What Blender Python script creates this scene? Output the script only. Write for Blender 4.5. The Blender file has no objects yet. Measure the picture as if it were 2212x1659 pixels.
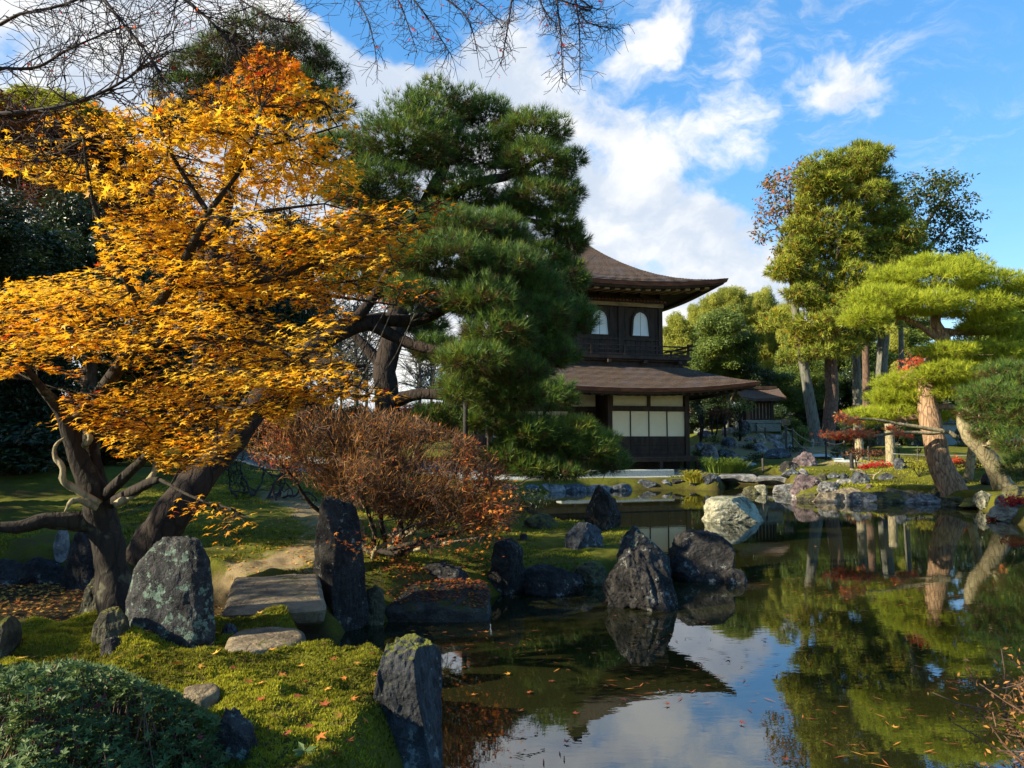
import bpy, bmesh, math, random
import numpy as np
from mathutils import Vector
R = math.radians
rng = np.random.default_rng(11)
random.seed(11)
sc = bpy.context.scene
C = sc.collection

# ------------------------------------------------------------------ camera, sky, sun, exposure
CAMH, PITCH, FPX = 1.75, R(4.02), 1600.0          # eye height over the water, tilt, focal length (for a 2212 wide picture)
cam = bpy.data.objects.new('camera', bpy.data.cameras.new('camera'))
C.objects.link(cam)
cam.location = (0, 0, CAMH); cam.rotation_euler = (R(90) + PITCH, 0, 0)
cam.data.sensor_width = 36.0; cam.data.lens = 36.0 * FPX / 2212.0
cam.data.clip_start = 0.05; cam.data.clip_end = 2000
sc.camera = cam
SUN_EL, SUN_A = R(27), R(-18)                      # sun stands to the left, a little on our side
SUN_DIR = Vector((-math.cos(SUN_A) * math.cos(SUN_EL), math.sin(SUN_A) * math.cos(SUN_EL), math.sin(SUN_EL)))
SKY_STRENGTH, SUN_STRENGTH, EXPOSURE = 0.098, 5.0, 1.32
sun = bpy.data.objects.new('sun', bpy.data.lights.new('sun', 'SUN'))
C.objects.link(sun)
sun.data.energy = SUN_STRENGTH; sun.data.angle = R(0.53); sun.data.color = (1.0, 0.89, 0.65)
sun.rotation_euler = SUN_DIR.to_track_quat('Z', 'Y').to_euler()
sun.location = (-30, 0, 30)
sc.view_settings.view_transform = 'Standard'; sc.view_settings.look = 'None'
sc.view_settings.gamma = 1.0; sc.view_settings.exposure = EXPOSURE
sc.view_settings.use_curve_mapping = False
try:
    sc.cycles.max_bounces = 8; sc.cycles.transparent_max_bounces = 16
    sc.cycles.diffuse_bounces = 3; sc.cycles.glossy_bounces = 3; sc.cycles.transmission_bounces = 4
    sc.cycles.caustics_reflective = False; sc.cycles.caustics_refractive = False
    sc.cycles.sample_clamp_indirect = 6.0
except Exception:
    pass

def kray(px, py):
    xr = (px - 1106.0) / FPX; yr = (829.5 - py) / FPX
    d = math.cos(PITCH) - yr * math.sin(PITCH)
    return xr / d, (math.sin(PITCH) + yr * math.cos(PITCH)) / d
def P(px, py, Y):
    kx, kz = kray(px, py)
    return np.array((kx * Y, Y, CAMH + kz * Y))
def G(px, py, z=0.0):
    kx, kz = kray(px, py)
    Y = (z - CAMH) / kz
    return np.array((kx * Y, Y, z))
def unit(a):
    a = np.asarray(a, float)
    return a / (np.linalg.norm(a, axis=-1, keepdims=True) + 1e-12)

# ------------------------------------------------------------------ node helpers
class NT:
    def __init__(s, nt): s.nt = nt
    def n(s, t, **kw):
        nd = s.nt.nodes.new(t)
        for k, v in kw.items(): setattr(nd, k, v)
        return nd
    def l(s, a, b): s.nt.links.new(a, b)
    def put(s, sock, v):
        if hasattr(v, 'is_output') or isinstance(v, bpy.types.NodeSocket): s.l(v, sock)
        elif isinstance(v, (tuple, list)) and len(v) == 3 and sock.type == 'RGBA': sock.default_value = (*v, 1)
        else: sock.default_value = v
    def m(s, op, a, b=None, c=None, clamp=False):
        nd = s.n('ShaderNodeMath', operation=op); nd.use_clamp = clamp
        s.put(nd.inputs[0], a)
        if b is not None: s.put(nd.inputs[1], b)
        if c is not None: s.put(nd.inputs[2], c)
        return nd.outputs[0]
    def dot(s, a, v):
        nd = s.n('ShaderNodeVectorMath', operation='DOT_PRODUCT'); s.l(a, nd.inputs[0]); nd.inputs[1].default_value = tuple(v)
        return nd.outputs['Value']
    def ss(s, x, a, b, lo=0.0, hi=1.0):
        nd = s.n('ShaderNodeMapRange', interpolation_type='SMOOTHSTEP')
        s.put(nd.inputs['Value'], x); s.put(nd.inputs['From Min'], a); s.put(nd.inputs['From Max'], b)
        nd.inputs['To Min'].default_value = lo; nd.inputs['To Max'].default_value = hi
        return nd.outputs['Result']
    def noise(s, vec=None, scale=5, detail=4, rough=0.55, dist=0.0, out='Fac'):
        nd = s.n('ShaderNodeTexNoise'); nd.inputs['Scale'].default_value = scale
        nd.inputs['Detail'].default_value = detail; nd.inputs['Roughness'].default_value = rough
        nd.inputs['Distortion'].default_value = dist
        if vec is not None: s.l(vec, nd.inputs['Vector'])
        return nd.outputs[out]
    def vor(s, vec=None, scale=5, feature='F1', out='Distance'):
        nd = s.n('ShaderNodeTexVoronoi', feature=feature); nd.inputs['Scale'].default_value = scale
        if vec is not None: s.l(vec, nd.inputs['Vector'])
        return nd.outputs[out]
    def ramp(s, fac, stops, interp='LINEAR'):
        nd = s.n('ShaderNodeValToRGB'); cr = nd.color_ramp; cr.interpolation = interp
        while len(cr.elements) < len(stops): cr.elements.new(0.5)
        for e, (p, c) in zip(cr.elements, stops):
            e.position = p; e.color = (*c, 1)
        s.put(nd.inputs[0], fac)
        return nd.outputs[0]
    def mix(s, f, a, b, blend='MIX'):
        nd = s.n('ShaderNodeMix', data_type='RGBA', blend_type=blend)
        s.put(nd.inputs[0], f); s.put(nd.inputs[6], a); s.put(nd.inputs[7], b)
        return nd.outputs[2]
    def map(s, vec, scale=(1, 1, 1), rot=(0, 0, 0)):
        nd = s.n('ShaderNodeMapping'); s.l(vec, nd.inputs[0])
        nd.inputs['Scale'].default_value = scale; nd.inputs['Rotation'].default_value = rot
        return nd.outputs[0]
    def bump(s, h, strength=0.5, dist=0.02):
        nd = s.n('ShaderNodeBump'); nd.inputs['Strength'].default_value = strength; nd.inputs['Distance'].default_value = dist
        s.l(h, nd.inputs['Height'])
        return nd.outputs[0]

# ------------------------------------------------------------------ world: sky with a bank of cloud
world = bpy.data.worlds.new('World'); sc.world = world; world.use_nodes = True
w = NT(world.node_tree); world.node_tree.nodes.clear()
sky = w.n('ShaderNodeTexSky', sky_type='NISHITA')
sky.sun_disc = False; sky.sun_elevation = SUN_EL; sky.sun_rotation = R(-90) + SUN_A
sky.air_density = 1.0; sky.dust_density = 0.0; sky.ozone_density = 3.0; sky.altitude = 100
tc = w.n('ShaderNodeTexCoord'); D = tc.outputs['Generated']
def vdir(px, py):
    kx, kz = kray(px, py)
    return Vector((kx, 1, kz)).normalized()
sxyz = w.n('ShaderNodeSeparateXYZ'); w.l(D, sxyz.inputs[0])
up = w.m('MAXIMUM', sxyz.outputs[2], 0.0)
wdist = w.noise(D, 5.0, 5, 0.6, out='Color')
vm = w.n('ShaderNodeVectorMath', operation='SUBTRACT'); w.l(wdist, vm.inputs[0]); vm.inputs[1].default_value = (0.5, 0.5, 0.5)
vs = w.n('ShaderNodeVectorMath', operation='SCALE'); w.l(vm.outputs[0], vs.inputs[0]); vs.inputs['Scale'].default_value = 0.10
va = w.n('ShaderNodeVectorMath', operation='ADD'); w.l(D, va.inputs[0]); w.l(vs.outputs[0], va.inputs[1])
vnm = w.n('ShaderNodeVectorMath', operation='NORMALIZE'); w.l(va.outputs[0], vnm.inputs[0]); DD = vnm.outputs[0]
n1 = w.noise(w.map(DD, (1, 1, 1.5), (.0, .5, .0)), 7.5, 9, 0.60)
n2 = w.noise(w.map(DD, (1, 1, 1), (0.6, 0.4, 0.8)), 14, 6, 0.6)
nn = w.m('ADD', w.m('MULTIPLY', n1, 0.65), w.m('MULTIPLY', n2, 0.35))
pl = vdir(1180, 90).cross(vdir(1730, 620)).normalized()
if pl.dot(vdir(900, 500)) < 0: pl = -pl
bank = w.ss(w.dot(DD, pl), -0.10, 0.05)
blue_notch = w.ss(w.dot(DD, vdir(850, -200)), 0.984, 0.990)
dens = w.m('SUBTRACT', bank, w.m('MULTIPLY', blue_notch, 1.0))
for (px, py, r, amp) in ((1510, 10, .035, .50), (1478, 60, .042, .55), (1440, 108, .042, .52), (1395, 150, .038, .46), (1350, 185, .04, .50), (1600, 22, .05, .50), (1785, 150, .035, .50), (1752, 205, .048, .58), (1690, 265, .05, .50),
                         (1615, 290, .06, .55), (1545, 335, .05, .5), (1800, 15, .06, .38), (1850, 225, .06, .36), (1890, 150, .025, .32), (1790, 300, .06, .28), (1500, 430, .09, .30), (1600, 140, .03, .36), (2040, 350, .05, .22), (2190, 45, .03, .22), (2130, 340, .05, .2), (1050, 120, .06, .45), (1150, 180, .07, .35), (880, 140, .05, .3)):
    c = math.cos(r)
    dens = w.m('MAXIMUM', dens, w.m('MULTIPLY', w.ss(w.dot(DD, vdir(px, py)), 1 - (1 - c) * 2.2, 1.0), amp * 1.22))
cov = w.m('ADD', w.m('MULTIPLY', w.m('SUBTRACT', nn, 0.5), 5.0), w.m('SUBTRACT', w.m('MULTIPLY', dens, 2.0), 0.95))
cloud = w.ss(cov, -0.05, 0.85)
cir = w.ss(w.noise(w.map(DD, (3.0, 3.0, 3.0), (0.2, 0.9, 0.3)), 1.0, 2), 0.35, 0.65)
fine = w.ss(w.noise(w.map(DD, (9, 9, 26), (0.3, -0.75, 0.2)), 1.0, 9, 0.68, 0.6), 0.46, 0.80)
wisp = w.m('MULTIPLY', w.m('MULTIPLY', fine, cir), w.ss(w.dot(DD, vdir(1720, 130)), 0.955, 0.995, 0.0, 0.85))
cloud = w.m('MAXIMUM', cloud, wisp)
shade = w.ss(w.noise(w.map(DD, (1, 1, 1.6), (0.2, 0.9, 0.1)), 4.5, 6, 0.6), 0.40, 0.62)
ccol = w.mix(shade, (0.62, 0.70, 0.82), (1.02, 1.01, 0.98))
gm = w.n('ShaderNodeGamma'); w.l(sky.outputs[0], gm.inputs[0]); gm.inputs[1].default_value = 0.55
hs = w.n('ShaderNodeHueSaturation'); w.l(gm.outputs[0], hs.inputs['Color']); hs.inputs['Saturation'].default_value = 1.75
hs.inputs['Value'].default_value = 2.05; hs.inputs['Hue'].default_value = 0.506
bg = w.n('ShaderNodeBackground'); w.l(hs.outputs[0], bg.inputs[0]); bg.inputs[1].default_value = SKY_STRENGTH
bgc = w.n('ShaderNodeBackground'); w.l(ccol, bgc.inputs[0]); bgc.inputs[1].default_value = 0.45
mx = w.n('ShaderNodeMixShader'); w.l(w.m('MULTIPLY', cloud, 0.97), mx.inputs[0]); w.l(bg.outputs[0], mx.inputs[1]); w.l(bgc.outputs[0], mx.inputs[2])
wo = w.n('ShaderNodeOutputWorld'); w.l(mx.outputs[0], wo.inputs[0])

# ------------------------------------------------------------------ numpy noise
def _h(ix, iy, iz, s):
    M = 0xffffffff
    h = (ix * 374761393 + iy * 668265263 + iz * 1274126177 + s * 974711) & M
    h = ((h ^ (h >> 13)) * 1274126177) & M
    h = ((h ^ (h >> 15)) * 668265263) & M
    return ((h ^ (h >> 16)) & 0xffffff) / float(0xffffff)
def vnoise(p, s=0):
    p = np.asarray(p, float); i = np.floor(p).astype(np.int64); f = p - i; u = f * f * f * (f * (f * 6 - 15) + 10)
    r = 0
    for a in (0, 1):
        for b in (0, 1):
            for c in (0, 1):
                wgt = (u[:, 0] if a else 1 - u[:, 0]) * (u[:, 1] if b else 1 - u[:, 1]) * (u[:, 2] if c else 1 - u[:, 2])
                r = r + wgt * _h(i[:, 0] + a, i[:, 1] + b, i[:, 2] + c, s)
    return r * 2 - 1
def fbm(p, o=4, s=0, gain=0.5):
    r = 0; a = 1.0; t = 0
    for k in range(o):
        r = r + a * vnoise(p * (2.03 ** k) + 17.3 * k, s + k); t += a; a *= gain
    return r / t

# ------------------------------------------------------------------ objects
def tag(o, label=None, cat=None, group=None, kind=None):
    if label: o['label'] = label
    if cat: o['category'] = cat
    if group: o['group'] = group
    if kind: o['kind'] = kind
    return o
def wloc(o):
    v = np.zeros(3)
    while o is not None:
        v += np.array(o.location); o = o.parent
    return v
def thing(name, label, cat, loc=(0, 0, 0), rz=0.0, group=None):
    o = bpy.data.objects.new(name, None); C.objects.link(o)
    o.empty_display_size = 0.1
    o.location = tuple(float(v) for v in loc); o.rotation_euler = (0, 0, rz)
    return tag(o, label, cat, group)
def mesh(name, V, F, mat, smooth=False, attr=None):
    """F: array (n,k) or list of such arrays"""
    me = bpy.data.meshes.new(name)
    V = np.ascontiguousarray(V, dtype=np.float32)
    Fs = [np.asarray(f, dtype=np.int32) for f in (F if isinstance(F, list) else [F]) if len(f)]
    me.vertices.add(len(V)); me.vertices.foreach_set('co', V.ravel())
    idx = np.concatenate([f.ravel() for f in Fs]); tot = np.concatenate([np.full(len(f), f.shape[1], np.int32) for f in Fs])
    st = np.concatenate([[0], np.cumsum(tot)[:-1]]).astype(np.int32)
    me.loops.add(len(idx)); me.loops.foreach_set('vertex_index', idx)
    me.polygons.add(len(tot)); me.polygons.foreach_set('loop_start', st)
    me.polygons.foreach_set('use_smooth', np.full(len(tot), smooth, dtype=bool))
    if attr:
        for k, a in attr.items():
            at = me.attributes.new(k, 'FLOAT', 'POINT'); at.data.foreach_set('value', np.ascontiguousarray(a, dtype=np.float32))
    me.update(calc_edges=True)
    if mat is not None: me.materials.append(mat)
    return me
def obj(name, V, F, mat, parent=None, smooth=False, attr=None, local=False):
    V = np.asarray(V, float)
    if parent is not None and not local: V = V - wloc(parent)
    o = bpy.data.objects.new(name, mesh(name, V, F, mat, smooth, attr)); C.objects.link(o)
    if parent is not None: o.parent = parent
    return o
def solo(name, V, F, mat, label, cat, loc=None, smooth=False, attr=None, group=None):
    """a thing that is one mesh, its origin at loc"""
    V = np.asarray(V, float)
    if loc is None: loc = (V[:, 0].mean(), V[:, 1].mean(), V[:, 2].min())
    o = obj(name, V - np.asarray(loc), F, mat, None, smooth, attr)
    o.location = tuple(float(v) for v in loc)
    return tag(o, label, cat, group)
class MB:
    def __init__(s): s.V = []; s.Q = []; s.T = []; s.n = 0
    def add(s, V, Q=None, T=None):
        V = np.asarray(V, float)
        if Q is not None and len(Q): s.Q.append(np.asarray(Q) + s.n)
        if T is not None and len(T): s.T.append(np.asarray(T) + s.n)
        s.V.append(V); s.n += len(V); return s
    def box(s, x, y, z):
        V = [(a, b, c) for c in z for b in y for a in x]
        return s.add(V, [(0, 2, 3, 1), (4, 5, 7, 6), (0, 1, 5, 4), (2, 6, 7, 3), (0, 4, 6, 2), (1, 3, 7, 5)])
    def bar(s, a, b, wd, ht):
        a = np.asarray(a, float); b = np.asarray(b, float); d = unit(b - a)
        u = np.array((0, 0, 1.0)) if abs(d[2]) < .95 else np.array((1.0, 0, 0))
        sd = unit(np.cross(d, u)) * wd / 2; v = unit(np.cross(sd, d)) * ht / 2
        V = [p + i * sd + j * v for p in (a, b) for (i, j) in ((-1, -1), (1, -1), (1, 1), (-1, 1))]
        return s.add(V, [(0, 1, 2, 3), (7, 6, 5, 4), (0, 4, 5, 1), (1, 5, 6, 2), (2, 6, 7, 3), (3, 7, 4, 0)])
    def geo(s):
        V = np.concatenate(s.V); F = []
        if s.Q: F.append(np.concatenate(s.Q))
        if s.T: F.append(np.concatenate(s.T))
        return V, F
    def build(s, name, mat, parent=None, local=False, smooth=False):
        V, F = s.geo(); return obj(name, V, F, mat, parent, smooth, None, local)
def bx(name, x, y, z, mat, parent): return MB().box(x, y, z).build(name, mat, parent, True)
def spline(pts, n):
    p = np.asarray(pts, float)
    if len(p) == 2:
        t = np.linspace(0, 1, n)[:, None]; return p[0] * (1 - t) + p[1] * t
    q = np.vstack([2 * p[0] - p[1], p, 2 * p[-1] - p[-2]])
    out = []
    for t in np.linspace(0, len(p) - 1 - 1e-6, n):
        i = int(t); f = t - i; a, b, c, d = q[i:i + 4]
        out.append(0.5 * (2 * b + (c - a) * f + (2 * a - 5 * b + 4 * c - d) * f * f + (3 * b - a - 3 * c + d) * f ** 3))
    return np.array(out)
def tube(pts, radii, n=14, sides=9, knob=0.12, seed=0, cap=True):
    p = spline(pts, n); r = np.interp(np.linspace(0, 1, n), np.linspace(0, 1, len(radii)), radii)
    t = np.gradient(p, axis=0); t = unit(t)
    ref = np.array((0.31, 0.85, 0.2)); V = []
    for i in range(n):
        a = unit(np.cross(t[i], ref)); b = np.cross(t[i], a); ref = -a if False else ref
        th = np.arange(sides) * 2 * math.pi / sides
        V.append(p[i] + r[i] * (np.cos(th)[:, None] * a + np.sin(th)[:, None] * b))
    V = np.concatenate(V)
    if knob:
        k = fbm(V * (1.1 / max(np.mean(r), .01)) * .6, 3, seed); c = np.repeat(p, sides, 0)
        V = c + (V - c) * (1 + knob * 1.6 * k)[:, None]
    i = np.arange(n - 1)[:, None] * sides; j = np.arange(sides)[None]; j2 = (j + 1) % sides
    Q = np.stack([i + j, i + j2, i + sides + j2, i + sides + j], -1).reshape(-1, 4)
    T = None
    if cap:
        V = np.vstack([V, p[:1], p[-1:]]); a = len(V) - 2; j = np.arange(sides)
        T = np.vstack([np.stack([(j + 1) % sides, j, np.full(sides, a)], -1), np.stack([(n - 1) * sides + j, (n - 1) * sides + (j + 1) % sides, np.full(sides, a + 1)], -1)])
    return V, Q, T
def tube_obj(name, pts, radii, mat, parent, n=14, sides=9, knob=.12, seed=0):
    V, Q, T = tube(pts, radii, n, sides, knob, seed)
    return obj(name, V, [Q, T], mat, parent, True)
def seg_mesh(S, sides=3):
    """S (n,8): p0 p1 r0 r1 -> thin prisms"""
    S = np.asarray(S, float); p0, p1, r0, r1 = S[:, :3], S[:, 3:6], S[:, 6:7], S[:, 7:8]
    d = unit(p1 - p0); ref = np.tile((0.3, 0.2, 0.9), (len(S), 1)); ref[np.abs((d * ref).sum(1)) > .9] = (1, 0, 0)
    a = unit(np.cross(d, ref)); b = np.cross(d, a); rings = []
    for p, r in ((p0, r0), (p1, r1)):
        for k in range(sides):
            th = 2 * math.pi * k / sides; rings.append(p + r * (math.cos(th) * a + math.sin(th) * b))
    V = np.stack(rings, 1).reshape(-1, 3); base = np.arange(len(S))[:, None] * (2 * sides)
    Q = np.concatenate([base + np.array([[k, (k + 1) % sides, sides + (k + 1) % sides, sides + k]]) for k in range(sides)])
    return V, Q

# ------------------------------------------------------------------ foliage primitives
def tufts(c, d, L, wd, k, spread, v, r=rng):
    """needle tufts: k needles at each centre c round direction d; v one value each"""
    n = len(c); c = np.repeat(c, k, 0); d = np.repeat(d, k, 0)
    nd = unit(d + spread * r.normal(size=(n * k, 3))); ln = L * r.uniform(.7, 1.15, (n * k, 1))
    sd = unit(np.cross(nd, r.normal(size=(n * k, 3)))) * wd / 2
    V = np.stack([c - sd, c + sd, c + nd * ln], 1).reshape(-1, 3)
    vv = np.repeat(np.clip(np.repeat(v, k) + r.normal(0, .05, n * k), 0, 1), 3)
    return V, np.arange(n * k * 3).reshape(-1, 3), vv
def frames(nrm, head):
    z = unit(nrm); x = unit(head - (head * z).sum(1, keepdims=True) * z); y = np.cross(z, x)
    return x, y, z
def stamp(tv, tf, c, x, y, z, s, v):
    """copy template (tv, tf) to frames"""
    n = len(c); s = np.asarray(s).reshape(-1, 1, 1)
    V = c[:, None] + s * (tv[None, :, 0:1] * x[:, None] + tv[None, :, 1:2] * y[:, None] + tv[None, :, 2:3] * z[:, None])
    F = (np.arange(n)[:, None, None] * len(tv) + tf[None]).reshape(-1, tf.shape[1])
    return V.reshape(-1, 3), F, np.repeat(v, len(tv))
KITE_V = np.array([(0, 0, 0), (.45, -.22, .05), (1, 0, -.04), (.45, .22, .05)]); KITE_F = np.array([(0, 1, 2, 3)])
SLIM_V = np.array([(0, 0, 0), (.4, -.09, .03), (1, 0, -.12), (.4, .09, .03)])
def maple_template(long=1.0):
    ang = [R(a) for a in (-112, -56, 0, 56, 112)]; ln = [.42, .82, 1.0 * long, .82, .42]
    out = [(-.08, -.04)]
    for i, (a, l) in enumerate(zip(ang, ln)):
        out.append((l * math.cos(a), l * math.sin(a)))
        if i < 4:
            m = (a + ang[i + 1]) / 2; rr = .25 if i in (0, 3) else .30
            out.append((rr * math.cos(m), rr * math.sin(m)))
    out.append((-.08, .04))
    V = [(0, 0, .03)] + [(x, y, -.13 * (x * x + y * y)) for x, y in out]
    n = len(out); F = [(0, i, i + 1) for i in range(1, n)]
    V = V + [(-.5, -.006, .05), (-.5, .006, .05)]; F.append((0, len(V) - 2, len(V) - 1))
    return np.array(V), np.array(F)
MAPLE_V, MAPLE_F = maple_template()
def blob_points(c, rx, ry, rz, n, shell=.55, flat=.45, r=rng):
    """points in an ellipsoidal clump (flattened underside), with outward directions"""
    d = unit(r.normal(size=(n, 3))); rad = r.uniform(shell, 1.0, (n, 1)) ** .7
    q = d * rad; q[:, 2] = np.where(q[:, 2] < 0, q[:, 2] * flat, q[:, 2])
    s = np.array((rx, ry, rz))
    wob = 1 + .28 * vnoise(d * 2.2 + np.array(c) * 3.1, 5)[:, None]
    return np.array(c) + q * s * wob, unit(d / s)
def inside_px(pts, poly):
    """which world points fall inside a picture polygon (used only to shape a crown's outline)"""
    Y = np.maximum(pts[:, 1], .1); kx = pts[:, 0] / Y; kz = (pts[:, 2] - CAMH) / Y
    sp, cp = math.sin(PITCH), math.cos(PITCH); yr = (kz * cp - sp) / (cp + kz * sp); xr = kx * (cp - yr * sp)
    x = 1106 + xr * FPX; y = 829.5 - yr * FPX; poly = np.asarray(poly, float); ins = np.zeros(len(x), bool); j = len(poly) - 1
    for i in range(len(poly)):
        xi, yi = poly[i]; xj, yj = poly[j]
        ins ^= ((yi > y) != (yj > y)) & (x < (xj - xi) * (y - yi) / (yj - yi + 1e-9) + xi); j = i
    return ins

# ------------------------------------------------------------------ materials
def newmat(name):
    m = bpy.data.materials.new(name); m.use_nodes = True; t = NT(m.node_tree); m.node_tree.nodes.clear()
    o = t.n('ShaderNodeOutputMaterial'); b = t.n('ShaderNodeBsdfPrincipled'); t.l(b.outputs[0], o.inputs[0])
    b.inputs['Roughness'].default_value = .8; b.inputs['Specular IOR Level'].default_value = .3
    return m, t, b, o
def coords(t, kind='Object'): return t.n('ShaderNodeTexCoord').outputs[kind]
def leafmat(name, stops, trans=.45, rough=.55, spec=.25):
    m, t, b, o = newmat(name)
    a = t.n('ShaderNodeAttribute', attribute_name='v')
    col = t.ramp(a.outputs['Fac'], stops)
    t.l(col, b.inputs['Base Color']); b.inputs['Roughness'].default_value = rough; b.inputs['Specular IOR Level'].default_value = spec
    tr = t.n('ShaderNodeBsdfTranslucent'); t.l(t.mix(1.0, col, (1.0, .92, .6), 'MULTIPLY'), tr.inputs[0])
    mxs = t.n('ShaderNodeMixShader'); mxs.inputs[0].default_value = trans
    t.l(b.outputs[0], mxs.inputs[1]); t.l(tr.outputs[0], mxs.inputs[2]); t.l(mxs.outputs[0], o.inputs[0])
    return m
def barkmat(name, dark, light, scale=9, stretch=.35, crack=.5, lichen=None, bumpd=.03):
    m, t, b, o = newmat(name); co = coords(t, 'Object'); v = t.map(co, (1, 1, stretch))
    wv_ = t.n('ShaderNodeVectorMath', operation='ADD'); t.l(v, wv_.inputs[0]); sc2 = t.n('ShaderNodeVectorMath', operation='SCALE'); t.l(t.noise(v, scale * .8, 4, .6, out='Color'), sc2.inputs[0]); sc2.inputs['Scale'].default_value = 1.1 / scale; t.l(sc2.outputs[0], wv_.inputs[1]); v = wv_.outputs[0]
    d1 = t.vor(v, scale, 'DISTANCE_TO_EDGE'); n = t.noise(v, scale * 2.2, 6, .65); n0 = t.noise(co, 2.0, 3)
    h = t.m('ADD', t.m('MULTIPLY', t.ss(d1, 0, .16), .34), t.m('MULTIPLY', n, .95))
    col = t.mix(t.ss(h, .25, 1.0), dark, light)
    col = t.mix(t.ss(n0, .35, .7, 0, .45), col, tuple(c * .55 for c in light))
    if lichen: col = t.mix(t.ss(t.noise(co, 5, 5, .6), .57, .66, 0, .8), col, lichen)
    t.l(col, b.inputs['Base Color']); b.inputs['Roughness'].default_value = .92
    t.l(t.bump(h, crack, bumpd), b.inputs['Normal'])
    return m
def rockmat(name, dark, light, lich=(.42, .46, .40), lich_amt=.5, moss=(.10, .12, .018), moss_amt=.5, sc_=3.0, vein=0.4):
    m, t, b, o = newmat(name); co = coords(t, 'Object')
    n1_ = t.noise(co, sc_, 8, .68, .4); n2_ = t.noise(co, sc_ * 5, 6, .7); n3_ = t.vor(co, sc_ * 2.2, 'DISTANCE_TO_EDGE')
    col = t.mix(t.ss(n1_, .38, .62), dark, light)
    col = t.mix(t.ss(n2_, .45, .75, 0, .5), col, tuple(min(1, c * 1.7) for c in light))
    col = t.mix(t.ss(t.m('ABSOLUTE', t.m('SUBTRACT', t.noise(co, sc_ * 1.6, 7, .6), .5)), .0, .025, vein, 0), col, tuple(c * .3 for c in dark))
    oi = t.n('ShaderNodeObjectInfo').outputs['Random']
    if lich_amt > 0:
        lm = t.m('ADD', t.noise(t.map(co, (1, 1, 1), (.5, 1, 2)), sc_ * 2.6, 7, .72), t.m('MULTIPLY', t.m('SUBTRACT', t.noise(co, sc_ * .8, 2), .5), .5))
        col = t.mix(t.ss(lm, .66 - .12 * lich_amt, .72 - .12 * lich_amt, 0, .85), col, t.mix(t.noise(co, 6, 3), lich, tuple(c * .55 for c in lich)))
    if moss_amt > 0:
        nz = t.n('ShaderNodeSeparateXYZ'); t.l(t.n('ShaderNodeNewGeometry').outputs['Normal'], nz.inputs[0])
        mm = t.m('ADD', t.m('MULTIPLY', nz.outputs[2], .8), t.m('MULTIPLY', t.m('SUBTRACT', t.noise(co, sc_ * 1.4, 6, .7), .5), 1.9))
        col = t.mix(t.ss(mm, 1.05 - .75 * moss_amt, 1.3 - .75 * moss_amt), col, t.mix(t.noise(co, 25, 4), moss, tuple(c * .4 for c in moss)))
    t.l(col, b.inputs['Base Color']); b.inputs['Roughness'].default_value = .85
    hh = t.m('ADD', t.m('MULTIPLY', n1_, .6), t.m('ADD', t.m('MULTIPLY', n2_, .35), t.m('MULTIPLY', t.ss(n3_, 0, .08), .05)))
    t.l(t.bump(hh, 1.0, .09), b.inputs['Normal'])
    return m
def plain(name, c1, c2, scale=8, stretch=(1, 1, 1), rough=.75, bump=.2, bd=.01, detail=5):
    m, t, b, o = newmat(name); co = coords(t, 'Object'); v = t.map(co, stretch)
    n = t.noise(v, scale, detail, .62)
    t.l(t.mix(t.ss(n, .3, .7), c1, c2), b.inputs['Base Color']); b.inputs['Roughness'].default_value = rough
    if bump: t.l(t.bump(n, bump, bd), b.inputs['Normal'])
    return m

# ------------------------------------------------------------------ wording: single a thing out by the landmark it lies next to
def by_landmark(items, marks, pattern):
    """items: (object, px, py, head words); labels each by direction from its nearest landmark, with a rank where two would agree"""
    got = {}
    for o_, px, py, head in items:
        dd = [(math.hypot(px - mx_, (py - my_) * 1.6), nm_, mx_, my_) for nm_, mx_, my_ in marks]; d_, nm_, mx_, my_ = min(dd)
        dx, dy = px - mx_, (py - my_) * 1.6
        way = ('right of' if dx > 0 else 'left of') if abs(dx) > abs(dy) else ('in front of' if dy > 0 else 'behind')
        got.setdefault((head, way, nm_), []).append((d_, o_))
    rank = ['nearest', 'second nearest', 'third nearest', 'fourth nearest', 'fifth nearest', 'sixth nearest', 'seventh nearest', 'eighth nearest', 'ninth nearest', 'tenth nearest']
    for (head, way, nm_), l in got.items():
        l.sort(key=lambda q: q[0])
        for k, (d_, o_) in enumerate(l):
            o_['label'] = pattern % (head, way, nm_) if len(l) == 1 else pattern % (head + ' ' + rank[min(k, 9)], way, nm_)
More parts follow.
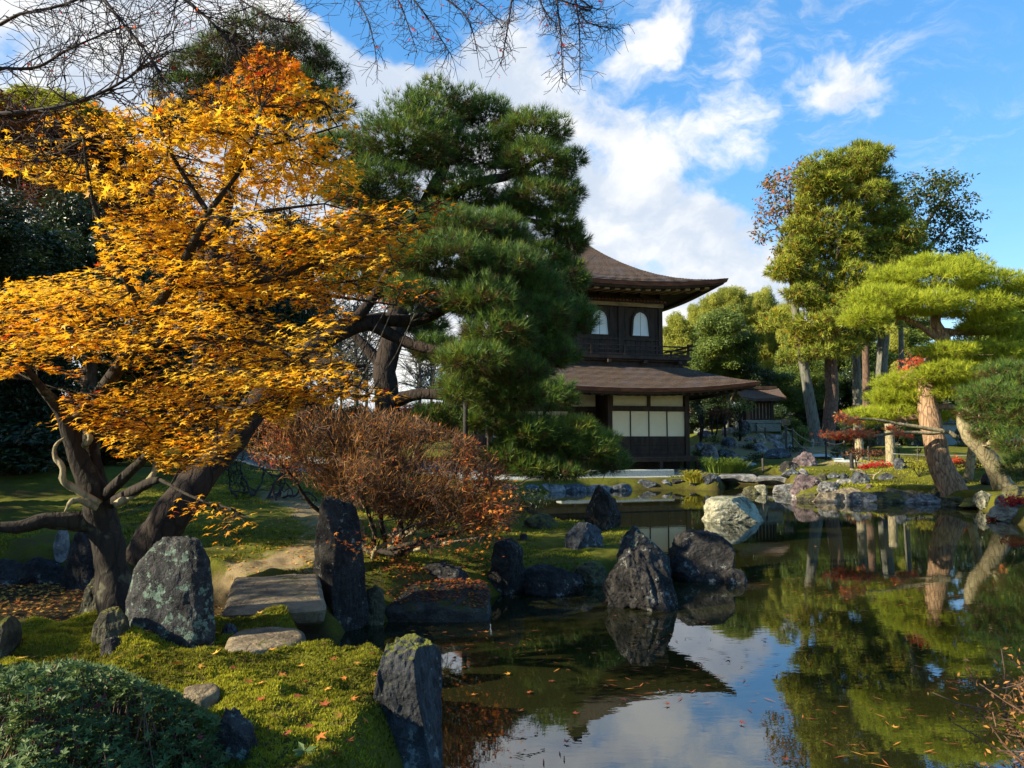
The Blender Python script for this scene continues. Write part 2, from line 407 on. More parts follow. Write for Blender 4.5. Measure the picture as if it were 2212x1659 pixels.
# ------------------------------------------------------------------ terrain
def poly_sd(x, y, poly):
    """signed distance, positive inside"""
    p = np.asarray(poly, float)[:, :2]; q = np.roll(p, -1, 0); best = np.full(x.shape, 1e18); ins = np.zeros(x.shape, bool)
    for a, b in zip(p, q):
        d = b - a; t = np.clip(((x - a[0]) * d[0] + (y - a[1]) * d[1]) / (d @ d + 1e-12), 0, 1)
        best = np.minimum(best, (x - a[0] - t * d[0]) ** 2 + (y - a[1] - t * d[1]) ** 2)
        ins ^= ((a[1] > y) != (b[1] > y)) & (x < d[0] * (y - a[1]) / (d[1] + 1e-12) + a[0])
    return np.where(ins, 1, -1) * np.sqrt(best)
POND = [(-.42, 4.0), (-.5, 3.4), (-.55, 2.4), (.1, 1.7), (1.5, 1.6), (2.15, 2.4), (2.45, 3.3), (3.1, 3.85), (4.2, 4.4), (6, 5.8), (8, 8), (11, 11.5), (13.5, 13), (13.2, 14.6)] + \
    [tuple(G(*p)[:2]) for p in ((2212, 1138), (2110, 1100), (2070, 1094), (2030, 1088), (1960, 1083), (1830, 1082), (1760, 1079), (1718, 1077), (1700, 1062), (1690, 1046), (1575, 1046), (1556, 1060),
     (1480, 1057), (1360, 1058), (1180, 1063), (1010, 1070), (985, 1085), (1050, 1098), (1095, 1108), (1125, 1130), (1160, 1146), (1250, 1150), (1330, 1158), (1400, 1172), (1428, 1195), (1415, 1228), (1310, 1258),
     (1250, 1263), (1130, 1278), (1050, 1300), (1000, 1322), (850, 1345), (770, 1352))] + [(-1.45, 5.6), (-1.2, 5.0), (-.72, 4.75), (-.5, 4.4)]
CHAN = [(-9, 6.2), (-9, 9.2)] + [tuple(G(px, py, .1)[:2]) for px, py in ((0, 1252), (130, 1250), (262, 1248))] + [(-2.55, 7.1), (-1.9, 6.75), (-1.3, 6.2), (-1.25, 5.55), (-2.0, 5.6), (-2.9, 6.0), (-3.3, 5.55)] + [(-4.3, 5.6), (-6, 5.7)]
GRAVEL = [(-14, 22.5), (-4.5, 23.6), (1.2, 24.6), (5.2, 25.9), (7.4, 26.8), (7.6, 28.5), (6.2, 29.5), (5, 36), (-14, 36)]
PATH = None
CTRL = np.array([(-1.5, 3.5, .46), (-.8, 4.2, .42), (-2.6, 3.0, .52), (-1.4, 4.6, .44), (-2.3, 4.7, .45), (-2, 7.2, .42), (-2.2, 8.6, .50), (-2.6, 10.5, .62), (-4, 9.8, .5), (-4.5, 12, .72), (-3, 14, .8), (-3, 18, .85), (-8, 16, 1.1),
                 (-7, 10.5, .55), (-12, 9, .9), (-12, 25, 1.6), (.2, 8.6, .2), (.7, 10.5, .24), (.6, 12.3, .2), (-.6, 9.5, .3), (-1.2, 12, .45), (-1.5, 15, .55), (-2, 20, .5), (2.6, 31, .35), (0, 24.8, .33), (5, 26.2, .33), (-6, 26, .6), (-6, 32, .6),
                 (7.5, 27.5, .4), (8.5, 21.8, .33), (9.5, 23.5, .5), (11.5, 20.5, .38), (10.9, 16.5, .35), (13, 17.5, .5), (14, 24, .75), (10.5, 28, .62), (13, 30, .85), (17, 34, 1.0), (12.2, 38.5, 2.15), (10.3, 35, 1.45), (9, 31, .85), (8.2, 36, 1.2), (13.8, 35.2, 1.2), (25, 40, 1.2), (16, 44, 1.3), (0, 46, 1.2),
                 (-20, 45, 3.0), (35, 60, 1.8), (0, 100, 2), (-40, 20, 5), (60, 30, 2), (0, -20, 1.0), (-10, -2, 1.0), (10, -5, .8), (4.5, 2, .5), (2.8, 3.2, .12), (3.6, 3.7, .16), (2.5, 2.6, .2), (12, 9, .5), (16, 13, .5)])
def H0(x, y):
    num = 0; den = 0
    for cx, cy, cz in CTRL:
        d2 = (x - cx) ** 2 + (y - cy) ** 2
        wt = 1.0 / (d2 + .12) ** 2
        num = num + wt * cz; den = den + wt
    return num / den
def sstep(v, a, b):
    t = np.clip((v - a) / (b - a), 0, 1); return t * t * (3 - 2 * t)
def H(x, y, detail=True):
    x = np.atleast_1d(np.asarray(x, float)); y = np.atleast_1d(np.asarray(y, float)); sh = x.shape
    x = x.ravel(); y = y.ravel()
    h = H0(x, y); p3 = np.stack([x, y, np.zeros_like(x)], 1)
    wob = .12 * fbm(p3 * 1.3, 2, 41)
    r = np.hypot(x, y)
    if detail:
        rough = (1 - sstep(poly_sd(x, y, GRAVEL), -.6, .1))
        h = h + rough * (.055 * fbm(p3 * 1.6, 3, 3) + np.where(r < 16, .045 * fbm(p3 * 6, 3, 9), 0) + .12 * np.clip((r - 8) / 20, 0, 1) * fbm(p3 * .35, 2, 5))
        near = sstep(3.2 - np.hypot(x + 1.0, y - 4.1), 0, 1.6)
        h = h + near * (.075 * np.maximum(fbm(p3 * np.array((3.0, 3.0, 1)), 2, 77), -.25) + .02 * fbm(p3 * 16, 2, 12))
    sc_ = poly_sd(x, y, CHAN)
    h = h * (1 - sstep(sc_ + wob, -.22, .12)) + (.07 + .03 * fbm(p3 * 3, 2, 8)) * sstep(sc_ + wob, -.22, .12)
    sp_ = poly_sd(x, y, POND) + wob * np.clip(r / 15, .2, 1)
    t = sstep(sp_, -.25, .10)
    bed = -.55 + .12 * fbm(p3 * .8, 3, 2) + .25 * np.exp(-((x - .55) ** 2 + (y - 5.3) ** 2) / .35)
    bed = np.where(sp_ > .1, bed * np.clip(.35 + sp_ * .8, 0, 1), -.15)
    h = h * (1 - t) + bed * t
    return h.reshape(sh)
def hit(px, py, lo=2.0, hi=90.0, water=True):
    """where the sight line through a picture point meets the ground (or the water)"""
    kx, kz = kray(px, py); Y = np.geomspace(lo, hi, 700); g = H(kx * Y, Y)
    if water: g = np.maximum(g, 0)
    below = CAMH + kz * Y <= g
    i = int(np.argmax(below)) if below.any() else len(Y) - 1
    return np.array((kx * Y[i], Y[i], g[i]))
def on_ground(x, y): return float(H(x, y)[0])

# polar grid round the view point, finest where the picture looks
az = np.concatenate([np.linspace(-180, -50, 28)[:-1], np.linspace(-48, 42, 290)[:-1], np.linspace(44, 180, 28)])
az = az[:-1]
rad = np.concatenate([np.geomspace(.4, 2.4, 12)[:-1], np.geomspace(2.4, 9, 190)[:-1], np.geomspace(9, 45, 120)[:-1], np.geomspace(45, 900, 40)])
A, RR = np.meshgrid(R(1) * az, rad, indexing='ij')
gx = (RR * np.sin(A)).ravel(); gy = (RR * np.cos(A)).ravel(); gz = H(gx, gy)
na, nr = len(az), len(rad)
i = np.arange(na)[:, None]; j = np.arange(nr - 1)[None]; i2 = (i + 1) % na
GF = np.stack([i * nr + j, i2 * nr + j, i2 * nr + j + 1, i * nr + j + 1], -1).reshape(-1, 4)
p3 = np.stack([gx, gy, gz * 0], 1)
PATHC = spline([G(480, 1238, .45)[:2], (-2.15, 8.4), (-2.3, 9.6), (-2.9, 11.2), (-4.3, 13.4)], 40)
pd = np.min(np.hypot(gx[:, None] - PATHC[None, :, 0], gy[:, None] - PATHC[None, :, 1]), 1)
FP = spline([P(1900, 985, 28)[:2], P(1800, 980, 30)[:2], P(1740, 972, 32)[:2]], 30)
fpd = np.min(np.hypot(gx[:, None] - FP[None, :, 0], gy[:, None] - FP[None, :, 1]), 1)
sandy = np.maximum((1 - sstep(pd + .30 * fbm(p3 * 2.5, 3, 4) + .28 * fbm(p3 * 9, 2, 44), .12, .45)) * (.8 + .3 * fbm(p3 * 5, 2, 46)), (1 - sstep(fpd + .5 * fbm(p3 * 1.3, 2, 4), .9, 2.2)) * .9)
sandy = np.maximum(sandy, .65 * (1 - sstep(np.hypot((gx - 11.3) / 1.3, (gy - 34.5)) + .9 * fbm(p3 * 1.1, 3, 14), 1.5, 4.2)))
grav = sstep(poly_sd(gx, gy, GRAVEL), -.15, .15)
soil = np.maximum(sstep(poly_sd(gx, gy, CHAN), -.15, .1), sstep(poly_sd(gx, gy, POND), -.12, .02))
far = sstep(np.hypot(gx, gy), 60, 120)
m, t, b, o = newmat('ground_moss'); co = coords(t)
aS = t.n('ShaderNodeAttribute', attribute_name='sandy').outputs['Fac']; aG = t.n('ShaderNodeAttribute', attribute_name='gravel').outputs['Fac']; aO = t.n('ShaderNodeAttribute', attribute_name='soil').outputs['Fac']
na_, nb_, nc_ = t.noise(co, .9, 5, .6), t.noise(co, 9, 6, .7), t.noise(co, 70, 4, .7)
moss = t.ramp(t.m('ADD', t.m('MULTIPLY', nb_, .6), t.m('MULTIPLY', nc_, .4)), [(.25, (.03, .036, .007)), (.48, (.095, .10, .012)), (.7, (.19, .185, .02))])
earth = t.ramp(nc_, [(.2, (.035, .022, .012)), (.8, (.13, .085, .04))])
patch = t.ss(t.m('ADD', na_, t.m('MULTIPLY', t.m('SUBTRACT', nb_, .5), .7)), .50, .68)
col = t.mix(t.m('MULTIPLY', patch, .75), moss, earth)
sand = t.ramp(nc_, [(.2, (.20, .14, .075)), (.8, (.38, .29, .17))])
col = t.mix(aS, col, sand)
col = t.mix(aG, col, t.ramp(t.noise(co, 40, 5, .8), [(.3, (.22, .24, .24)), (.7, (.46, .47, .44))]))
col = t.mix(aO, col, t.ramp(nb_, [(.3, (.022, .015, .008)), (.7, (.075, .052, .022))]))
t.l(col, b.inputs['Base Color']); b.inputs['Roughness'].default_value = .95; b.inputs['Specular IOR Level'].default_value = .1
t.l(t.bump(t.m('ADD', t.m('MULTIPLY', nb_, .5), t.m('MULTIPLY', nc_, .5)), .9, .04), b.inputs['Normal'])
M_GROUND = m
g = obj('ground', np.stack([gx, gy, gz], 1), GF, M_GROUND, None, True, dict(sandy=sandy, gravel=grav, soil=soil)); tag(g, kind='structure')

# ------------------------------------------------------------------ pond
m, t, b, o = newmat('pond_water'); m.node_tree.nodes.remove(b); co = coords(t)
gl = t.n('ShaderNodeBsdfGlossy'); gl.inputs['Roughness'].default_value = .0; gl.inputs['Color'].default_value = (.95, .97, 1, 1)
tr = t.n('ShaderNodeBsdfTransparent'); tr.inputs['Color'].default_value = (.50, .44, .26, 1)
df = t.n('ShaderNodeBsdfDiffuse'); df.inputs['Color'].default_value = (.030, .032, .010, 1)
fr = t.n('ShaderNodeFresnel'); fr.inputs['IOR'].default_value = 2.25
big = t.noise(t.map(co, (1, 1.6, 1)), .5, 2)
bmp = t.bump(t.m('ADD', t.m('MULTIPLY', t.noise(t.map(co, (1.0, 2.2, 1)), 3.2, 3, .5), .7), t.m('MULTIPLY', t.noise(t.map(co, (1, 1.8, 1)), 11, 2, .5), .22)), .012, .05)
t.l(bmp, gl.inputs['Normal']); t.l(bmp, fr.inputs['Normal'])
body = t.n('ShaderNodeMixShader'); body.inputs[0].default_value = .45; t.l(tr.outputs[0], body.inputs[1]); t.l(df.outputs[0], body.inputs[2])
mxs = t.n('ShaderNodeMixShader'); t.l(fr.outputs[0], mxs.inputs[0]); t.l(body.outputs[0], mxs.inputs[1]); t.l(gl.outputs[0], mxs.inputs[2]); t.l(mxs.outputs[0], o.inputs[0])
wv = [(-9, 1.2, 0), (17, 1.2, 0), (17, 28.3, 0), (-9, 28.3, 0)]
wo_ = obj('pond_water', wv, [np.array([(0, 1, 2, 3)])], m); tag(wo_, kind='structure')
# ------------------------------------------------------------------ the two storey pavilion
M_WOOD = plain('dark_wood', (.018, .011, .008), (.055, .032, .020), 6, (1, 1, .25), .7, .25)
M_WOODR = plain('reddish_wood', (.09, .03, .018), (.20, .075, .04), 7, (.3, 1, 1), .75, .3)
M_WOODP = plain('pale_aged_wood', (.16, .11, .06), (.34, .24, .13), 7, (.3, 1, 1), .8, .2)
M_PAPER = plain('white_paper', (.80, .79, .74), (.86, .85, .81), 3, rough=.6, bump=0)
M_SHOJI = plain('warm_shoji_paper', (.84, .69, .44), (.88, .75, .52), 2, rough=.7, bump=0)
M_PLASTER = plain('cream_plaster', (.62, .55, .40), (.70, .63, .47), 4, rough=.9, bump=.05)
m, t, b, o = newmat('bark_shingle'); co = coords(t)
v = t.map(co, (1, 1, 2.5)); n1_ = t.noise(co, 1.1, 5, .6); n2_ = t.noise(v, 22, 6, .75); n3_ = t.noise(t.map(co, (.6, .6, 7)), 4.0, 4, .6)
col = t.ramp(n2_, [(.28, (.035, .024, .024)), (.5, (.13, .085, .062)), (.72, (.30, .205, .13))])
col = t.mix(t.ss(n1_, .48, .68, 0, .6), col, (.13, .11, .125)); col = t.mix(t.ss(n3_, .58, .72, 0, .5), col, (.19, .085, .05))
col = t.mix(t.ss(t.noise(co, 3, 5, .7), .62, .7, 0, .5), col, (.12, .11, .05))
t.l(col, b.inputs['Base Color']); b.inputs['Roughness'].default_value = .95
t.l(t.bump(t.m('ADD', n2_, n3_), 1.0, .12), b.inputs['Normal']); M_ROOF = m
TH = R(16.8); PX, PY, PZ = 2.647, 31.26, .33
pav = thing('temple_pavilion', 'two storey dark wooden temple pavilion with curved shingle roofs beyond the pond', 'pavilion', (PX, PY, PZ), TH)
def zz(z): return z - PZ
def roof(name, e, q0, zt, zi, power, lift, thick, mat, nq=52, ns=40):
    """square hipped roof between q=q0 (inner) and q=1 (eave); returns eave height function"""
    V = []; F = []; Vb = []
    def top(q, s):
        k = (q - q0) / (1 - q0)
        return zt + (zi - zt) * (1 - k) ** power - lift * k ** 2 * (1 - abs(s) ** 2.4)
    parts = []
    for side in range(4):
        a = side * math.pi / 2; ca, sa = math.cos(a), math.sin(a); Vs = []
        for qi in range(nq):                                # overlapping shingle courses, each with its own butt edge
            for end in (0, 1):
                q = q0 + (1 - q0) * (qi + end) / nq
                for si in range(ns + 1):
                    s = -1 + 2 * si / ns; ext = 1 + .028 * abs(s) ** 6 * ((q - q0) / (1 - q0)) ** 3
                    x, y = e * q * s * ext, -e * q * ext
                    Vs.append((x * ca - y * sa, x * sa + y * ca, zz(top(q, s)) + end * (.010 + .004 * math.sin(qi * 5.3 + side) + .004 * math.sin(si * 2.1 + qi))))
        base = len(V); V += Vs
        for qi in range(2 * nq - 1):
            for si in range(ns):
                k = base + qi * (ns + 1) + si
                F.append((k, k + ns + 1, k + ns + 2, k + 1))
    ro = obj(name, V, np.array(F), mat, pav, False, None, True)
    # eave edge: two stepped layers under the shingles, then the boarded soffit
    for lay, (o0, o1, d0, d1, mt, nm) in enumerate(((0.0, -.05, 0, thick * .62, M_WOODR, 'eave_edge'), (-.10, -.14, thick * .62, thick, M_WOOD, 'eave_board'))):
        b_ = MB()
        for side in range(4):
            a = side * math.pi / 2; ca, sa = math.cos(a), math.sin(a); Vs = []
            for si in range(ns + 1):
                s = -1 + 2 * si / ns; ext = 1 + .028 * abs(s) ** 6
                for (off, dz) in ((o0, d0), (o1, d1), (o1 - .3, d1 + .012)):
                    ee = (e + off) * ext; x, y = ee * s, -ee
                    Vs.append((x * ca - y * sa, x * sa + y * ca, zz(top(1, s) - dz)))
            Q = []
            for si in range(ns):
                k = si * 3
                Q += [(k, k + 1, k + 4, k + 3), (k + 1, k + 2, k + 5, k + 4)]
            b_.add(Vs, Q)
        b_.build(nm, mt, pav, True)
    return top
# roofs
ZP = 10.12
top_u = roof('upper_roof', 4.457, .045, 7.82, ZP, 2.0, .33, .22, M_ROOF)
top_l = roof('lower_roof', 5.218, .645, 3.80, 4.42, 1.25, .34, .20, M_ROOF, 28)
fin = MB().box((-.32, .32), (-.32, .32), (zz(ZP) - .1, zz(ZP) + .12)).box((-.40, .40), (-.40, .40), (zz(ZP) + .12, zz(ZP) + .18)).box((-.17, .17), (-.17, .17), (zz(ZP) + .18, zz(ZP) + .55))
fin.build('roof_finial_base', M_WOOD, pav, True)
def soffit(name, e, hw, ztip, lift, thick, zw, mat):
    b_ = MB()
    for side in range(4):
        a = side * math.pi / 2; ca, sa = math.cos(a), math.sin(a); Vs = []; n = 24
        for si in range(n + 1):
            s = -1 + 2 * si / n
            for (r_, z_) in ((e - .3, ztip - lift * (1 - abs(s) ** 2.4) - thick + .015), (hw, zw)):
                x, y = r_ * s, -r_; Vs.append((x * ca - y * sa, x * sa + y * ca, zz(z_)))
        b_.add(Vs, [(2 * k, 2 * k + 2, 2 * k + 3, 2 * k + 1) for k in range(n)])
    b_.build(name, mat, pav, True)
soffit('upper_soffit', 4.457, 2.5, 7.82, .33, .20, 7.55, M_WOOD)
soffit('lower_soffit', 5.218, 3.2, 3.80, .34, .18, 3.52, M_WOOD)
# rafters
def rafters(e, hw, ztip, lift, thick, zw, step, wd, mat, sides=(0, 3)):
    for side in sides:
        a = side * math.pi / 2; ca, sa = math.cos(a), math.sin(a)
        x = -e + .35
        while x < e - .3:
            s = x / e; ze = ztip - lift * (1 - abs(s) ** 2.4) - thick - .05; ye = -(e - .28); yi = -max(hw, abs(x) * .98)
            k = (abs(yi) - hw) / (e - hw); zi_ = (zw - .06) * (1 - k) + ze * k
            if yi - ye > .12:
                rot = lambda x_, y_, z_: (x_ * ca - y_ * sa, x_ * sa + y_ * ca, zz(z_))
                MB().bar(rot(x, ye, ze), rot(x, yi, zi_), wd, .085).build('rafter', mat, pav, True)
            x += step
rafters(4.457, 2.55, 7.82, .33, .20, 7.50, .42, .20, M_WOODP, (0, 3))
rafters(5.218, 3.25, 3.80, .34, .18, 3.44, .36, .12, M_WOOD, (0, 3))
# upper storey
HW = 2.64; Z0, Z1 = 4.84, 7.5
bx('upper_core', (-HW + .1, HW - .1), (-HW + .1, HW - .1), (zz(4.7), zz(7.52)), M_WOOD, pav)
for side in (0, 3):                                     # front and left faces
    a = side * math.pi / 2; ca, sa = math.cos(a), math.sin(a)
    def rb(x, y, z, nm, mt):
        b_ = MB().box(x, y, z); V, F = b_.geo(); V = np.stack([V[:, 0] * ca - V[:, 1] * sa, V[:, 0] * sa + V[:, 1] * ca, V[:, 2]], 1)
        return obj(nm, V, F, mt, pav, False, None, True)
    for k in range(24):
        x0 = -HW + k * (2 * HW / 24)
        rb((x0 + .006, x0 + 2 * HW / 24 - .006), (-HW - .0 - .012 * ((k * 7) % 3) / 3, -HW + .099), (zz(Z0), zz(6.84)), 'wall_plank', M_WOOD)
    for k in range(4):
        xc = -HW + k * (2 * HW / 3)
        rb((xc - .085, xc + .085), (-HW - .07, -HW + .02), (zz(Z0), zz(6.86)), 'post', M_WOOD)
    rb((-HW - .12, HW + .12), (-HW - .10, -HW + .05), (zz(6.865), zz(7.02)), 'lintel', M_WOODP)
    rb((-HW - .03, HW + .03), (-HW - .05, -HW + .05), (zz(5.52), zz(5.62)), 'sill_rail', M_WOOD)
    rb((-HW - .22, HW + .22), (-HW - .20, -HW + .05), (zz(7.022), zz(7.06)), 'ledge', M_WOOD)
    for k in range(38):
        x0 = -HW - .2 + k * (2 * HW + .4) / 38
        rb((x0 + .015, x0 + .105), (-HW - .24, -HW + .0), (zz(7.062), zz(7.11)), 'ledge_tile', M_WOODR)
    rb((-HW + .0, HW - .0), (-HW - .02, -HW + .1), (zz(7.112), zz(7.5)), 'frieze_board', M_WOOD)
    for k in range(7):
        xc = -HW + k * (2 * HW / 6)
        rb((xc - .1, xc + .1), (-HW - .22, -HW - .021), (zz(7.25), zz(7.42)), 'bracket', M_WOOD)
    # bell shaped windows
    for k in range(3):
        xc = -HW + (k + .5) * (2 * HW / 3)
        prof = [(.37, 0), (.345, .25), (.325, .50), (.31, .64), (.28, .74), (.235, .80), (.20, .865), (.13, .90), (.06, .935), (0, .95)]
        out = [(x, z) for x, z in prof] + [(-x, z) for x, z in prof[-2::-1]]
        fr_ = [(x * 1.20 + math.copysign(.01, x), z * 1.06 - .0) for x, z in out]
        n = len(out); zb = 5.72
        V = []
        for (pts, y) in ((out, -HW - .02), (out, -HW - .10), (fr_, -HW - .02), (fr_, -HW - .10)):
            V += [(xc + x, y, zz(zb + z)) for x, z in pts]
        Q = []
        for i_ in range(n - 1):
            Q += [(n + i_, n + i_ + 1, 3 * n + i_ + 1, 3 * n + i_), (i_, i_ + 1, n + i_ + 1, n + i_), (2 * n + i_, 3 * n + i_, 3 * n + i_ + 1, 2 * n + i_ + 1)]
        V = np.array(V); V = np.stack([V[:, 0] * ca - V[:, 1] * sa, V[:, 0] * sa + V[:, 1] * ca, V[:, 2]], 1)
        wf = obj('bell_window_frame', V, np.array(Q), M_WOOD, pav, False, None, True)
        for sg in (1, -1):
            half = [(sg * .008, 0)] + [(sg * max(x, .008), z) for x, z in prof]
            V = [(xc + x, -HW - .035, zz(zb + z)) for x, z in half]; V = np.array(V); V = np.stack([V[:, 0] * ca - V[:, 1] * sa, V[:, 0] * sa + V[:, 1] * ca, V[:, 2]], 1)
            obj('paper_pane', V, [np.array([(0, i_, i_ + 1) for i_ in range(1, len(V) - 1)])], M_PAPER, wf, False, None, True)
# balcony
bx('balcony_skirt', (-3.28, 3.28), (-3.28, 3.28), (zz(4.30), zz(4.62)), M_WOOD, pav)
bx('balcony_floor', (-3.525, 3.525), (-3.525, 3.525), (zz(4.70), zz(4.83)), M_WOOD, pav)
bx('balcony_beam', (-3.40, 3.40), (-3.40, 3.40), (zz(4.622), zz(4.698)), M_WOOD, pav)
for side in range(4):
    a = side * math.pi / 2; ca, sa = math.cos(a), math.sin(a)
    rot = lambda x_, y_, z_: (x_ * ca - y_ * sa, x_ * sa + y_ * ca, zz(z_))
    for k in range(5):
        x = -3.0 + k * 1.5
        MB().bar(rot(x, -3.62, 4.60), rot(x, -3.282, 4.60), .13, .12).build('joist_end', M_WOOD, pav, True)
    yy = -3.44
    for (z, ovr, hgt) in ((5.22, .30, .055), (5.06, .24, .045), (4.89, .0, .07)):
        n = 16; pts = []
        for k in range(n + 1):
            s = -1 + 2 * k / n; x = s * (3.44 + ovr); f = max(0, (abs(x) - 3.3) / .45)
            pts.append(rot(x, yy, z + .07 * f ** 1.6 * (1 if ovr else 0)))
        b_ = MB()
        for k in range(n): b_.bar(pts[k], pts[k + 1], .06 + .001 * side, hgt)
        b_.build('railing_rail', M_WOOD, pav, True)
    for k in range(6):
        x = -3.44 + k * 6.88 / 5
        if k < 5: MB().bar(rot(x, yy, 4.832), rot(x, yy, 5.19 if k else 5.34), .075, .075).build('railing_post', M_WOOD, pav, True)
# lower storey
H1 = 3.362; F0, F1 = 1.02, 3.55
bx('lower_core', (-H1 + .12, H1 - .12), (-1.9, H1 - .1), (zz(.75), zz(3.5)), M_WOOD, pav)
bx('front_core', (.12, H1 - .12), (-H1 + .10, -1.9), (zz(.95), zz(3.45)), M_WOOD, pav)
xs = np.linspace(.16, H1 - .09, 5)
for k in range(4):
    x0, x1 = xs[k] + .02, xs[k + 1] - .02
    bx('shoji_panel', (x0, x1), (-H1 - .0, -H1 + .095), (zz(1.74), zz(2.70)), M_SHOJI, pav)
    for r_ in range(4):
        z0 = 1.06 + r_ * .165
        bx('dado_plank', (x0 - .012, x1 + .012), (-H1 - .018 - .004 * (r_ % 2), -H1 + .095), (zz(z0 + .005), zz(z0 + .160)), M_WOOD, pav)
for k in range(5):
    if 0 < k < 4: bx('shoji_stile', (xs[k] - .018, xs[k] + .018), (-H1 - .03, -H1 + .09), (zz(1.742), zz(2.698)), M_WOOD, pav)
for k in range(2):
    bx('transom_panel', (xs[2 * k] + .07, xs[2 * k + 2] - .07), (-H1 + .0, -H1 + .095), (zz(2.905), zz(3.46)), M_PLASTER, pav)
for x in (.07, H1 - .02):
    bx('corner_post', (x - .09, x + .09), (-H1 - .09, -H1 + .09), (zz(.5), zz(3.5)), M_WOOD, pav)
bx('transom_post', (xs[2] - .068, xs[2] + .068), (-H1 - .05, -H1 + .09), (zz(2.902), zz(3.5)), M_WOOD, pav)
bx('lintel', (.162, H1 - .112), (-H1 - .07, -H1 + .09), (zz(2.705), zz(2.90)), M_WOOD, pav)
bx('shoji_sill', (.162, H1 - .112), (-H1 - .04, -H1 + .09), (zz(1.722), zz(1.738)), M_WOOD, pav)
bx('floor_beam', (-H1 - .5, H1 + .0), (-H1 - .06, -H1 + .09), (zz(.90), zz(1.05)), M_WOOD, pav)
# the recessed left bay: dark sliding doors, plaster above
yr_ = -2.3
bx('lintel', (-4.6, -.022), (yr_ - .05, yr_ + .05), (zz(2.72), zz(2.88)), M_WOOD, pav)
for k, x0 in enumerate((-4.55, -3.2, -2.15, -1.12)):
    x1 = (-3.24, -2.19, -1.16, -.04)[k]
    bx('transom_panel', (x0, x1), (yr_ - .0, yr_ + .09), (zz(2.90), zz(3.45)), M_PLASTER, pav)
    dark = k == 3
    bx('door_panel' if dark else 'shoji_panel', (x0, x1), (yr_ + .0, yr_ + .09), (zz(1.06 if dark else 1.70), zz(2.70)), M_WOOD if dark else M_PLASTER, pav)
    if not dark: bx('dado_plank', (x0, x1), (yr_ - .01, yr_ + .09), (zz(1.06), zz(1.68)), M_WOOD, pav)
    bx('post', (x0 - .07, x0 + .03), (yr_ - .06, yr_ - .003), (zz(1.0), zz(3.5)), M_WOOD, pav)
bx('corner_post', (-4.7, -4.52), (-H1 - .09, -H1 + .09), (zz(.5), zz(3.5)), M_WOOD, pav)
bx('left_wall', (-4.6, -H1 + .1), (yr_ + .1, H1 - .2), (zz(.75), zz(3.5)), M_WOOD, pav)
# veranda
for k in range(4):
    bx('deck_board', (-5.2, H1 + .02), (-H1 - .93 + k * .21, -H1 - .93 + k * .21 + .203), (zz(.93), zz(.985 + .003 * (k % 2))), M_WOOD, pav)
bx('deck_beam', (-5.15, H1 - .02), (-H1 - .90, -H1 - .80), (zz(.80), zz(.928)), M_WOOD, pav)
for x in (-5.0, -3.4, -1.7, 0.1, 1.75, H1 - .08):
    bx('veranda_leg', (x - .06, x + .06), (-H1 - .92, -H1 - .79), (zz(.28), zz(.798)), M_WOOD, pav)
    bx('pad_stone', (x - .17, x + .17), (-H1 - 1.02, -H1 - .70), (zz(.20), zz(.40)), plain('pad_stone', (.18, .18, .17), (.35, .35, .33), 9) if x == -5.0 else bpy.data.materials['pad_stone'], pav)
bx('under_floor', (-4.6, H1 - .2), (-H1 + .25, H1 - .3), (zz(.2), zz(.9)), M_WOOD, pav)
def ploc(x, y, z):
    return np.array((PX + x * math.cos(TH) - y * math.sin(TH), PY + x * math.sin(TH) + y * math.cos(TH), z))
M_GRANITE = plain('pale_granite', (.24, .26, .24), (.42, .44, .40), 30, rough=.9, bump=.2)
def chamfer_block(x, y, z, c=.03):
    b_ = bmesh.new(); bmesh.ops.create_cube(b_, size=1)
    for v_ in b_.verts: v_.co = Vector((x[0] if v_.co.x < 0 else x[1], y[0] if v_.co.y < 0 else y[1], z[0] if v_.co.z < 0 else z[1]))
    bmesh.ops.bevel(b_, geom=list(b_.edges), offset=c, segments=2, profile=.6, affect='EDGES'); b_.normal_update()
    V = np.array([v_.co[:] for v_ in b_.verts]); Fs = {}
    for f in b_.faces: Fs.setdefault(len(f.verts), []).append([v_.index for v_ in f.verts])
    b_.free(); return V, [np.array(x_) for x_ in Fs.values()]
def pav_block(name, x, y, z, mat, label, cat, c=.03):
    V, F = chamfer_block(x, y, (0, z[1] - z[0]), c); cx, cy = (x[0] + x[1]) / 2, (y[0] + y[1]) / 2
    o_ = obj(name, V - np.array((cx, cy, 0)), F, mat); o_.location = tuple(ploc(cx, cy, z[0])); o_.rotation_euler = (0, 0, TH)
    return tag(o_, label, cat)
pav_block('step_stone', (-2.6, 1.75), (-5.25, -4.75), (.25, .55), M_GRANITE, 'long pale granite step stone lying before the pavilion veranda', 'step stone')
pav_block('paving_stone', (1.95, 3.2), (-5.0, -4.4), (.25, .41), M_GRANITE, 'low flat pale stone right of the long granite step, under the veranda edge', 'paving stone')
# ------------------------------------------------------------------ rocks
ROCK_DARK = rockmat('dark_furrowed_rock', (.010, .009, .009), (.042, .038, .036), (.30, .30, .27), .5, moss_amt=.16, sc_=5)
ROCK_BLUE = rockmat('bluish_rock', (.026, .028, .032), (.10, .11, .125), (.38, .42, .40), .55, moss_amt=.2, sc_=4.5)
ROCK_LICH = rockmat('lichen_rock', (.016, .016, .018), (.065, .064, .066), (.26, .38, .29), .85, moss_amt=.25, sc_=8)
ROCK_MOSS = rockmat('mossy_rock', (.03, .028, .02), (.11, .10, .06), (.3, .33, .2), .25, (.17, .16, .02), .85, sc_=4)
ROCK_GREY = rockmat('grey_rock', (.06, .06, .06), (.29, .28, .27), (.52, .52, .48), .5, moss_amt=.25, sc_=2.2)
ROCK_WARM = rockmat('warm_rock', (.08, .065, .045), (.30, .24, .16), (.48, .46, .40), .35, (.22, .18, .02), .35, sc_=2.5)
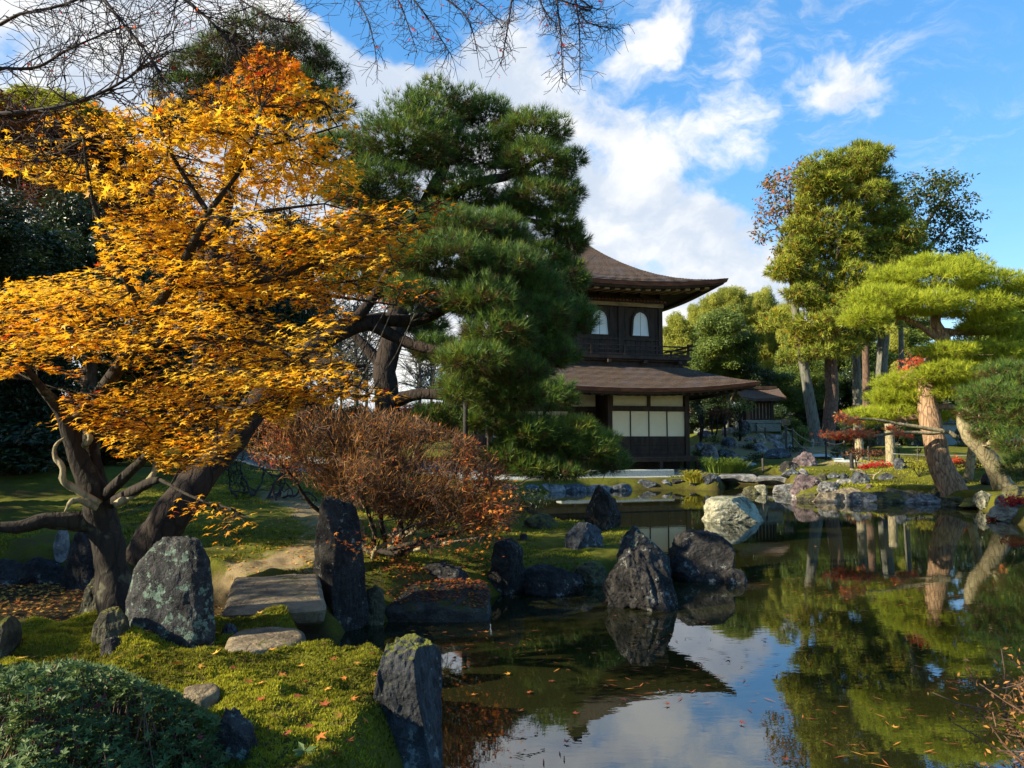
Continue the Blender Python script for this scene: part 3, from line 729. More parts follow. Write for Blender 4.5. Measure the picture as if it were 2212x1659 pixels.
ROCK_PURP = rockmat('purple_rock', (.045, .032, .036), (.17, .125, .13), (.42, .42, .39), .5, moss_amt=.2, sc_=2.5)
ROCK_PALE = rockmat('pale_lichen_rock', (.07, .07, .05), (.36, .34, .24), (.55, .56, .48), .5, (.24, .25, .03), .35, sc_=3.5)
ICO = {}
def ico(n):
    if n not in ICO:
        b_ = bmesh.new(); bmesh.ops.create_icosphere(b_, subdivisions=n, radius=1)
        ICO[n] = (np.array([v.co[:] for v in b_.verts]), np.array([[v.index for v in f.verts] for f in b_.faces])); b_.free()
    return ICO[n]
def rock_shape(wd, dp, ht, seed, sub=4, boxy=2.8, taper=.25, cuts=9, amp=.13, strata=0.0, lean=0.0, depth=.15):
    r = np.random.default_rng(seed); d, F = ico(sub)
    p = d / (np.sum(np.abs(d) ** boxy, 1, keepdims=True) ** (1 / boxy))
    for k in range(cuts):
        n_ = unit(r.normal(size=3) * (1, 1, .8)); c = r.uniform(.62, .9)
        p = p - n_ * np.maximum(0, p @ n_ - c)[:, None]
    off = r.uniform(0, 50, 3)
    big = fbm(p * 1.3 + off, 3, seed); fine = fbm(p * 4.5 + off, 4, seed + 3); rid = np.abs(fbm(p * 2.6 + off, 4, seed + 7))
    disp = amp * (1.2 * big + .85 * fine - .9 * rid)
    if strata: disp = disp + strata * vnoise(np.stack([p[:, 0] * 7 + p[:, 2] * 1.5, p[:, 1] * 7, p[:, 2] * 1.2], 1) + off, seed + 5)
    p = p * (1 + disp)[:, None]
    z01 = np.clip((p[:, 2] + 1) / 2, 0, 1.1); s = 1 - taper * z01 ** 1.3
    p = np.stack([p[:, 0] * s + lean * z01, p[:, 1] * s, p[:, 2]], 1)
    p[:, 2] = (p[:, 2] - p[:, 2].min()) / (p[:, 2].max() - p[:, 2].min())
    p[:, 0] = (p[:, 0] - (p[:, 0].max() + p[:, 0].min()) / 2) / (p[:, 0].max() - p[:, 0].min()); p[:, 1] /= (p[:, 1].max() - p[:, 1].min())
    return p * (wd, dp, ht + depth) - (0, 0, depth), F
NR = [0]
def rock(x0, y0, x1, y1, label, mat, name='rock', dk=.8, sub=4, group=None, yb=None, **kw):
    """a rock whose outline spans x0..x1, y0..y1 in the picture and whose foot meets ground or water at y1"""
    NR[0] += 1; cx = (x0 + x1) / 2
    g_ = hit(cx, yb or y1); Y = g_[1]
    wd = (kray(x1, y1)[0] - kray(x0, y1)[0]) * Y * (1.12 if Y > 14 else 1.04); ht = CAMH + kray(cx, y0)[1] * (Y + wd * dk * .35) - g_[2]
    ht = max(ht, .04); dp = wd * dk; depth = .12 + .12 * ht
    V, F = rock_shape(wd, dp, ht, 100 + NR[0] * 13, sub, depth=depth, **kw)
    o_ = obj(name, V, F, mat, None, False); o_.location = (kray(cx, y1)[0] * (Y + dp * .42), Y + dp * .42, g_[2])
    return tag(o_, label, 'rock', group)
UP = dict(boxy=3.0, taper=.35, cuts=6, amp=.10)
# near left bank
rock(272, 1158, 474, 1392, 'big squat boulder blotched with green and blue lichen before the leaning pine trunk', ROCK_LICH, 'boulder', .7, 6, boxy=3.2, taper=.34, cuts=6, amp=.06)
rock(676, 1070, 792, 1352, 'tall dark standing stone at the right end of the slab bridge', ROCK_DARK, 'standing_stone', .8, 6, boxy=2.9, taper=.50, cuts=7, amp=.09, strata=.03, lean=-.25)
rock(133, 1138, 218, 1278, 'black upright stone behind the maple trunk, at the edge of the leaf covered hollow', ROCK_DARK, 'standing_stone', .7, 5, boxy=3.4, taper=.2, cuts=5, amp=.05)
rock(116, 1140, 150, 1215, 'narrow grey stone tucked behind the black upright stone', ROCK_GREY, 'rock', .7, 4, **UP)
rock(180, 1220, 264, 1318, 'lumpy moss covered rock left of the big lichen boulder', ROCK_MOSS, 'rock', .8, 5, taper=.3, amp=.17)
rock(201, 1312, 276, 1390, 'low bright mossy rock strewn with leaves at the foot of the lichen boulder', ROCK_MOSS, 'rock', .8, 5, taper=.3, amp=.1)
rock(212, 1374, 278, 1418, 'small dark rock below the low mossy rock, beside the maple foot', ROCK_DARK, 'rock', .9, 4)
rock(52, 1203, 138, 1268, 'broad dark edging rock at the back of the leaf covered hollow', ROCK_DARK, 'rock', .9, 4, boxy=3, taper=.2)
rock(-60, 1208, 60, 1268, 'low dark edging rock at the far left of the hollow, cut by the photo edge', ROCK_DARK, 'rock', .7, 4, boxy=3, taper=.2)
rock(-70, 1335, 26, 1425, 'rounded dark rock cut off by the left edge of the photo', ROCK_MOSS, 'rock', .9, 4)
rock(774, 1262, 832, 1352, 'dark block with a mossy yellow top right of the standing stone', ROCK_MOSS, 'rock', .9, 5, boxy=3.4, taper=.15)
rock(832, 1262, 1062, 1344, 'flat ledge rock by the water under a carpet of red leaves', rockmat('ledge_rock', (.018, .016, .014), (.06, .055, .045), (.3, .3, .25), .15, (.06, .07, .012), .55, sc_=4), 'ledge_rock', .55, 5, boxy=7.0, taper=.04, amp=.035, cuts=2)
rock(880, 1212, 1010, 1275, 'dark hollowed rock under the brown twiggy shrub', ROCK_DARK, 'rock', .6, 5, boxy=3, taper=.3)
rock(1042, 1163, 1136, 1290, 'tall block with a mossy cap at the left end of the moss islet', ROCK_DARK, 'rock', .9, 5, boxy=3.6, taper=.15, cuts=5)
rock(1130, 1220, 1262, 1288, 'wide dark waterside rock with pale flecks below the moss islet', ROCK_DARK, 'rock', .7, 5, boxy=3.2, taper=.25)
rock(1233, 1211, 1314, 1266, 'moss topped waterside rock beside the wide dark rock', ROCK_MOSS, 'rock', .8, 5, boxy=3.2, taper=.2)
rock(1220, 1127, 1304, 1184, 'small slate blue layered rock lying on the moss islet', ROCK_BLUE, 'rock', .8, 5, amp=.13, strata=.06)
rock(1335, 1136, 1448, 1262, 'lichened bluish rock standing behind the furrowed cone shaped rock', ROCK_LICH, 'rock', .8, 5, boxy=3.4, taper=.2, amp=.1)
rock(1305, 1178, 1464, 1322, 'cone shaped dark rock with deep furrows rising from the water', ROCK_DARK, 'rock', .85, 6, boxy=2.5, taper=.45, cuts=5, amp=.11, strata=.08)
rock(1448, 1143, 1586, 1258, 'broad black rock in the water right of the furrowed rock', ROCK_DARK, 'rock', .8, 6, boxy=2.9, taper=.4, cuts=8)
rock(1262, 1046, 1344, 1148, 'tall upright dark rock in the pond behind the moss islet', ROCK_DARK, 'standing_stone', .8, 5, boxy=2.6, taper=.5, cuts=6, amp=.12, strata=.05, lean=-.1)
rock(1522, 1073, 1640, 1128, 'pale flat topped rock alone in the middle of the pond', ROCK_PALE, 'rock', .8, 6, boxy=5.5, taper=.16, cuts=3, amp=.07)
rock(1128, 1109, 1212, 1144, 'low dark rock with a yellow mossy end behind the moss islet', ROCK_MOSS, 'rock', .8, 4)
rock(1118, 1151, 1142, 1168, 'little black stone on the moss islet beside the twiggy shrub', ROCK_DARK, 'stone', .9, 3)
rock(796, 1380, 960, 1662, 'big dark grey slab sided rock holding the foreground moss bank at the water', rockmat('bank_rock', (.014, .015, .017), (.062, .064, .070), (.28, .32, .30), .55, (.15, .16, .018), .8, sc_=3.5), 'boulder', 1.1, 6, boxy=4.5, taper=.06, cuts=5, amp=.07, strata=.03)
rock(452, 1530, 545, 1650, 'blue lichened rock half hidden by the clipped azalea on the moss', ROCK_LICH, 'rock', .9, 5, boxy=2.8, taper=.3)
rock(474, 1346, 514, 1374, 'small bluish stone at the near left corner of the slab bridge', ROCK_BLUE, 'stone', .9, 3)
rock(1560, 1226, 1612, 1262, 'small dark stone awash beside the broad black rock', ROCK_DARK, 'stone', .9, 3)
# flat stones in the moss
def flat_stone(pts, z, th, mat, label, name='stepping_stone', seed=1, cat='stepping stone'):
    b_ = bmesh.new(); pts = np.array([G(px, py, z) for px, py in pts]); c = pts.mean(0); n_ = 40
    loop = spline(np.vstack([pts, pts[:1]]), n_ + 1)[:-1]; vs = []
    V = []; 
    for k, (sc__, dz) in enumerate(((1.03, -th), (1.0, -.02), (.97, 0), (.8, .006), (.5, .008), (.2, .01))):
        q = c + (loop - c) * sc__; q[:, 2] = z + dz + .012 * fbm(q * 6, 3, seed) * (k > 0); V.append(q)
    V.append(np.array([[c[0], c[1], z + .01]])); Vv = np.vstack(V); Q = []; 
    for k in range(5):
        for i_ in range(n_): Q.append((k * n_ + i_, k * n_ + (i_ + 1) % n_, (k + 1) * n_ + (i_ + 1) % n_, (k + 1) * n_ + i_))
    T = [(5 * n_ + i_, 5 * n_ + (i_ + 1) % n_, 6 * n_) for i_ in range(n_)]
    b_.free()
    return solo(name, Vv, [np.array(Q), np.array(T)], mat, label, cat, tuple(c), True)
M_SAND = rockmat('sandstone_slab', (.085, .065, .042), (.24, .185, .115), (.30, .26, .19), .25, (.09, .09, .015), .22, sc_=2.5, vein=.1)
flat_stone([(490, 1420), (488, 1385), (520, 1362), (590, 1354), (655, 1362), (652, 1384), (600, 1398), (555, 1408)], .47, .1, M_SAND, 'flat pale stepping stone let into the moss before the slab bridge', seed=4)
flat_stone([(396, 1502), (402, 1484), (452, 1476), (474, 1484), (470, 1496), (430, 1504)], .50, .08, M_SAND, 'flat grey stepping stone almost overgrown by moss above the azalea', seed=6)
# slab bridge over the channel
q = [G(478, 1318, .50), G(706, 1310, .50), G(690, 1236, .50), G(505, 1240, .50)]
def slab(quad, zt, th, mat, name, label, cat, seed, nx=40, ny=24, rag=.03, par=None):
    q = np.array(quad)[:, :2]; u = np.linspace(0, 1, nx)[:, None]; v = np.linspace(0, 1, ny)[None]
    X = np.stack([(q[0][k] * (1 - u) + q[1][k] * u) * (1 - v) + (q[3][k] * (1 - u) + q[2][k] * u) * v for k in (0, 1)], -1)
    ed = np.minimum(np.minimum(u, 1 - u) * nx, np.minimum(v, 1 - v) * ny); c = X.reshape(-1, 2).mean(0)
    p_ = np.concatenate([X.reshape(-1, 2), np.zeros((nx * ny, 1))], 1)
    wob = 1 + rag * fbm(p_ * 2.2, 3, seed)
    top = np.concatenate([c + (p_[:, :2] - c) * wob[:, None], (zt + .02 * fbm(p_ * 3, 4, seed + 1) - .04 * np.exp(-ed.reshape(-1) * .9))[:, None]], 1)
    bot = top.copy(); bot[:, :2] = c + (bot[:, :2] - c) * (.97 + .02 * fbm(p_ * 4, 2, seed + 2))[:, None]; bot[:, 2] = zt - th * (1 + .35 * fbm(p_ * 1.6, 3, seed + 4) - .5 * np.exp(-ed.reshape(-1) * .5))
    i_ = np.arange(nx - 1)[:, None] * ny; j_ = np.arange(ny - 1)[None]; k = i_ + j_
    Qt = np.stack([k, k + ny, k + ny + 1, k + 1], -1).reshape(-1, 4); Qb = Qt[:, ::-1] + nx * ny
    rim = [a_ * ny for a_ in range(nx)] + [(nx - 1) * ny + b_ for b_ in range(1, ny)] + [a_ * ny + ny - 1 for a_ in range(nx - 2, -1, -1)] + [b_ for b_ in range(ny - 2, 0, -1)]
    rim = np.array(rim); r2 = np.roll(rim, -1)
    Qs = np.stack([rim, rim + nx * ny, r2 + nx * ny, r2], -1)
    V = np.vstack([top, bot])
    if par is not None: return obj(name, V, [Qt, Qb, Qs], mat, par, False)
    return solo(name, V, [Qt, Qb, Qs], mat, label, cat, None, False)
slab(q, .505, .17, M_SAND, 'slab_bridge', 'sandy stone slab bridge between the lichen boulder and the tall standing stone', 'bridge', 9)
# ---------------- far shore. picture boxes read from enlargements
def z3(x0, y0, x1, y1): return (x0 * .208 + 1504.2, y0 * .208 + 849.4, x1 * .208 + 1504.2, y1 * .208 + 849.4)
def zB(x0, y0, x1, y1): return (x0 * .208 + 1185.6, y0 * .208 + 796.3, x1 * .208 + 1185.6, y1 * .208 + 796.3)
def z4(x0, y0, x1, y1): return (x0 * .2133 + 1769.6, y0 * .2133 + 796.3, x1 * .2133 + 1769.6, y1 * .2133 + 796.3)
sh = 'shore edging stones before the pavilion'
rock(*zB(808, 1190, 950, 1252), 'pale wedge stone at the waterline where the low pine bough ends', ROCK_GREY, 'rock', .8, 4)
rock(*zB(925, 1150, 1112, 1248), 'long dark edging stone under the gravel, first right of the pale wedge stone', ROCK_BLUE, 'rock', .5, 4, boxy=3.2)
rock(*zB(1098, 1152, 1262, 1246), 'squarish edging stone in the middle of the pavilion shore row', ROCK_GREY, 'rock', .6, 4, boxy=3.2)
rock(*zB(1255, 1142, 1462, 1246), 'dark edging stone below the yellow grass tuft before the pavilion', ROCK_DARK, 'rock', .5, 4, boxy=3.0)
rock(*zB(1466, 1152, 1600, 1252), 'striped mossy stone left of the big blue grey bridge end rock', ROCK_LICH, 'rock', .6, 4, strata=.08)
rock(*zB(1588, 1086, 1788, 1262), 'blue grey leaning rock at the left end of the far stone bridge', ROCK_BLUE, 'rock', .8, 5, taper=.35, lean=.1, strata=.03)
for k in range(7):
    px = 1010 + k * 50
    rock(px, 1044 + (k % 3), px + 54 + 6 * (k % 2), 1066 - k * .8, ('leftmost', 'second', 'third', 'fourth', 'fifth', 'sixth', 'last and rightmost')[k] + (' low edging stone' if k in (0, 6) else ' from the left low edging stone') + ' of the gravel shore under the pine bough', ROCK_GREY if k % 2 else ROCK_BLUE, 'rock', .6, 3, group='edging stones under the pine bough', boxy=3.2)
# the far stone bridge: two long slabs on piers
def far_slab(px0, px1, pyt, Y0, Y1, label, seed, th=.34):
    zt = CAMH + kray((px0 + px1) / 2, pyt)[1] * Y0
    qd = [P(px0, pyt, Y0 + .15), P(px1, pyt, Y0), P(px1 - 4, pyt, Y1 - .15), P(px0 + 4, pyt, Y1)]
    return slab(qd, zt, th, ROCK_GREY, 'stone_bridge_slab', label, 'bridge slab', seed, 30, 10, .06)
far_slab(1552, 1634, 1026.5, 25.6, 26.9, 'left long slab of the far stone bridge, mottled grey', 21)
far_slab(1633, 1726, 1031.0, 25.0, 26.3, 'right long slab of the far stone bridge, running to the purple rock', 22)
rock(*z3(600, 945, 725, 1050), 'pale pier rock under the joint of the two bridge slabs', ROCK_PALE, 'rock', .9, 4)
rock(*z3(490, 965, 640, 1048), 'yellow mossy rock under the left bridge slab', ROCK_MOSS, 'rock', .8, 4)
rock(*z3(1010, 840, 1275, 1085), 'big purplish rock at the right end of the far stone bridge', ROCK_PURP, 'rock', .8, 5, boxy=3.0, taper=.22)
rock(*z3(1262, 915, 1545, 1085), 'grey ridged shore rock just right of the purplish rock', ROCK_GREY, 'rock', .6, 5, strata=.05)
rock(*z3(1355, 978, 1745, 1105), 'long sloping tan shore rock along the water', ROCK_WARM, 'rock', .5, 5, boxy=2.8, taper=.45)
rock(*z3(1725, 1008, 1990, 1118), 'mossy brown shore rock right of the long sloping rock', ROCK_WARM, 'rock', .6, 5)
rock(*z3(1970, 982, 2150, 1138), 'upright blocky brown shore rock below the red leaved shrub', ROCK_WARM, 'rock', .8, 5, boxy=3.3, taper=.15)
rock(*z4(832, 1228, 1050, 1348), 'wide weathered shore rock with a pale top left of the red pine foot', ROCK_WARM, 'rock', .6, 5, boxy=3)
rock(*z4(1122, 1182, 1275, 1362), 'mossy shore rock touching the foot of the red pine', ROCK_MOSS, 'rock', .8, 5)
rock(*z4(1245, 1288, 1490, 1405), 'yellow moss hummock at the waterline under the red pine', ROCK_MOSS, 'moss_mound', .8, 5, amp=.2)
rock(*z4(1465, 1308, 1610, 1405), 'small dark mossy rock between the red pine and the sunlit rock', ROCK_MOSS, 'rock', .8, 4)
rock(*z4(1592, 1232, 1800, 1425), 'sunlit pale yellow rock at the right shore', ROCK_PALE, 'rock', .8, 5, boxy=3.0)
rock(*z4(1782, 1275, 1900, 1425), 'shaded brown rock under red leaves at the right shore', ROCK_WARM, 'rock', .8, 4)
rock(*z4(1632, 1048, 1828, 1182), 'dark triangular rock at the foot of the leaning pale trunk', ROCK_DARK, 'rock', .7, 4, taper=.5)
rock(*z4(1355, 1088, 1570, 1165), 'mossy humped rock behind the red pine trunk', ROCK_MOSS, 'rock', .7, 4)
rock(*z4(1880, 1180, 2100, 1300), 'yellow mossy hump at the right edge of the far shore', ROCK_MOSS, 'rock', .8, 4, amp=.15)
# rockery and garden behind the bridge
RK = [((20, 385, 170, 475), 'purplish square rock high in the rockery beside the pavilion corner', ROCK_PURP), ((55, 525, 222, 708), 'tall mottled rock in the rockery nearest the pavilion', ROCK_GREY),
      ((0, 510, 105, 592), 'black rock behind the tall mottled rockery rock', ROCK_GREY), ((208, 575, 395, 670), 'greenish rounded rock right of the tall mottled rock', ROCK_LICH),
      ((318, 625, 545, 705), 'low pale ridge rock in front of the greenish rock', ROCK_GREY), ((268, 452, 395, 562), 'blue white pointed rock in the rockery', ROCK_BLUE),
      ((508, 450, 605, 502), 'small slate blue rock below the egg shaped stone', ROCK_GREY), ((598, 415, 722, 525), 'yellowish upright rock left of the stone steps', ROCK_PALE),
      ((868, 388, 980, 525), 'yellowish upright rock right of the stone steps', ROCK_PALE), ((596, 516, 765, 612), 'dark purple rock below the stone steps', ROCK_GREY),
      ((712, 568, 965, 685), 'large blue grey mottled rock below the steps', ROCK_BLUE), ((438, 712, 645, 755), 'flat grey rock in the grass behind the bridge', ROCK_GREY),
      ((876, 703, 1055, 790), 'black humped rock behind the right bridge slab', ROCK_DARK), ((893, 775, 1066, 862), 'grey blue rock set before the black humped rock', ROCK_BLUE),
      ((1022, 603, 1245, 760), 'big brown green rounded rock beside the sandy path', ROCK_PURP), ((1238, 828, 1362, 915), 'round dark moss cushion rock near the purplish rock', ROCK_MOSS),
      ((1356, 823, 1505, 890), 'flat bluish rock in the lawn right of the moss cushion', ROCK_BLUE), ((1498, 828, 1585, 894), 'small pale blue rock beside the flat bluish rock', ROCK_BLUE),
      ((1468, 888, 1645, 938), 'low pale slab rock at the front of the blue rocks', ROCK_GREY), ((1616, 812, 1788, 945), 'large slate blue rock under the bare crooked branch', ROCK_BLUE),
      ((1900, 823, 2056, 904), 'dark blue domed rock on the lawn by the shore', ROCK_BLUE), ((2062, 673, 2190, 795), 'blue grey upright rock by the pale pole, right of the red plant', ROCK_BLUE),
      ((1022, 575, 1150, 615), 'whitish flat rock on the slope above the sandy path', ROCK_PALE), ((1755, 942, 1836, 992), 'small purple stone at the shore below the slate blue rock', ROCK_PURP),
      ((1112, 560, 1205, 625), 'sandy boulder at the left tree foot', ROCK_WARM), ((325, 535, 405, 578), 'small lilac stone under the blue white pointed rock', ROCK_PURP),
      ((395, 505, 485, 572), 'brown stone right of the blue white pointed rock', ROCK_WARM), ((262, 350, 420, 440), 'earthy rock below the round leaved garden tree', ROCK_WARM),
      ((1060, 780, 1160, 850), 'grey stone beside the bridge end in the grass', ROCK_GREY), ((462, 795, 515, 838), 'small round grey stone sitting on the left bridge slab', ROCK_GREY), ((1190, 470, 1225, 560), 'white pointed stone left of the big tree foot', ROCK_PALE)]
for bxx, lb, mt in RK: rock(*z3(*bxx), lb, mt, 'rock', .75, 4, boxy=2.8, taper=.3, cuts=8)
rk_items = []; rk_marks = [('purplish square rock', 1524, 939), ('tall mottled rock', 1533, 977), ('greenish rounded rock', 1567, 979), ('blue white pointed rock', 1573, 955), ('egg shaped stone', 1607, 922), ('left yellowish rock', 1641, 947), ('dark purple rock', 1645, 967), ('large blue grey mottled rock', 1679, 980), ('stone steps', 1675, 950)]
for k in range(16):
    a_, b_ = rng.uniform(60, 1000), rng.uniform(430, 690); s_ = rng.uniform(35, 75)
    o_ = rock(*z3(a_, b_ - s_ * .6, a_ + s_, b_), 'small stone', (ROCK_GREY, ROCK_BLUE, ROCK_WARM)[k % 3], 'rock', .8, 3, 'small stones of the rockery'); rk_items.append((o_, (a_ + s_ / 2) * .208 + 1504.2, b_ * .208 + 849.4, 'small rockery stone'))

by_landmark(rk_items, rk_marks, '%s %s the %s')

for k, (px, py, wv, hv, lb) in enumerate(((1790, 1083, 40, 20, 'flat stone wedged between the grey ridged rock and the long tan rock'), (1858, 1084, 34, 22, 'small brown stone after the long sloping tan rock'), (1905, 1085, 44, 24, 'low brown stone left of the blocky brown rock'), (1962, 1085, 40, 26, 'brown stone just right of the blocky brown rock'), (1995, 1087, 36, 20, 'small flat stone left of the mossy rock by the red pine'), (2115, 1098, 44, 22, 'low tan stone before the sunlit pale yellow rock'), (2190, 1118, 50, 30, 'rounded stone at the far right of the shore'), (1700, 1066, 30, 22, 'dark stone in the shade under the right bridge slab'), (1752, 1081, 30, 18, 'small stone at the foot of the purplish rock'))):
    rock(px - wv, py - hv, px + wv, py + 2, lb, (ROCK_WARM, ROCK_GREY, ROCK_MOSS)[k % 3], 'rock', .6, 4, boxy=3.2)
# ------------------------------------------------------------------ bark and foliage materials
BK_PINE = barkmat('dark_pine_bark', (.010, .008, .007), (.042, .028, .021), 9, .4, 1.0)
BK_RED = barkmat('plated_red_bark', (.09, .05, .03), (.46, .29, .17), 12, .20, 1.0, bumpd=.04)
BK_MAPLE = barkmat('maple_bark', (.010, .008, .007), (.034, .026, .020), 14, .3, .8, (.10, .095, .06), .015)
BK_PALE = barkmat('pale_mottled_bark', (.10, .08, .05), (.36, .30, .18), 9, .4, .7, (.12, .13, .05), .02)
BK_GREY = barkmat('grey_trunk_bark', (.05, .05, .042), (.17, .16, .13), 8, .2, .6, (.11, .15, .10), .02)
BK_BROWN = barkmat('brown_trunk_bark', (.05, .032, .024), (.17, .105, .075), 8, .35, .8)
BK_TWIG = plain('bare_twig', (.035, .022, .015), (.11, .072, .048), 12, rough=.8, bump=0)
BK_TWIGD = plain('dark_twig', (.03, .022, .026), (.06, .045, .045), 12, rough=.8, bump=0)
LF_PINE = leafmat('pine_needles', [(0, (.10, .055, .025)), (.12, (.11, .075, .028)), (.2, (.034, .066, .018)), (.5, (.078, .150, .030)), (.75, (.14, .215, .035)), (1, (.30, .31, .045))], .28, .5, .25)
LF_PINEY = leafmat('sunny_pine_needles', [(0, (.16, .09, .03)), (.1, (.13, .18, .024)), (.5, (.37, .44, .038)), (1, (.56, .57, .055))], .46, .55, .2)
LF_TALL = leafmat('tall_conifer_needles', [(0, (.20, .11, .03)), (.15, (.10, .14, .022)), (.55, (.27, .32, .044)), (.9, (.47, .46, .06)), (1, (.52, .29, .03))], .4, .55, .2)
LF_MAPLE = leafmat('maple_leaves', [(0, (.80, .54, .06)), (.2, (.82, .47, .03)), (.42, (.78, .35, .018)), (.62, (.66, .20, .014)), (.82, (.52, .085, .014)), (1, (.36, .03, .014))], .5, .5, .25)
LF_RED = leafmat('red_leaves', [(0, (.78, .34, .10)), (.35, (.70, .17, .08)), (.7, (.58, .06, .04)), (1, (.34, .02, .025))], .6)
LF_DARK = leafmat('dark_evergreen_leaves', [(0, (.012, .022, .010)), (.5, (.028, .050, .016)), (1, (.065, .10, .03))], .2, .35, .45)
LF_MID = leafmat('mid_green_leaves', [(0, (.045, .075, .018)), (.5, (.11, .165, .03)), (1, (.24, .28, .05))], .35, .45, .3)
LF_BAMB = leafmat('bamboo_leaves', [(0, (.16, .19, .03)), (.5, (.33, .36, .06)), (1, (.52, .50, .10))], .45)
LF_RUST = leafmat('rust_leaves', [(0, (.05, .022, .015)), (.5, (.12, .045, .025)), (1, (.22, .09, .03))], .3)
LF_MIXED = leafmat('turning_leaves', [(0, (.03, .055, .015)), (.45, (.09, .12, .025)), (.7, (.22, .16, .03)), (1, (.45, .12, .03))], .4)
LF_AZAL = leafmat('azalea_leaves', [(0, (.03, .055, .018)), (.45, (.065, .115, .035)), (.85, (.14, .18, .06)), (.92, (.18, .045, .05)), (1, (.18, .025, .05))], .3, .5, .2)

def path(pts): return [P(*p) for p in pts]
def needle_pad(root, px, py, Y, rx, ry, mat, L, wd, dens=1.0, k=12, dpt=1.0, brown=.16, vmean=.5, name='needle_pad', upw=.6, flat=.5, spread=.55):
    c = P(px, py, Y); ax = rx / FPX * Y; az_ = ry / FPX * Y; ay = ax * dpt
    n = max(10, int(dens * 24 * (ax * az_ + ax * ay + ay * az_) / (L * L)))
    pt, nr = blob_points(c, ax, ay, az_, n, .45, flat)
    d = unit(nr * .75 + np.array((0, 0, upw)))
    v = np.clip(rng.normal(vmean, .17, n), .2, 1)
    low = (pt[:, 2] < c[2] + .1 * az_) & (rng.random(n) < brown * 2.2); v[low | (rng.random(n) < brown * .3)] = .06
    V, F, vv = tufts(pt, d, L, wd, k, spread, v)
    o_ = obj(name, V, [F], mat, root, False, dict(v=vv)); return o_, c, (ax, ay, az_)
def twigs_to(root, start, centre, size, mat, n=7, r0=.012, name='branch', seed=0):
    """a limb from start to a pad with forks inside the pad"""
    r = np.random.default_rng(seed); a = np.asarray(start); c = np.asarray(centre); mid = (a + c) / 2 + r.normal(0, .12, 3) * np.linalg.norm(c - a) + (0, 0, .08 * np.linalg.norm(c - a))
    b_ = MB(); ln = np.linalg.norm(c - a); rr = max(r0, .009 * ln)
    V, Q, T = tube([a, mid, c - (0, 0, size[2] * .3)], [rr * 1.5, rr, rr * .6], 10, 6, .15, seed); b_.add(V, Q, T)
    for k in range(n):
        e = c + r.normal(0, .5, 3) * size; s = c - (0, 0, size[2] * .3) + (a - c) * r.uniform(0, .25)
        V, Q, T = tube([s, (s + e) / 2 + r.normal(0, .06, 3) * size, e], [rr * .55, rr * .18], 6, 4, .1, seed + k); b_.add(V, Q, T)
    return b_.build(name, mat, root, False, True)
def nearest(pts, c, below=True):
    p = np.asarray(pts); d = np.linalg.norm(p - c, axis=1) + (np.maximum(0, p[:, 2] - c[2]) * .8 if below else 0)
    return p[int(np.argmin(d))]

# ------------------------------------------------------------------ the leaning pine and the upright pine behind it
pine = thing('leaning_pine', 'big dark pine leaning over from behind the lichen boulder, with long needles', 'pine tree', hit(340, 1180))
tk = path([(318, 1215, 6.9), (370, 1110, 6.9), (450, 1010, 7.1), (530, 910, 7.4), (585, 840, 7.7), (660, 765, 8.1), (740, 715, 8.4), (830, 690, 8.7)])
tube_obj('trunk', tk, [.22, .17, .15, .145, .135, .12, .10, .085], BK_PINE, pine, 40, 14, .14, 3)
limbs = [[(740, 715, 8.4), (800, 650, 8.5), (850, 560, 8.6), (900, 450, 8.8)], [(830, 690, 8.7), (910, 690, 8.7), (1000, 650, 8.6), (1100, 640, 8.6), (1190, 650, 8.7)], [(800, 700, 8.6), (880, 740, 8.6), (960, 760, 8.5), (1060, 770, 8.5), (1140, 800, 8.6)],
         [(850, 560, 8.6), (960, 540, 8.9), (1060, 520, 9.1)], [(660, 765, 8.1), (720, 790, 7.9), (790, 790, 8.0)]]
NODES = [tk[i] for i in range(4, 8)]
for k, l in enumerate(limbs):
    pl_ = path(l); tube_obj('branch', pl_, [.085, .06, .035, .02], BK_PINE, pine, 18, 8, .16, 20 + k); NODES += list(spline(pl_, 14))
PADS_A = [(983, 508, 8.9, 115, 52, .5), (948, 567, 8.4, 130, 52, .5), (1089, 592, 8.6, 108, 58, .5), (1065, 505, 9.1, 80, 50, .5), (1147, 633, 8.7, 75, 56, .5), (1147, 690, 8.6, 98, 82, .52), (1080, 720, 8.1, 90, 60, .5),
          (1042, 655, 8.2, 100, 50, .5), (1235, 696, 9.0, 55, 60, .5), (1182, 770, 8.6, 70, 55, .52), (1030, 782, 8.0, 95, 42, .6), (1118, 806, 8.2, 78, 42, .52), (1110, 858, 8.5, 72, 45, .5), (900, 640, 8.3, 70, 40, .5), (1000, 850, 8.3, 50, 35, .6)]
for k, (px, py, Y, rx, ry, vm) in enumerate(PADS_A):
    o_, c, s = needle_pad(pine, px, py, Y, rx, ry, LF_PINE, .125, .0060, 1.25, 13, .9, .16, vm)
    twigs_to(pine, nearest(NODES, c), c, np.array(s), BK_PINE, 9, .010, 'branch', 50 + k)
pine2 = thing('upright_pine', 'tall dark pine with an upright trunk behind the leaning pine, crown against the clouds', 'pine tree', hit(835, 1000))
b0 = hit(835, 1000); Yb = 12.0
tk2 = [np.array((P(838, 900, Yb)[0], Yb, on_ground(P(838, 900, Yb)[0], Yb) - .2))] + path([(838, 880, Yb), (832, 800, Yb), (850, 720, Yb), (870, 600, 12.0), (900, 480, 12), (960, 360, 12), (1000, 260, 12)])
tube_obj('trunk', tk2, [.25, .205, .19, .18, .15, .12, .08, .04], BK_PINE, pine2, 40, 14, .12, 4)
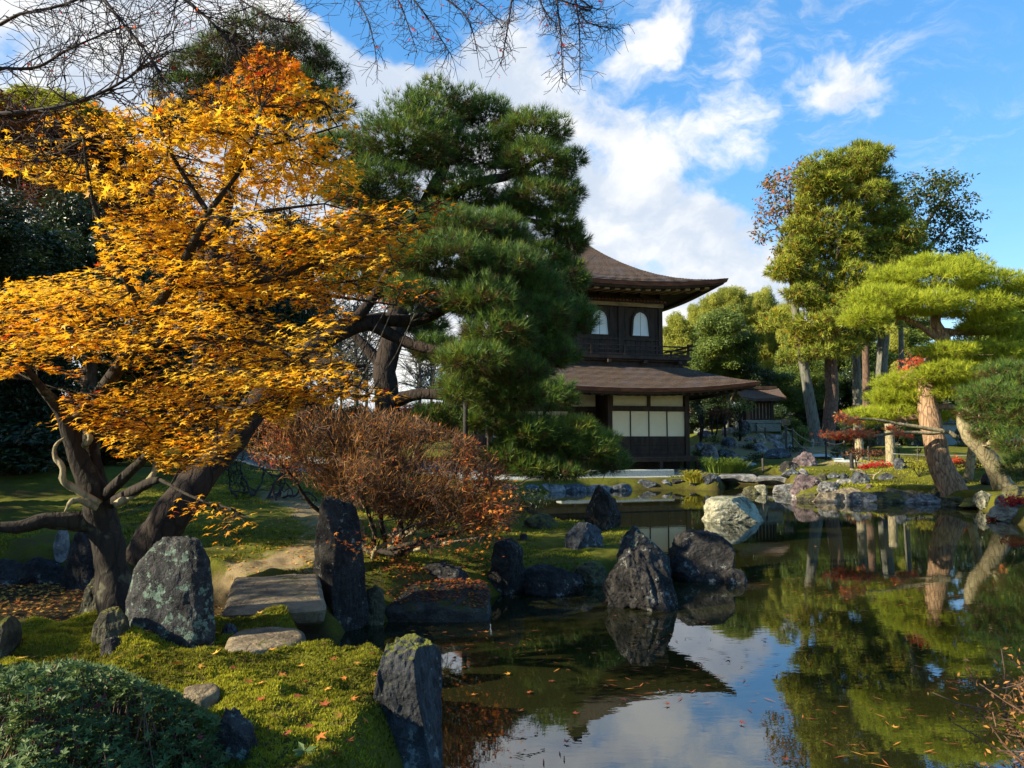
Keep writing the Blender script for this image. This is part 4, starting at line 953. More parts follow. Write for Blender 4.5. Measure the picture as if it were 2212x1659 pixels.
limbs = [[(870, 600, 12), (800, 480, 12), (760, 380, 12.1), (720, 340, 12.2)], [(900, 480, 12), (1010, 400, 12), (1100, 380, 12), (1180, 340, 12.1), (1240, 345, 12.1)], [(900, 480, 12), (1020, 480, 12), (1110, 470, 12), (1200, 490, 12)],
         [(838, 870, 12), (920, 850, 11.8), (1010, 870, 11.7), (1080, 900, 11.7), (1180, 940, 11.8), (1290, 975, 12)], [(960, 360, 12), (900, 330, 11.8), (850, 330, 11.6)], [(832, 800, 12), (760, 720, 12), (690, 700, 12)]]
NODES = [tk2[i] for i in range(3, 8)]
for k, l in enumerate(limbs):
    pl_ = path(l); tube_obj('branch', pl_, [.12, .08, .05, .03], BK_PINE, pine2, 18, 8, .16, 30 + k); NODES += list(spline(pl_, 14))
PADS_B = [(889, 318, 11.8, 117, 98, .55), (954, 242, 12.2, 92, 55, .5), (1050, 250, 12.4, 60, 40, .5), (1147, 292, 12.1, 92, 52, .55), (1159, 362, 12, 95, 52, .55), (1244, 347, 12.1, 23, 24, .35), (1165, 436, 12, 88, 52, .5), (1206, 487, 12, 52, 46, .5), (1045, 335, 12.2, 75, 58, .5),
          (813, 408, 11.7, 95, 62, .5), (730, 330, 12.0, 68, 50, .5), (1000, 420, 12, 80, 55, .5), (1100, 540, 12.2, 80, 45, .5), (1225, 602, 12.2, 52, 48, .5), (1170, 560, 12.2, 60, 40, .5), (870, 480, 12.1, 90, 50, .5),
          (1065, 913, 11.7, 78, 38, .5), (1147, 935, 11.7, 78, 45, .55), (1206, 958, 11.8, 68, 44, .62), (1274, 975, 11.9, 68, 46, .66), (1322, 1006, 12, 36, 36, .55), (1206, 1020, 11.8, 72, 24, .45), (1100, 985, 11.8, 60, 30, .45), (1240, 925, 11.9, 60, 24, .85), (1300, 950, 12, 35, 20, .85), (940, 900, 11.9, 60, 25, .5), (1010, 830, 11.6, 70, 38, .6), (1075, 870, 11.5, 70, 40, .6), (950, 760, 12.2, 70, 36, .5), (1150, 1010, 11.7, 60, 26, .55), (900, 700, 12.4, 70, 40, .45), (1190, 860, 11.8, 60, 45, .5), (860, 560, 12.2, 80, 50, .5), (1030, 620, 12.2, 70, 50, .45), (760, 420, 12.1, 70, 50, .5), (820, 500, 12.1, 80, 50, .5), (760, 520, 12.2, 70, 50, .45), (850, 625, 12.3, 70, 45, .5), (770, 610, 12.3, 70, 45, .5), (940, 330, 12.3, 60, 50, .5), (1105, 455, 12.3, 60, 40, .5), (1228, 530, 12.3, 45, 45, .5), (1225, 420, 12.2, 40, 40, .5)]  # bright top pads of the low bough: sunlight put into needle colour
for k, (px, py, Y, rx, ry, vm) in enumerate(PADS_B):
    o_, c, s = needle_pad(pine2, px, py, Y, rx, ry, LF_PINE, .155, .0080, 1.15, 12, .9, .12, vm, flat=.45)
    twigs_to(pine2, nearest(NODES, c), c, np.array(s), BK_PINE, 9, .012, 'branch', 150 + k)
# a third pine high behind the maple
pine3 = thing('tall_pine', 'tall sparse pine whose tufted top shows above the orange maple', 'pine tree', (-6.3, 14.5, on_ground(-6.3, 14.5)))
tk3 = [np.array((-6.3, 14.5, on_ground(-6.3, 14.5) - .2))] + path([(430, 900, 14.5), (455, 600, 14.4), (500, 380, 14.2), (540, 200, 14), (570, 110, 14)])
tube_obj('trunk', tk3, [.26, .22, .18, .14, .09, .04], BK_PINE, pine3, 30, 10, .1, 5)
for k, (px, py, rx, ry) in enumerate([(565, 88, 95, 40), (650, 125, 75, 40), (700, 165, 55, 38), (480, 120, 70, 42), (420, 150, 60, 40), (530, 165, 110, 50), (620, 205, 100, 50), (395, 200, 65, 45), (470, 240, 80, 45), (700, 235, 60, 40), (560, 270, 100, 50), (380, 275, 60, 40)]):
    o_, c, s = needle_pad(pine3, px, py, 14 + (k % 3) * .5 - .5, rx, ry, LF_PINE, .19, .0095, 1.0, 10, .9, .25, .42, flat=.7)
    twigs_to(pine3, nearest(list(spline(tk3[2:], 20)), c), c, np.array(s), BK_PINE, 10, .014, 'branch', 250 + k)

# ------------------------------------------------------------------ the orange maple
maple = thing('japanese_maple', 'orange and yellow japanese maple filling the left of the view with star shaped leaves', 'maple tree', (*G(245, 1340, .38)[:2], .30))
YM = 5.15
stems = [([(262, 1350, 5.2), (245, 1240, 5.25), (222, 1130, 5.2), (212, 1060, 5.15)], [.15, .115, .10, .095]), ([(212, 1070, 5.15), (175, 1000, 5.1), (150, 930, 5.05), (125, 880, 5.0), (100, 850, 4.9)], [.085, .065, .055, .042, .03]),
         ([(215, 1075, 5.2), (196, 970, 5.25), (215, 860, 5.2), (280, 760, 5.0), (320, 690, 4.8)], [.08, .06, .052, .042, .034]), ([(320, 690, 4.8), (370, 615, 4.6), (410, 540, 4.5), (450, 460, 4.4), (500, 395, 4.35), (545, 320, 4.3), (565, 230, 4.3)], [.034, .027, .023, .019, .014, .01, .006]),
         ([(150, 930, 5.05), (190, 870, 5.2), (260, 800, 5.3), (310, 730, 5.3)], [.05, .04, .03, .024]), ([(280, 760, 5.0), (380, 735, 4.8), (470, 728, 4.7), (560, 740, 4.6), (640, 770, 4.5)], [.032, .026, .02, .012, .006]),
         ([(410, 540, 4.5), (520, 470, 4.5), (620, 450, 4.5), (700, 440, 4.5)], [.02, .015, .01, .005]), ([(370, 615, 4.6), (500, 615, 4.7), (600, 600, 4.7), (700, 560, 4.7), (800, 510, 4.7), (900, 460, 4.7)], [.026, .02, .016, .012, .008, .004]),
         ([(100, 850, 4.9), (40, 780, 4.7), (-20, 740, 4.5)], [.028, .018, .01]), ([(320, 690, 4.8), (250, 560, 4.6), (200, 430, 4.5), (180, 300, 4.5)], [.03, .02, .013, .006]), ([(450, 460, 4.4), (380, 350, 4.4), (340, 260, 4.4)], [.018, .012, .005]),
         ([(220, 1075, 5.15), (290, 1010, 5.0), (340, 960, 4.9), (400, 900, 4.8), (470, 880, 4.7), (520, 888, 4.6)], [.045, .033, .026, .02, .014, .007]), ([(230, 1090, 5.2), (290, 1060, 5.0), (325, 1042, 4.9), (345, 1036, 4.85)], [.05, .038, .03, .022]),
         ([(200, 1130, 5.2), (100, 1125, 5.0), (30, 1140, 4.9), (-60, 1130, 4.8)], [.075, .05, .04, .03]), ([(560, 740, 4.6), (680, 790, 4.4), (800, 850, 4.3)], [.012, .008, .004]), ([(345, 1036, 4.85), (420, 1075, 4.6), (500, 1100, 4.4), (540, 1120, 4.3)], [.012, .008, .006, .003]),
         ([(545, 320, 4.3), (640, 300, 4.3), (740, 270, 4.3)], [.01, .007, .004]), ([(310, 730, 5.3), (420, 660, 5.4), (560, 620, 5.5), (720, 640, 5.5), (860, 660, 5.4)], [.03, .024, .018, .012, .006])]
MN = []
for k, (l, rr) in enumerate(stems):
    pl_ = path(l); tube_obj('trunk' if k == 0 else 'branch', pl_, rr, BK_MAPLE, maple, 26 if k == 0 else 18, 12 if k < 3 else 7, .16, 60 + k)
    if k not in (0, 12, 13): MN.append(spline(pl_, 20))
MN = np.concatenate(MN)
pale = [[(215, 1090, 5.0), (170, 1060, 4.95), (137, 1040, 4.9), (135, 1010, 4.9), (118, 985, 4.9), (122, 960, 4.9), (140, 945, 4.92)], [(210, 1095, 5.0), (160, 1080, 4.9), (140, 1105, 4.85)], [(250, 1090, 5.05), (300, 1060, 5.0), (330, 1025, 5.0), (335, 1000, 5.0), (318, 975, 5.0), (295, 960, 5.0), (292, 930, 5.0)], [(180, 965, 5.1), (195, 945, 5.05), (180, 925, 5.05)]]
for k, l in enumerate(pale): tube_obj('branch', path(l), [.027, .024, .019, .013, .006], BK_PALE, maple, 22, 8, .3, 90 + k)['label'] = 'pale sunlit crooked stub'  # sunlight on these stubs is put into a paler bark
OUT = [(560, 86), (600, 110), (640, 130), (655, 165), (700, 195), (760, 190), (775, 280), (735, 320), (790, 360), (770, 410), (800, 430), (900, 430), (970, 435), (940, 480), (905, 515), (870, 560), (840, 575), (870, 600), (915, 640), (905, 668), (840, 655), (790, 640), (740, 650), (770, 690), (720, 740), (760, 790), (830, 850), (800, 872), (740, 860), (700, 880), (660, 860), (610, 940), (590, 930), (560, 880), (535, 905), (500, 1000),
       (440, 1010), (380, 1035), (340, 1020), (320, 990), (240, 985), (205, 935), (140, 915), (105, 940), (70, 920), (120, 890), (130, 850), (200, 835), (150, 820), (60, 790), (0, 830), (-40, 800), (-40, 610), (60, 600), (150, 585), (220, 560), (200, 490), (240, 440), (160, 410), (90, 400), (0, 370), (-30, 330), (-20, 280), (60, 270), (110, 240), (130, 200), (200, 190), (160, 160), (230, 170), (290, 200), (340, 190), (400, 220), (440, 180), (500, 160), (530, 120)]
HOLES = [[(100, 840), (300, 800), (330, 760), (200, 770), (90, 800)], [(260, 700), (330, 690), (330, 790), (270, 800)], [(330, 290), (380, 300), (350, 340), (300, 330)], [(420, 330), (450, 290), (480, 340), (440, 370)]]
sp = []
tries = 0
while len(sp) < 240 and tries < 8000:
    tries += 1
    px, py = rng.uniform(-30, 960), rng.uniform(90, 1030); Y = rng.uniform(4.0, 5.6) if py < 830 else rng.uniform(4.7, 5.5)
    c = P(px, py, Y)
    if not inside_px(c[None], OUT)[0] or any(inside_px(c[None], h_)[0] for h_ in HOLES): continue
    if any(np.linalg.norm((c - q[0]) * (1, .7, 1.5)) < .125 for q in sp): continue
    sp.append((c, px, py))
for px, py, Y in ((415, 1095, 4.6), (470, 1110, 4.45), (515, 1115, 4.35), (490, 1150, 4.4), (440, 1085, 4.5), (900, 470, 4.7), (945, 445, 4.7), (870, 500, 4.7), (590, 895, 4.4), (620, 880, 4.4), (845, 855, 4.3)): sp.append((P(px, py, Y), px, py))
for px, py, Y in ((700, 800, 4.5), (760, 832, 4.4), (800, 855, 4.35), (650, 840, 4.5), (600, 870, 4.6), (705, 850, 4.45), (740, 785, 4.5), (560, 820, 4.7), (620, 790, 4.6), (680, 760, 4.5), (300, 860, 5.0), (380, 870, 4.9), (260, 910, 5.0), (330, 930, 4.9), (420, 940, 4.8), (470, 960, 4.7), (400, 990, 4.8), (450, 900, 4.8), (500, 930, 4.7)): sp.append((P(px, py, Y), px, py))
LC, LN, LH, LS, LV = [], [], [], [], []; segs = []
for c, px, py in sp:
    low = py > 1040 or px > 840; n = 14 if low else 96; rr = .13 if low else .27
    th = rng.uniform(0, 2 * math.pi, n); rad_ = rr * np.sqrt(rng.uniform(0, 1, n))
    pts = c + np.stack([rad_ * np.cos(th), rad_ * np.sin(th) * 1.1, rng.normal(0, .028, n) - .22 * rad_ ** 2 / rr], 1)
    keep = inside_px(pts, OUT) if not low else np.ones(n, bool)
    pts = pts[keep]; n = len(pts)
    if n == 0: continue
    nb = nearest(MN, c, False); pull = unit(c - nb)
    rot_ = .26 if py > 420 else .45
    nn_ = unit(np.array((-.22, -.10, 1.0)) + rot_ * rng.normal(size=(n, 3)))
    hd = unit((pts - c) * 3 + pull * .5 + np.array((.45, -.1, -.28)) + .4 * rng.normal(size=(n, 3)))
    tone = .13 + .10 * (py < 260) + .35 * max(0, (px - 650) / 250) + .25 * (py < 200) * (px > 450) + .15 * (low and px < 700) + (.12 if py > 650 and px < 300 else 0)
    v = np.clip(rng.normal(tone, .13, n), 0, 1); v[rng.random(n) < .07] += .35; v += rng.normal(0, .09)
    LC.append(pts); LN.append(nn_); LH.append(hd); LS.append(rng.uniform(.034, .052, n)); LV.append(np.clip(v, 0, 1))
    m_ = (nb + c) / 2 + rng.normal(0, .03, 3)
    segs += [(*nb, *m_, .0055, .004), (*m_, *c, .004, .0028)]
    for k in range(min(n, 16)): segs.append((*(c + (m_ - c) * rng.uniform(0, .5)), *pts[k], .0026, .0012))
LC, LN, LH, LS, LV = map(np.concatenate, (LC, LN, LH, LS, LV))
x, y, z = frames(LN, LH)
tl = [mesh('leaf', MAPLE_V, MAPLE_F, LF_MAPLE, False, dict(v=np.full(len(MAPLE_V), q_))) for q_ in np.linspace(.02, .95, 12)]
order = np.argsort(LC[:, 1] + rng.uniform(0, .2, len(LC))); near_ = order[:300]; rest = order[300:]
ml = wloc(maple)
from mathutils import Matrix
for k in near_:
    o_ = bpy.data.objects.new('leaf', tl[int(np.clip(LV[k], 0, .999) * 12)]); C.objects.link(o_); o_.parent = maple
    mm = Matrix([[*(LS[k] * np.array((x[k][r_], y[k][r_], z[k][r_]))), LC[k][r_] - ml[r_]] for r_ in range(3)] + [[0, 0, 0, 1]])
    o_.matrix_local = mm
V, F, vv = stamp(MAPLE_V, MAPLE_F, LC[rest], x[rest], y[rest], z[rest], LS[rest], LV[rest])
fo = obj('foliage', V, [F], LF_MAPLE, maple, False, dict(v=vv)); fo['kind'] = 'stuff'
V, Q = seg_mesh(segs, 4); tw = obj('twigs', V, [Q], BK_MAPLE, maple); tw['kind'] = 'stuff'
print('maple leaves', len(LC))

# ------------------------------------------------------------------ the red barked pine and its neighbours on the right shore
rp = thing('red_pine', 'sunlit pine with a plated reddish trunk and layered yellow green pads at the right shore', 'pine tree', hit(2050, 1088))
rY = 19.6
tkr = path([(2068, 1098, 19.5), (2058, 1060, 19.5), (2030, 1000, 19.6), (2018, 950, 19.7), (2008, 900, 19.8), (2000, 850, 19.9), (2012, 790, 20), (2040, 740, 20), (2020, 690, 20), (2060, 640, 20), (2110, 600, 20)])
tube_obj('trunk', tkr, [.40, .35, .29, .27, .26, .22, .19, .17, .14, .10, .06], BK_RED, rp, 50, 14, .10, 6)
for k, l in enumerate([[(2008, 895, 19.8), (1950, 905, 20.1), (1890, 905, 20.3)], [(2012, 790, 20), (1980, 800, 20.1), (1930, 830, 20.2)], [(2040, 740, 20), (1960, 690, 19.8), (1880, 680, 19.6)], [(2030, 715, 20), (2100, 720, 20.2), (2180, 720, 20.4)], [(2060, 640, 20), (2140, 640, 20), (2210, 640, 20.2)], [(2060, 640, 20), (1990, 640, 19.8), (1920, 650, 19.6)], [(2008, 880, 19.9), (2060, 880, 20.2), (2120, 905, 20.4)]]):
    tube_obj('branch', path(l), [.10, .07, .03], BK_RED, rp, 14, 7, .18, 70 + k)
rn = np.vstack([spline(tkr, 40)[12:], *[spline(path(l), 10) for l in ([(2008, 895, 19.8), (1890, 905, 20.3)], [(2040, 740, 20), (1880, 680, 19.6)], [(2060, 640, 20), (2210, 640, 20.2)])]])
for k, (px, py, dy, rx, ry) in enumerate([(2037, 607, 0, 100, 34), (2070, 578, .3, 66, 24), (1912, 650, -.3, 82, 34), (2144, 617, .3, 82, 34), (1867, 690, -.6, 54, 32), (1984, 662, -.5, 92, 32), (2091, 667, .1, 100, 34), (2175, 652, .5, 62, 38), (2144, 705, .2, 72, 28), (1930, 605, .4, 60, 28), (2000, 575, .4, 60, 22),
                                         (2048, 760, -.3, 66, 22), (2133, 768, .3, 88, 28), (2190, 740, .4, 44, 30), (1973, 829, -.6, 78, 30), (1960, 862, -.7, 72, 22), (1872, 903, -.8, 58, 20), (1931, 893, -.8, 66, 22), (2048, 806, -.4, 70, 30), (2074, 845, -.2, 55, 26), (2000, 902, -.5, 52, 16), (1920, 858, -.7, 40, 22)]):
    dy = dy if px > 2000 or py < 780 else abs(dy) * .6 + .5
    o_, c, s = needle_pad(rp, px, py, rY + dy, rx, ry, LF_PINEY, .17, .0120, .80, 10, .9, .05, .55, flat=.4)
    twigs_to(rp, nearest(rn, c), c, np.array(s), BK_RED, 8, .02, 'branch', 350 + k)
dp = thing('dark_pine', 'darker pine with long needles at the right edge, on a leaning pale mottled trunk', 'pine tree', hit(2165, 1062))
tkd = path([(2180, 1080, 18.4), (2160, 1030, 18.4), (2125, 975, 18.3), (2092, 935, 18.3), (2082, 900, 18.3), (2110, 860, 18.2), (2160, 820, 18)])
tube_obj('trunk', tkd, [.26, .22, .20, .18, .13, .10, .06], BK_PALE, dp, 30, 11, .2, 8)
for k, l in enumerate([[(2125, 975, 18.3), (2160, 930, 17.8), (2200, 900, 17.4)], [(2092, 935, 18.3), (2130, 925, 18), (2190, 930, 17.6)], [(2110, 860, 18.2), (2170, 850, 18), (2230, 840, 17.6)]]): tube_obj('branch', path(l), [.07, .05, .02], BK_PALE, dp, 12, 7, .2, 80 + k)
dn = spline(tkd, 30)[10:]
for k, (px, py, Y, rx, ry) in enumerate([(2170, 806, 17.6, 55, 26), (2210, 830, 17.2, 50, 28), (2144, 858, 17.3, 68, 36), (2196, 893, 16.9, 52, 50), (2115, 893, 17.5, 44, 36), (2196, 958, 16.7, 46, 44), (2204, 1010, 16.5, 40, 34), (2140, 934, 17.3, 40, 28), (2230, 900, 16.6, 50, 60)]):
    o_, c, s = needle_pad(dp, px, py, Y, rx, ry, LF_PINE, .20, .0095, .95, 11, .9, .2, .52, flat=.55)
    twigs_to(dp, nearest(dn, c), c, np.array(s), BK_PALE, 7, .016, 'branch', 450 + k)

# ------------------------------------------------------------------ generic crowns
def leaf_blob(root, blobs, mat, n_per_m2, L, tmpl=KITE_V, vmean=.5, vsd=.2, name='foliage', shell=.5, flat=.8, droop=.0, upn=.5, cap=60000, sub=6):
    """blobs (px,py,Y,rx,ry[,depth factor]): each broken into sub-clumps of leaves so that gaps stay"""
    cs, ns, vs = [], [], []
    for bl in blobs:
        px, py, Y, rx, ry = bl[:5]; dk = bl[5] if len(bl) > 5 else .8
        c = P(px, py, Y); ax, az_ = rx / FPX * Y, ry / FPX * Y; ay = ax * dk
        cc, _ = blob_points(c, ax, ay, az_, sub * 3, .5, .85)
        n = int(n_per_m2 * 8 * (ax * az_ + ax * ay)); 
        for q in cc:
            f = .42; p_, d_ = blob_points(q, ax * f, ay * f, az_ * f * .8, max(4, n // len(cc)), shell, flat)
            cs.append(p_); ns.append(d_); vs.append(np.clip(rng.normal(vmean + rng.normal(0, .10), vsd, len(p_)), 0, 1))
    cs, ns, vs = np.concatenate(cs), np.concatenate(ns), np.concatenate(vs)
    if len(cs) > cap:
        s_ = rng.choice(len(cs), cap, False); cs, ns, vs = cs[s_], ns[s_], vs[s_]
    n = len(cs); nn_ = unit(ns * .6 + np.array((0, 0, upn)) + .55 * rng.normal(size=(n, 3)))
    hd = unit(ns + .8 * rng.normal(size=(n, 3)) + np.array((0, 0, -droop)))
    x, y, z = frames(nn_, hd)
    V, F, vv = stamp(tmpl, KITE_F, cs, x, y, z, L * rng.uniform(.7, 1.25, n), vs)
    return obj(name, V, [F], mat, root, False, dict(v=vv))
CROWN = {}
def crown_mesh(key, mat, n=8500, L=.085, tm=KITE_V, droop=0.0, upn=.5, lumps=24, vmean=.5, seed=1):
    r = np.random.default_rng(seed); cc = unit(r.normal(size=(lumps, 3))) * r.uniform(.35, .85, (lumps, 1)); cs, ns, vs = [], [], []
    for q in cc:
        p_, d_ = blob_points(q, .36, .36, .27, n // lumps, .5, .75, r); cs.append(p_); ns.append(d_); vs.append(np.clip(r.normal(vmean + r.normal(0, .12), .17, len(p_)), 0, 1))
    cs, ns, vs = map(np.concatenate, (cs, ns, vs)); m_ = len(cs)
    x, y, z = frames(unit(ns * .6 + np.array((0, 0, upn)) + .5 * r.normal(size=(m_, 3))), unit(ns + .8 * r.normal(size=(m_, 3)) + np.array((0, 0, -droop))))
    V, F, vv = stamp(tm, KITE_F, cs, x, y, z, L * r.uniform(.65, 1.25, m_), vs)
    CROWN.setdefault(key, []).append(mesh('foliage', V, F, mat, False, dict(v=vv)))
for sd in (1, 2):
    crown_mesh('sparse', LF_MIXED, 1500, .10, seed=sd + 40)
    crown_mesh('mid', LF_MID, 8500, .095, seed=sd); crown_mesh('dark', LF_DARK, 8500, .095, seed=sd + 10); crown_mesh('rust', LF_RUST, 7500, .085, seed=sd + 20); crown_mesh('bamboo', LF_BAMB, 9000, .15, SLIM_V * (1, 1.3, 1), 1.0, .2, 30, seed=sd + 30)
def crown(root, c, rx, ry, rz, key):
    rx, ry, rz = max(rx, .2), max(ry, .2), max(rz, .2)
    o_ = bpy.data.objects.new('foliage', CROWN[key][int(rng.integers(0, 2))]); C.objects.link(o_); o_.parent = root
    o_.location = tuple(np.asarray(c) - wloc(root)); o_.scale = (rx, ry, rz); o_.rotation_euler = (rng.normal(0, .15), rng.normal(0, .15), rng.uniform(0, 6.28)); return o_
def crown_px(root, px, py, Y, rx, ry, key, dk=.9): return crown(root, P(px, py, Y), rx / FPX * Y, rx / FPX * Y * dk, ry / FPX * Y, key)
def grounded(px, Y): 
    X = kray(px, 942)[0] * Y; return np.array((X, Y, on_ground(X, Y)))
def tree(name, label, cat, pxb, Y, trunk, radii, bark, blobs, mat, dens, L, tm=KITE_V, group=None, limbs=(), **kw):
    g_ = grounded(pxb, Y); t_ = thing(name, label, cat, g_, 0, group)
    tp = [g_ - (0, 0, .2)] + [P(px, py, Y + (d_[0] if d_ else 0)) for px, py, *d_ in trunk]
    tube_obj('trunk', tp, radii, bark, t_, 26, 9, .1, int(pxb) % 97)
    nd = spline(tp, 24)
    for k, l in enumerate(limbs): 
        lp = [P(px, py, Y) for px, py in l]; tube_obj('branch', lp, [radii[-1] * 1.3, radii[-1] * .7, radii[-1] * .3], bark, t_, 12, 6, .15, k + int(pxb)); nd = np.vstack([nd, spline(lp, 10)])
    for k, bl in enumerate(blobs[::max(1, len(blobs) // 12)]):
        c = P(bl[0], bl[1], bl[2]); s_ = np.array((bl[3], bl[3], bl[4])) / FPX * bl[2]; twigs_to(t_, nearest(nd, c), c, s_, bark, 5, .02, 'branch', k + 7)
    leaf_blob(t_, blobs, mat, dens, L, tm, **kw)
    return t_
# tall conifer in the middle right: needle sprays in clumps, sunlit left coloured lighter
tc_ = thing('tall_conifer', 'tall sunlit yellow green conifer with a brown trunk towering right of the pavilion', 'conifer', grounded(1788, 36))
g_ = grounded(1788, 36)
tt = [g_ - (0, 0, .2)] + [P(px, py, 36) for px, py in ((1788, 950), (1797, 850), (1795, 760), (1805, 690), (1815, 600), (1835, 500), (1845, 400), (1850, 320))]
tube_obj('trunk', tt, [.46, .33, .30, .28, .27, .24, .20, .13, .05], BK_BROWN, tc_, 40, 10, .08, 12)
tn = spline(tt, 40)
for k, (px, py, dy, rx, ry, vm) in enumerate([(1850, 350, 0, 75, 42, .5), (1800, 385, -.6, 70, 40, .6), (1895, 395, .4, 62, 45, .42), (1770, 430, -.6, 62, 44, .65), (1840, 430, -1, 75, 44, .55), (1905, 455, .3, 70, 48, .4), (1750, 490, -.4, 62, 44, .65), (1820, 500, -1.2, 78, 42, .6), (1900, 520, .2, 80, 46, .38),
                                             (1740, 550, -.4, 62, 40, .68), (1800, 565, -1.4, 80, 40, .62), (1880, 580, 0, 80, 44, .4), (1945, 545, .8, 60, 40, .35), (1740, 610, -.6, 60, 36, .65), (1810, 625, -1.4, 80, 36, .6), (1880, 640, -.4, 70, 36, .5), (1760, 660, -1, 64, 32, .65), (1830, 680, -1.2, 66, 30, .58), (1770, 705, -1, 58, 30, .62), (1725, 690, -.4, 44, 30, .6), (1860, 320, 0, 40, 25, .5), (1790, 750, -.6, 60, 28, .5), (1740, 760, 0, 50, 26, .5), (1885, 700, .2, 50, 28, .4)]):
    for q in range(5):
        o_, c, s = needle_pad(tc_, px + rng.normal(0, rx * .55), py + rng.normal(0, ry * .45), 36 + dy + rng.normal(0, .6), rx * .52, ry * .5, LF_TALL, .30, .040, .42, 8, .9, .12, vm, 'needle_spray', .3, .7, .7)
    twigs_to(tc_, nearest(tn, P(px, py, 36 + dy)), P(px, py, 36 + dy), np.array((rx, rx, ry)) / FPX * 36, BK_BROWN, 6, .03, 'branch', 550 + k)
TCP = [(1855, 312), (1905, 330), (1935, 360), (1940, 420), (1960, 470), (1985, 520), (1990, 560), (1950, 600), (1930, 640), (1900, 700), (1860, 740), (1800, 770), (1720, 740), (1700, 700), (1735, 660), (1690, 620), (1700, 560), (1690, 540), (1720, 500), (1725, 420), (1750, 370), (1790, 345)]
k = 0
while k < 75:
    px, py = rng.uniform(1690, 1990), rng.uniform(315, 765); c = P(px, py, 36)
    if not inside_px(c[None], TCP)[0]: continue
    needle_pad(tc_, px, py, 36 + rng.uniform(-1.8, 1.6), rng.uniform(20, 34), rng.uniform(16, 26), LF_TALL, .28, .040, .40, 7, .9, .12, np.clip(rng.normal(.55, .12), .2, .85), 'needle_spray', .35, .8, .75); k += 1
tree('leaning_maple', 'thin pale trunked maple leaning left of the tall conifer, with a few russet leaves', 'maple tree', 1768, 35.5, [(1765, 960), (1752, 880), (1738, 800), (1725, 720), (1715, 640), (1712, 560), (1708, 470), (1705, 400)], [.42, .31, .27, .23, .20, .17, .14, .10, .05], BK_GREY,
     [(1690, 400, 35.5, 40, 40), (1660, 450, 35.5, 32, 36), (1720, 380, 35.5, 36, 30), (1650, 500, 35.4, 24, 34), (1700, 470, 35.6, 36, 34), (1690, 550, 35.5, 26, 34), (1735, 360, 35.5, 26, 20)], LF_MIXED, 34, .20, limbs=([(1712, 560), (1680, 490), (1650, 470)], [(1708, 470), (1690, 420), (1650, 420)]), vmean=.7, vsd=.22, sub=8)
tree('broadleaf_maple', 'dark spreading maple with open branches standing right behind the tall conifer', 'maple tree', 1900, 39, [(1900, 900), (1905, 780), (1915, 680), (1945, 600), (1975, 520)], [.45, .36, .30, .26, .2, .12], BK_GREY,
     [(1990, 410, 39, 58, 40), (2045, 390, 39, 44, 28), (2060, 440, 39, 46, 30), (2090, 480, 39, 34, 28), (2010, 470, 39, 55, 32), (2060, 520, 39, 48, 28), (1975, 520, 39, 60, 40), (2075, 560, 39, 36, 18), (2020, 560, 39, 45, 20), (1960, 450, 39, 45, 40)], LF_MIXED, 34, .22, limbs=([(1945, 600), (2010, 530), (2070, 470)], [(1975, 520), (2030, 440), (2060, 400)], [(1945, 600), (2020, 570), (2080, 560)]), vmean=.30, vsd=.2, sub=7)
# standing behind: broadleaf evergreens, bamboo, and pole trunks
def crown_tree(name, label, cat, px, Y, ptop, r_, bark, blobs, group=None):
    """blobs (px, py, rx, ry, key)"""
    g_ = grounded(px, Y); t_ = thing(name, label, cat, g_, 0, group); tube_obj('trunk', [g_ - (0, 0, .2), P(px + 3, (ptop + 940) / 2, Y), P(px, ptop, Y)], [r_, r_ * .8, r_ * .4], bark, t_, 16, 8, .1, int(px) % 89)
    for k, (x_, y_, rx, ry, key) in enumerate(blobs): crown_px(t_, x_, y_, Y + rng.normal(0, .5), rx, ry, key)
    return t_
crown_tree('camellia_tree', 'rounded dark green broadleaf tree close behind the right end of the pavilion roofs', 'evergreen tree', 1570, 42, 780, .12, BK_GREY,
           [(1565, 705, 66, 50, 'mid'), (1540, 765, 66, 52, 'mid'), (1610, 755, 52, 56, 'mid'), (1590, 815, 66, 42, 'mid'), (1530, 820, 52, 46, 'mid'), (1630, 820, 44, 50, 'dark')])
bam = [(1465, 725, 'leftmost of the pale bamboo clumps behind the pavilion roof'), (1520, 688, 'feathery bamboo clump above the camellia, left part'), (1580, 662, 'feathery bamboo clump right above the middle of the camellia tree'), (1640, 672, 'tall bamboo clump between the camellia and the leaning maple trunk'), (1690, 700, 'bamboo clump behind the leaning maple trunk'), (1735, 735, 'bamboo clump left of the conifer trunk'), (1665, 760, 'lower bamboo clump to the right of the camellia tree'), (1860, 800, 'bamboo clump seen between the conifer trunk and the pole trunks'), (1930, 760, 'bamboo clump right of the pole trunks')]
for k, (px, py, lab) in enumerate(bam):
    Yb_ = 52 + (k * 5) % 8; gg = grounded(px, Yb_); t_ = thing('bamboo_clump', lab, 'bamboo', gg, 0, 'bamboo clumps behind the garden'); sg = []
    for q in range(7):
        bx_ = gg + np.array((rng.normal(0, .7), rng.normal(0, .7), -.1)); tp = P(px + rng.normal(0, 18), py + rng.uniform(-34, 20), Yb_); md = (bx_ + tp) / 2; sg += [(*bx_, *md, .06, .05), (*md, *tp, .05, .012)]
        crown(t_, tp + rng.normal(0, .2, 3) - (0, 0, .5), 1.0, 1.0, rng.uniform(1.1, 1.7), 'bamboo')
    V, Q = seg_mesh(sg, 5); obj('culms', V, [Q], BK_PALE, t_)['kind'] = 'stuff'
    for dy, rx in ((60, 44), (110, 50), (165, 52)): crown_px(t_, px + rng.normal(0, 10), py + dy, Yb_, rx, 44, 'bamboo')
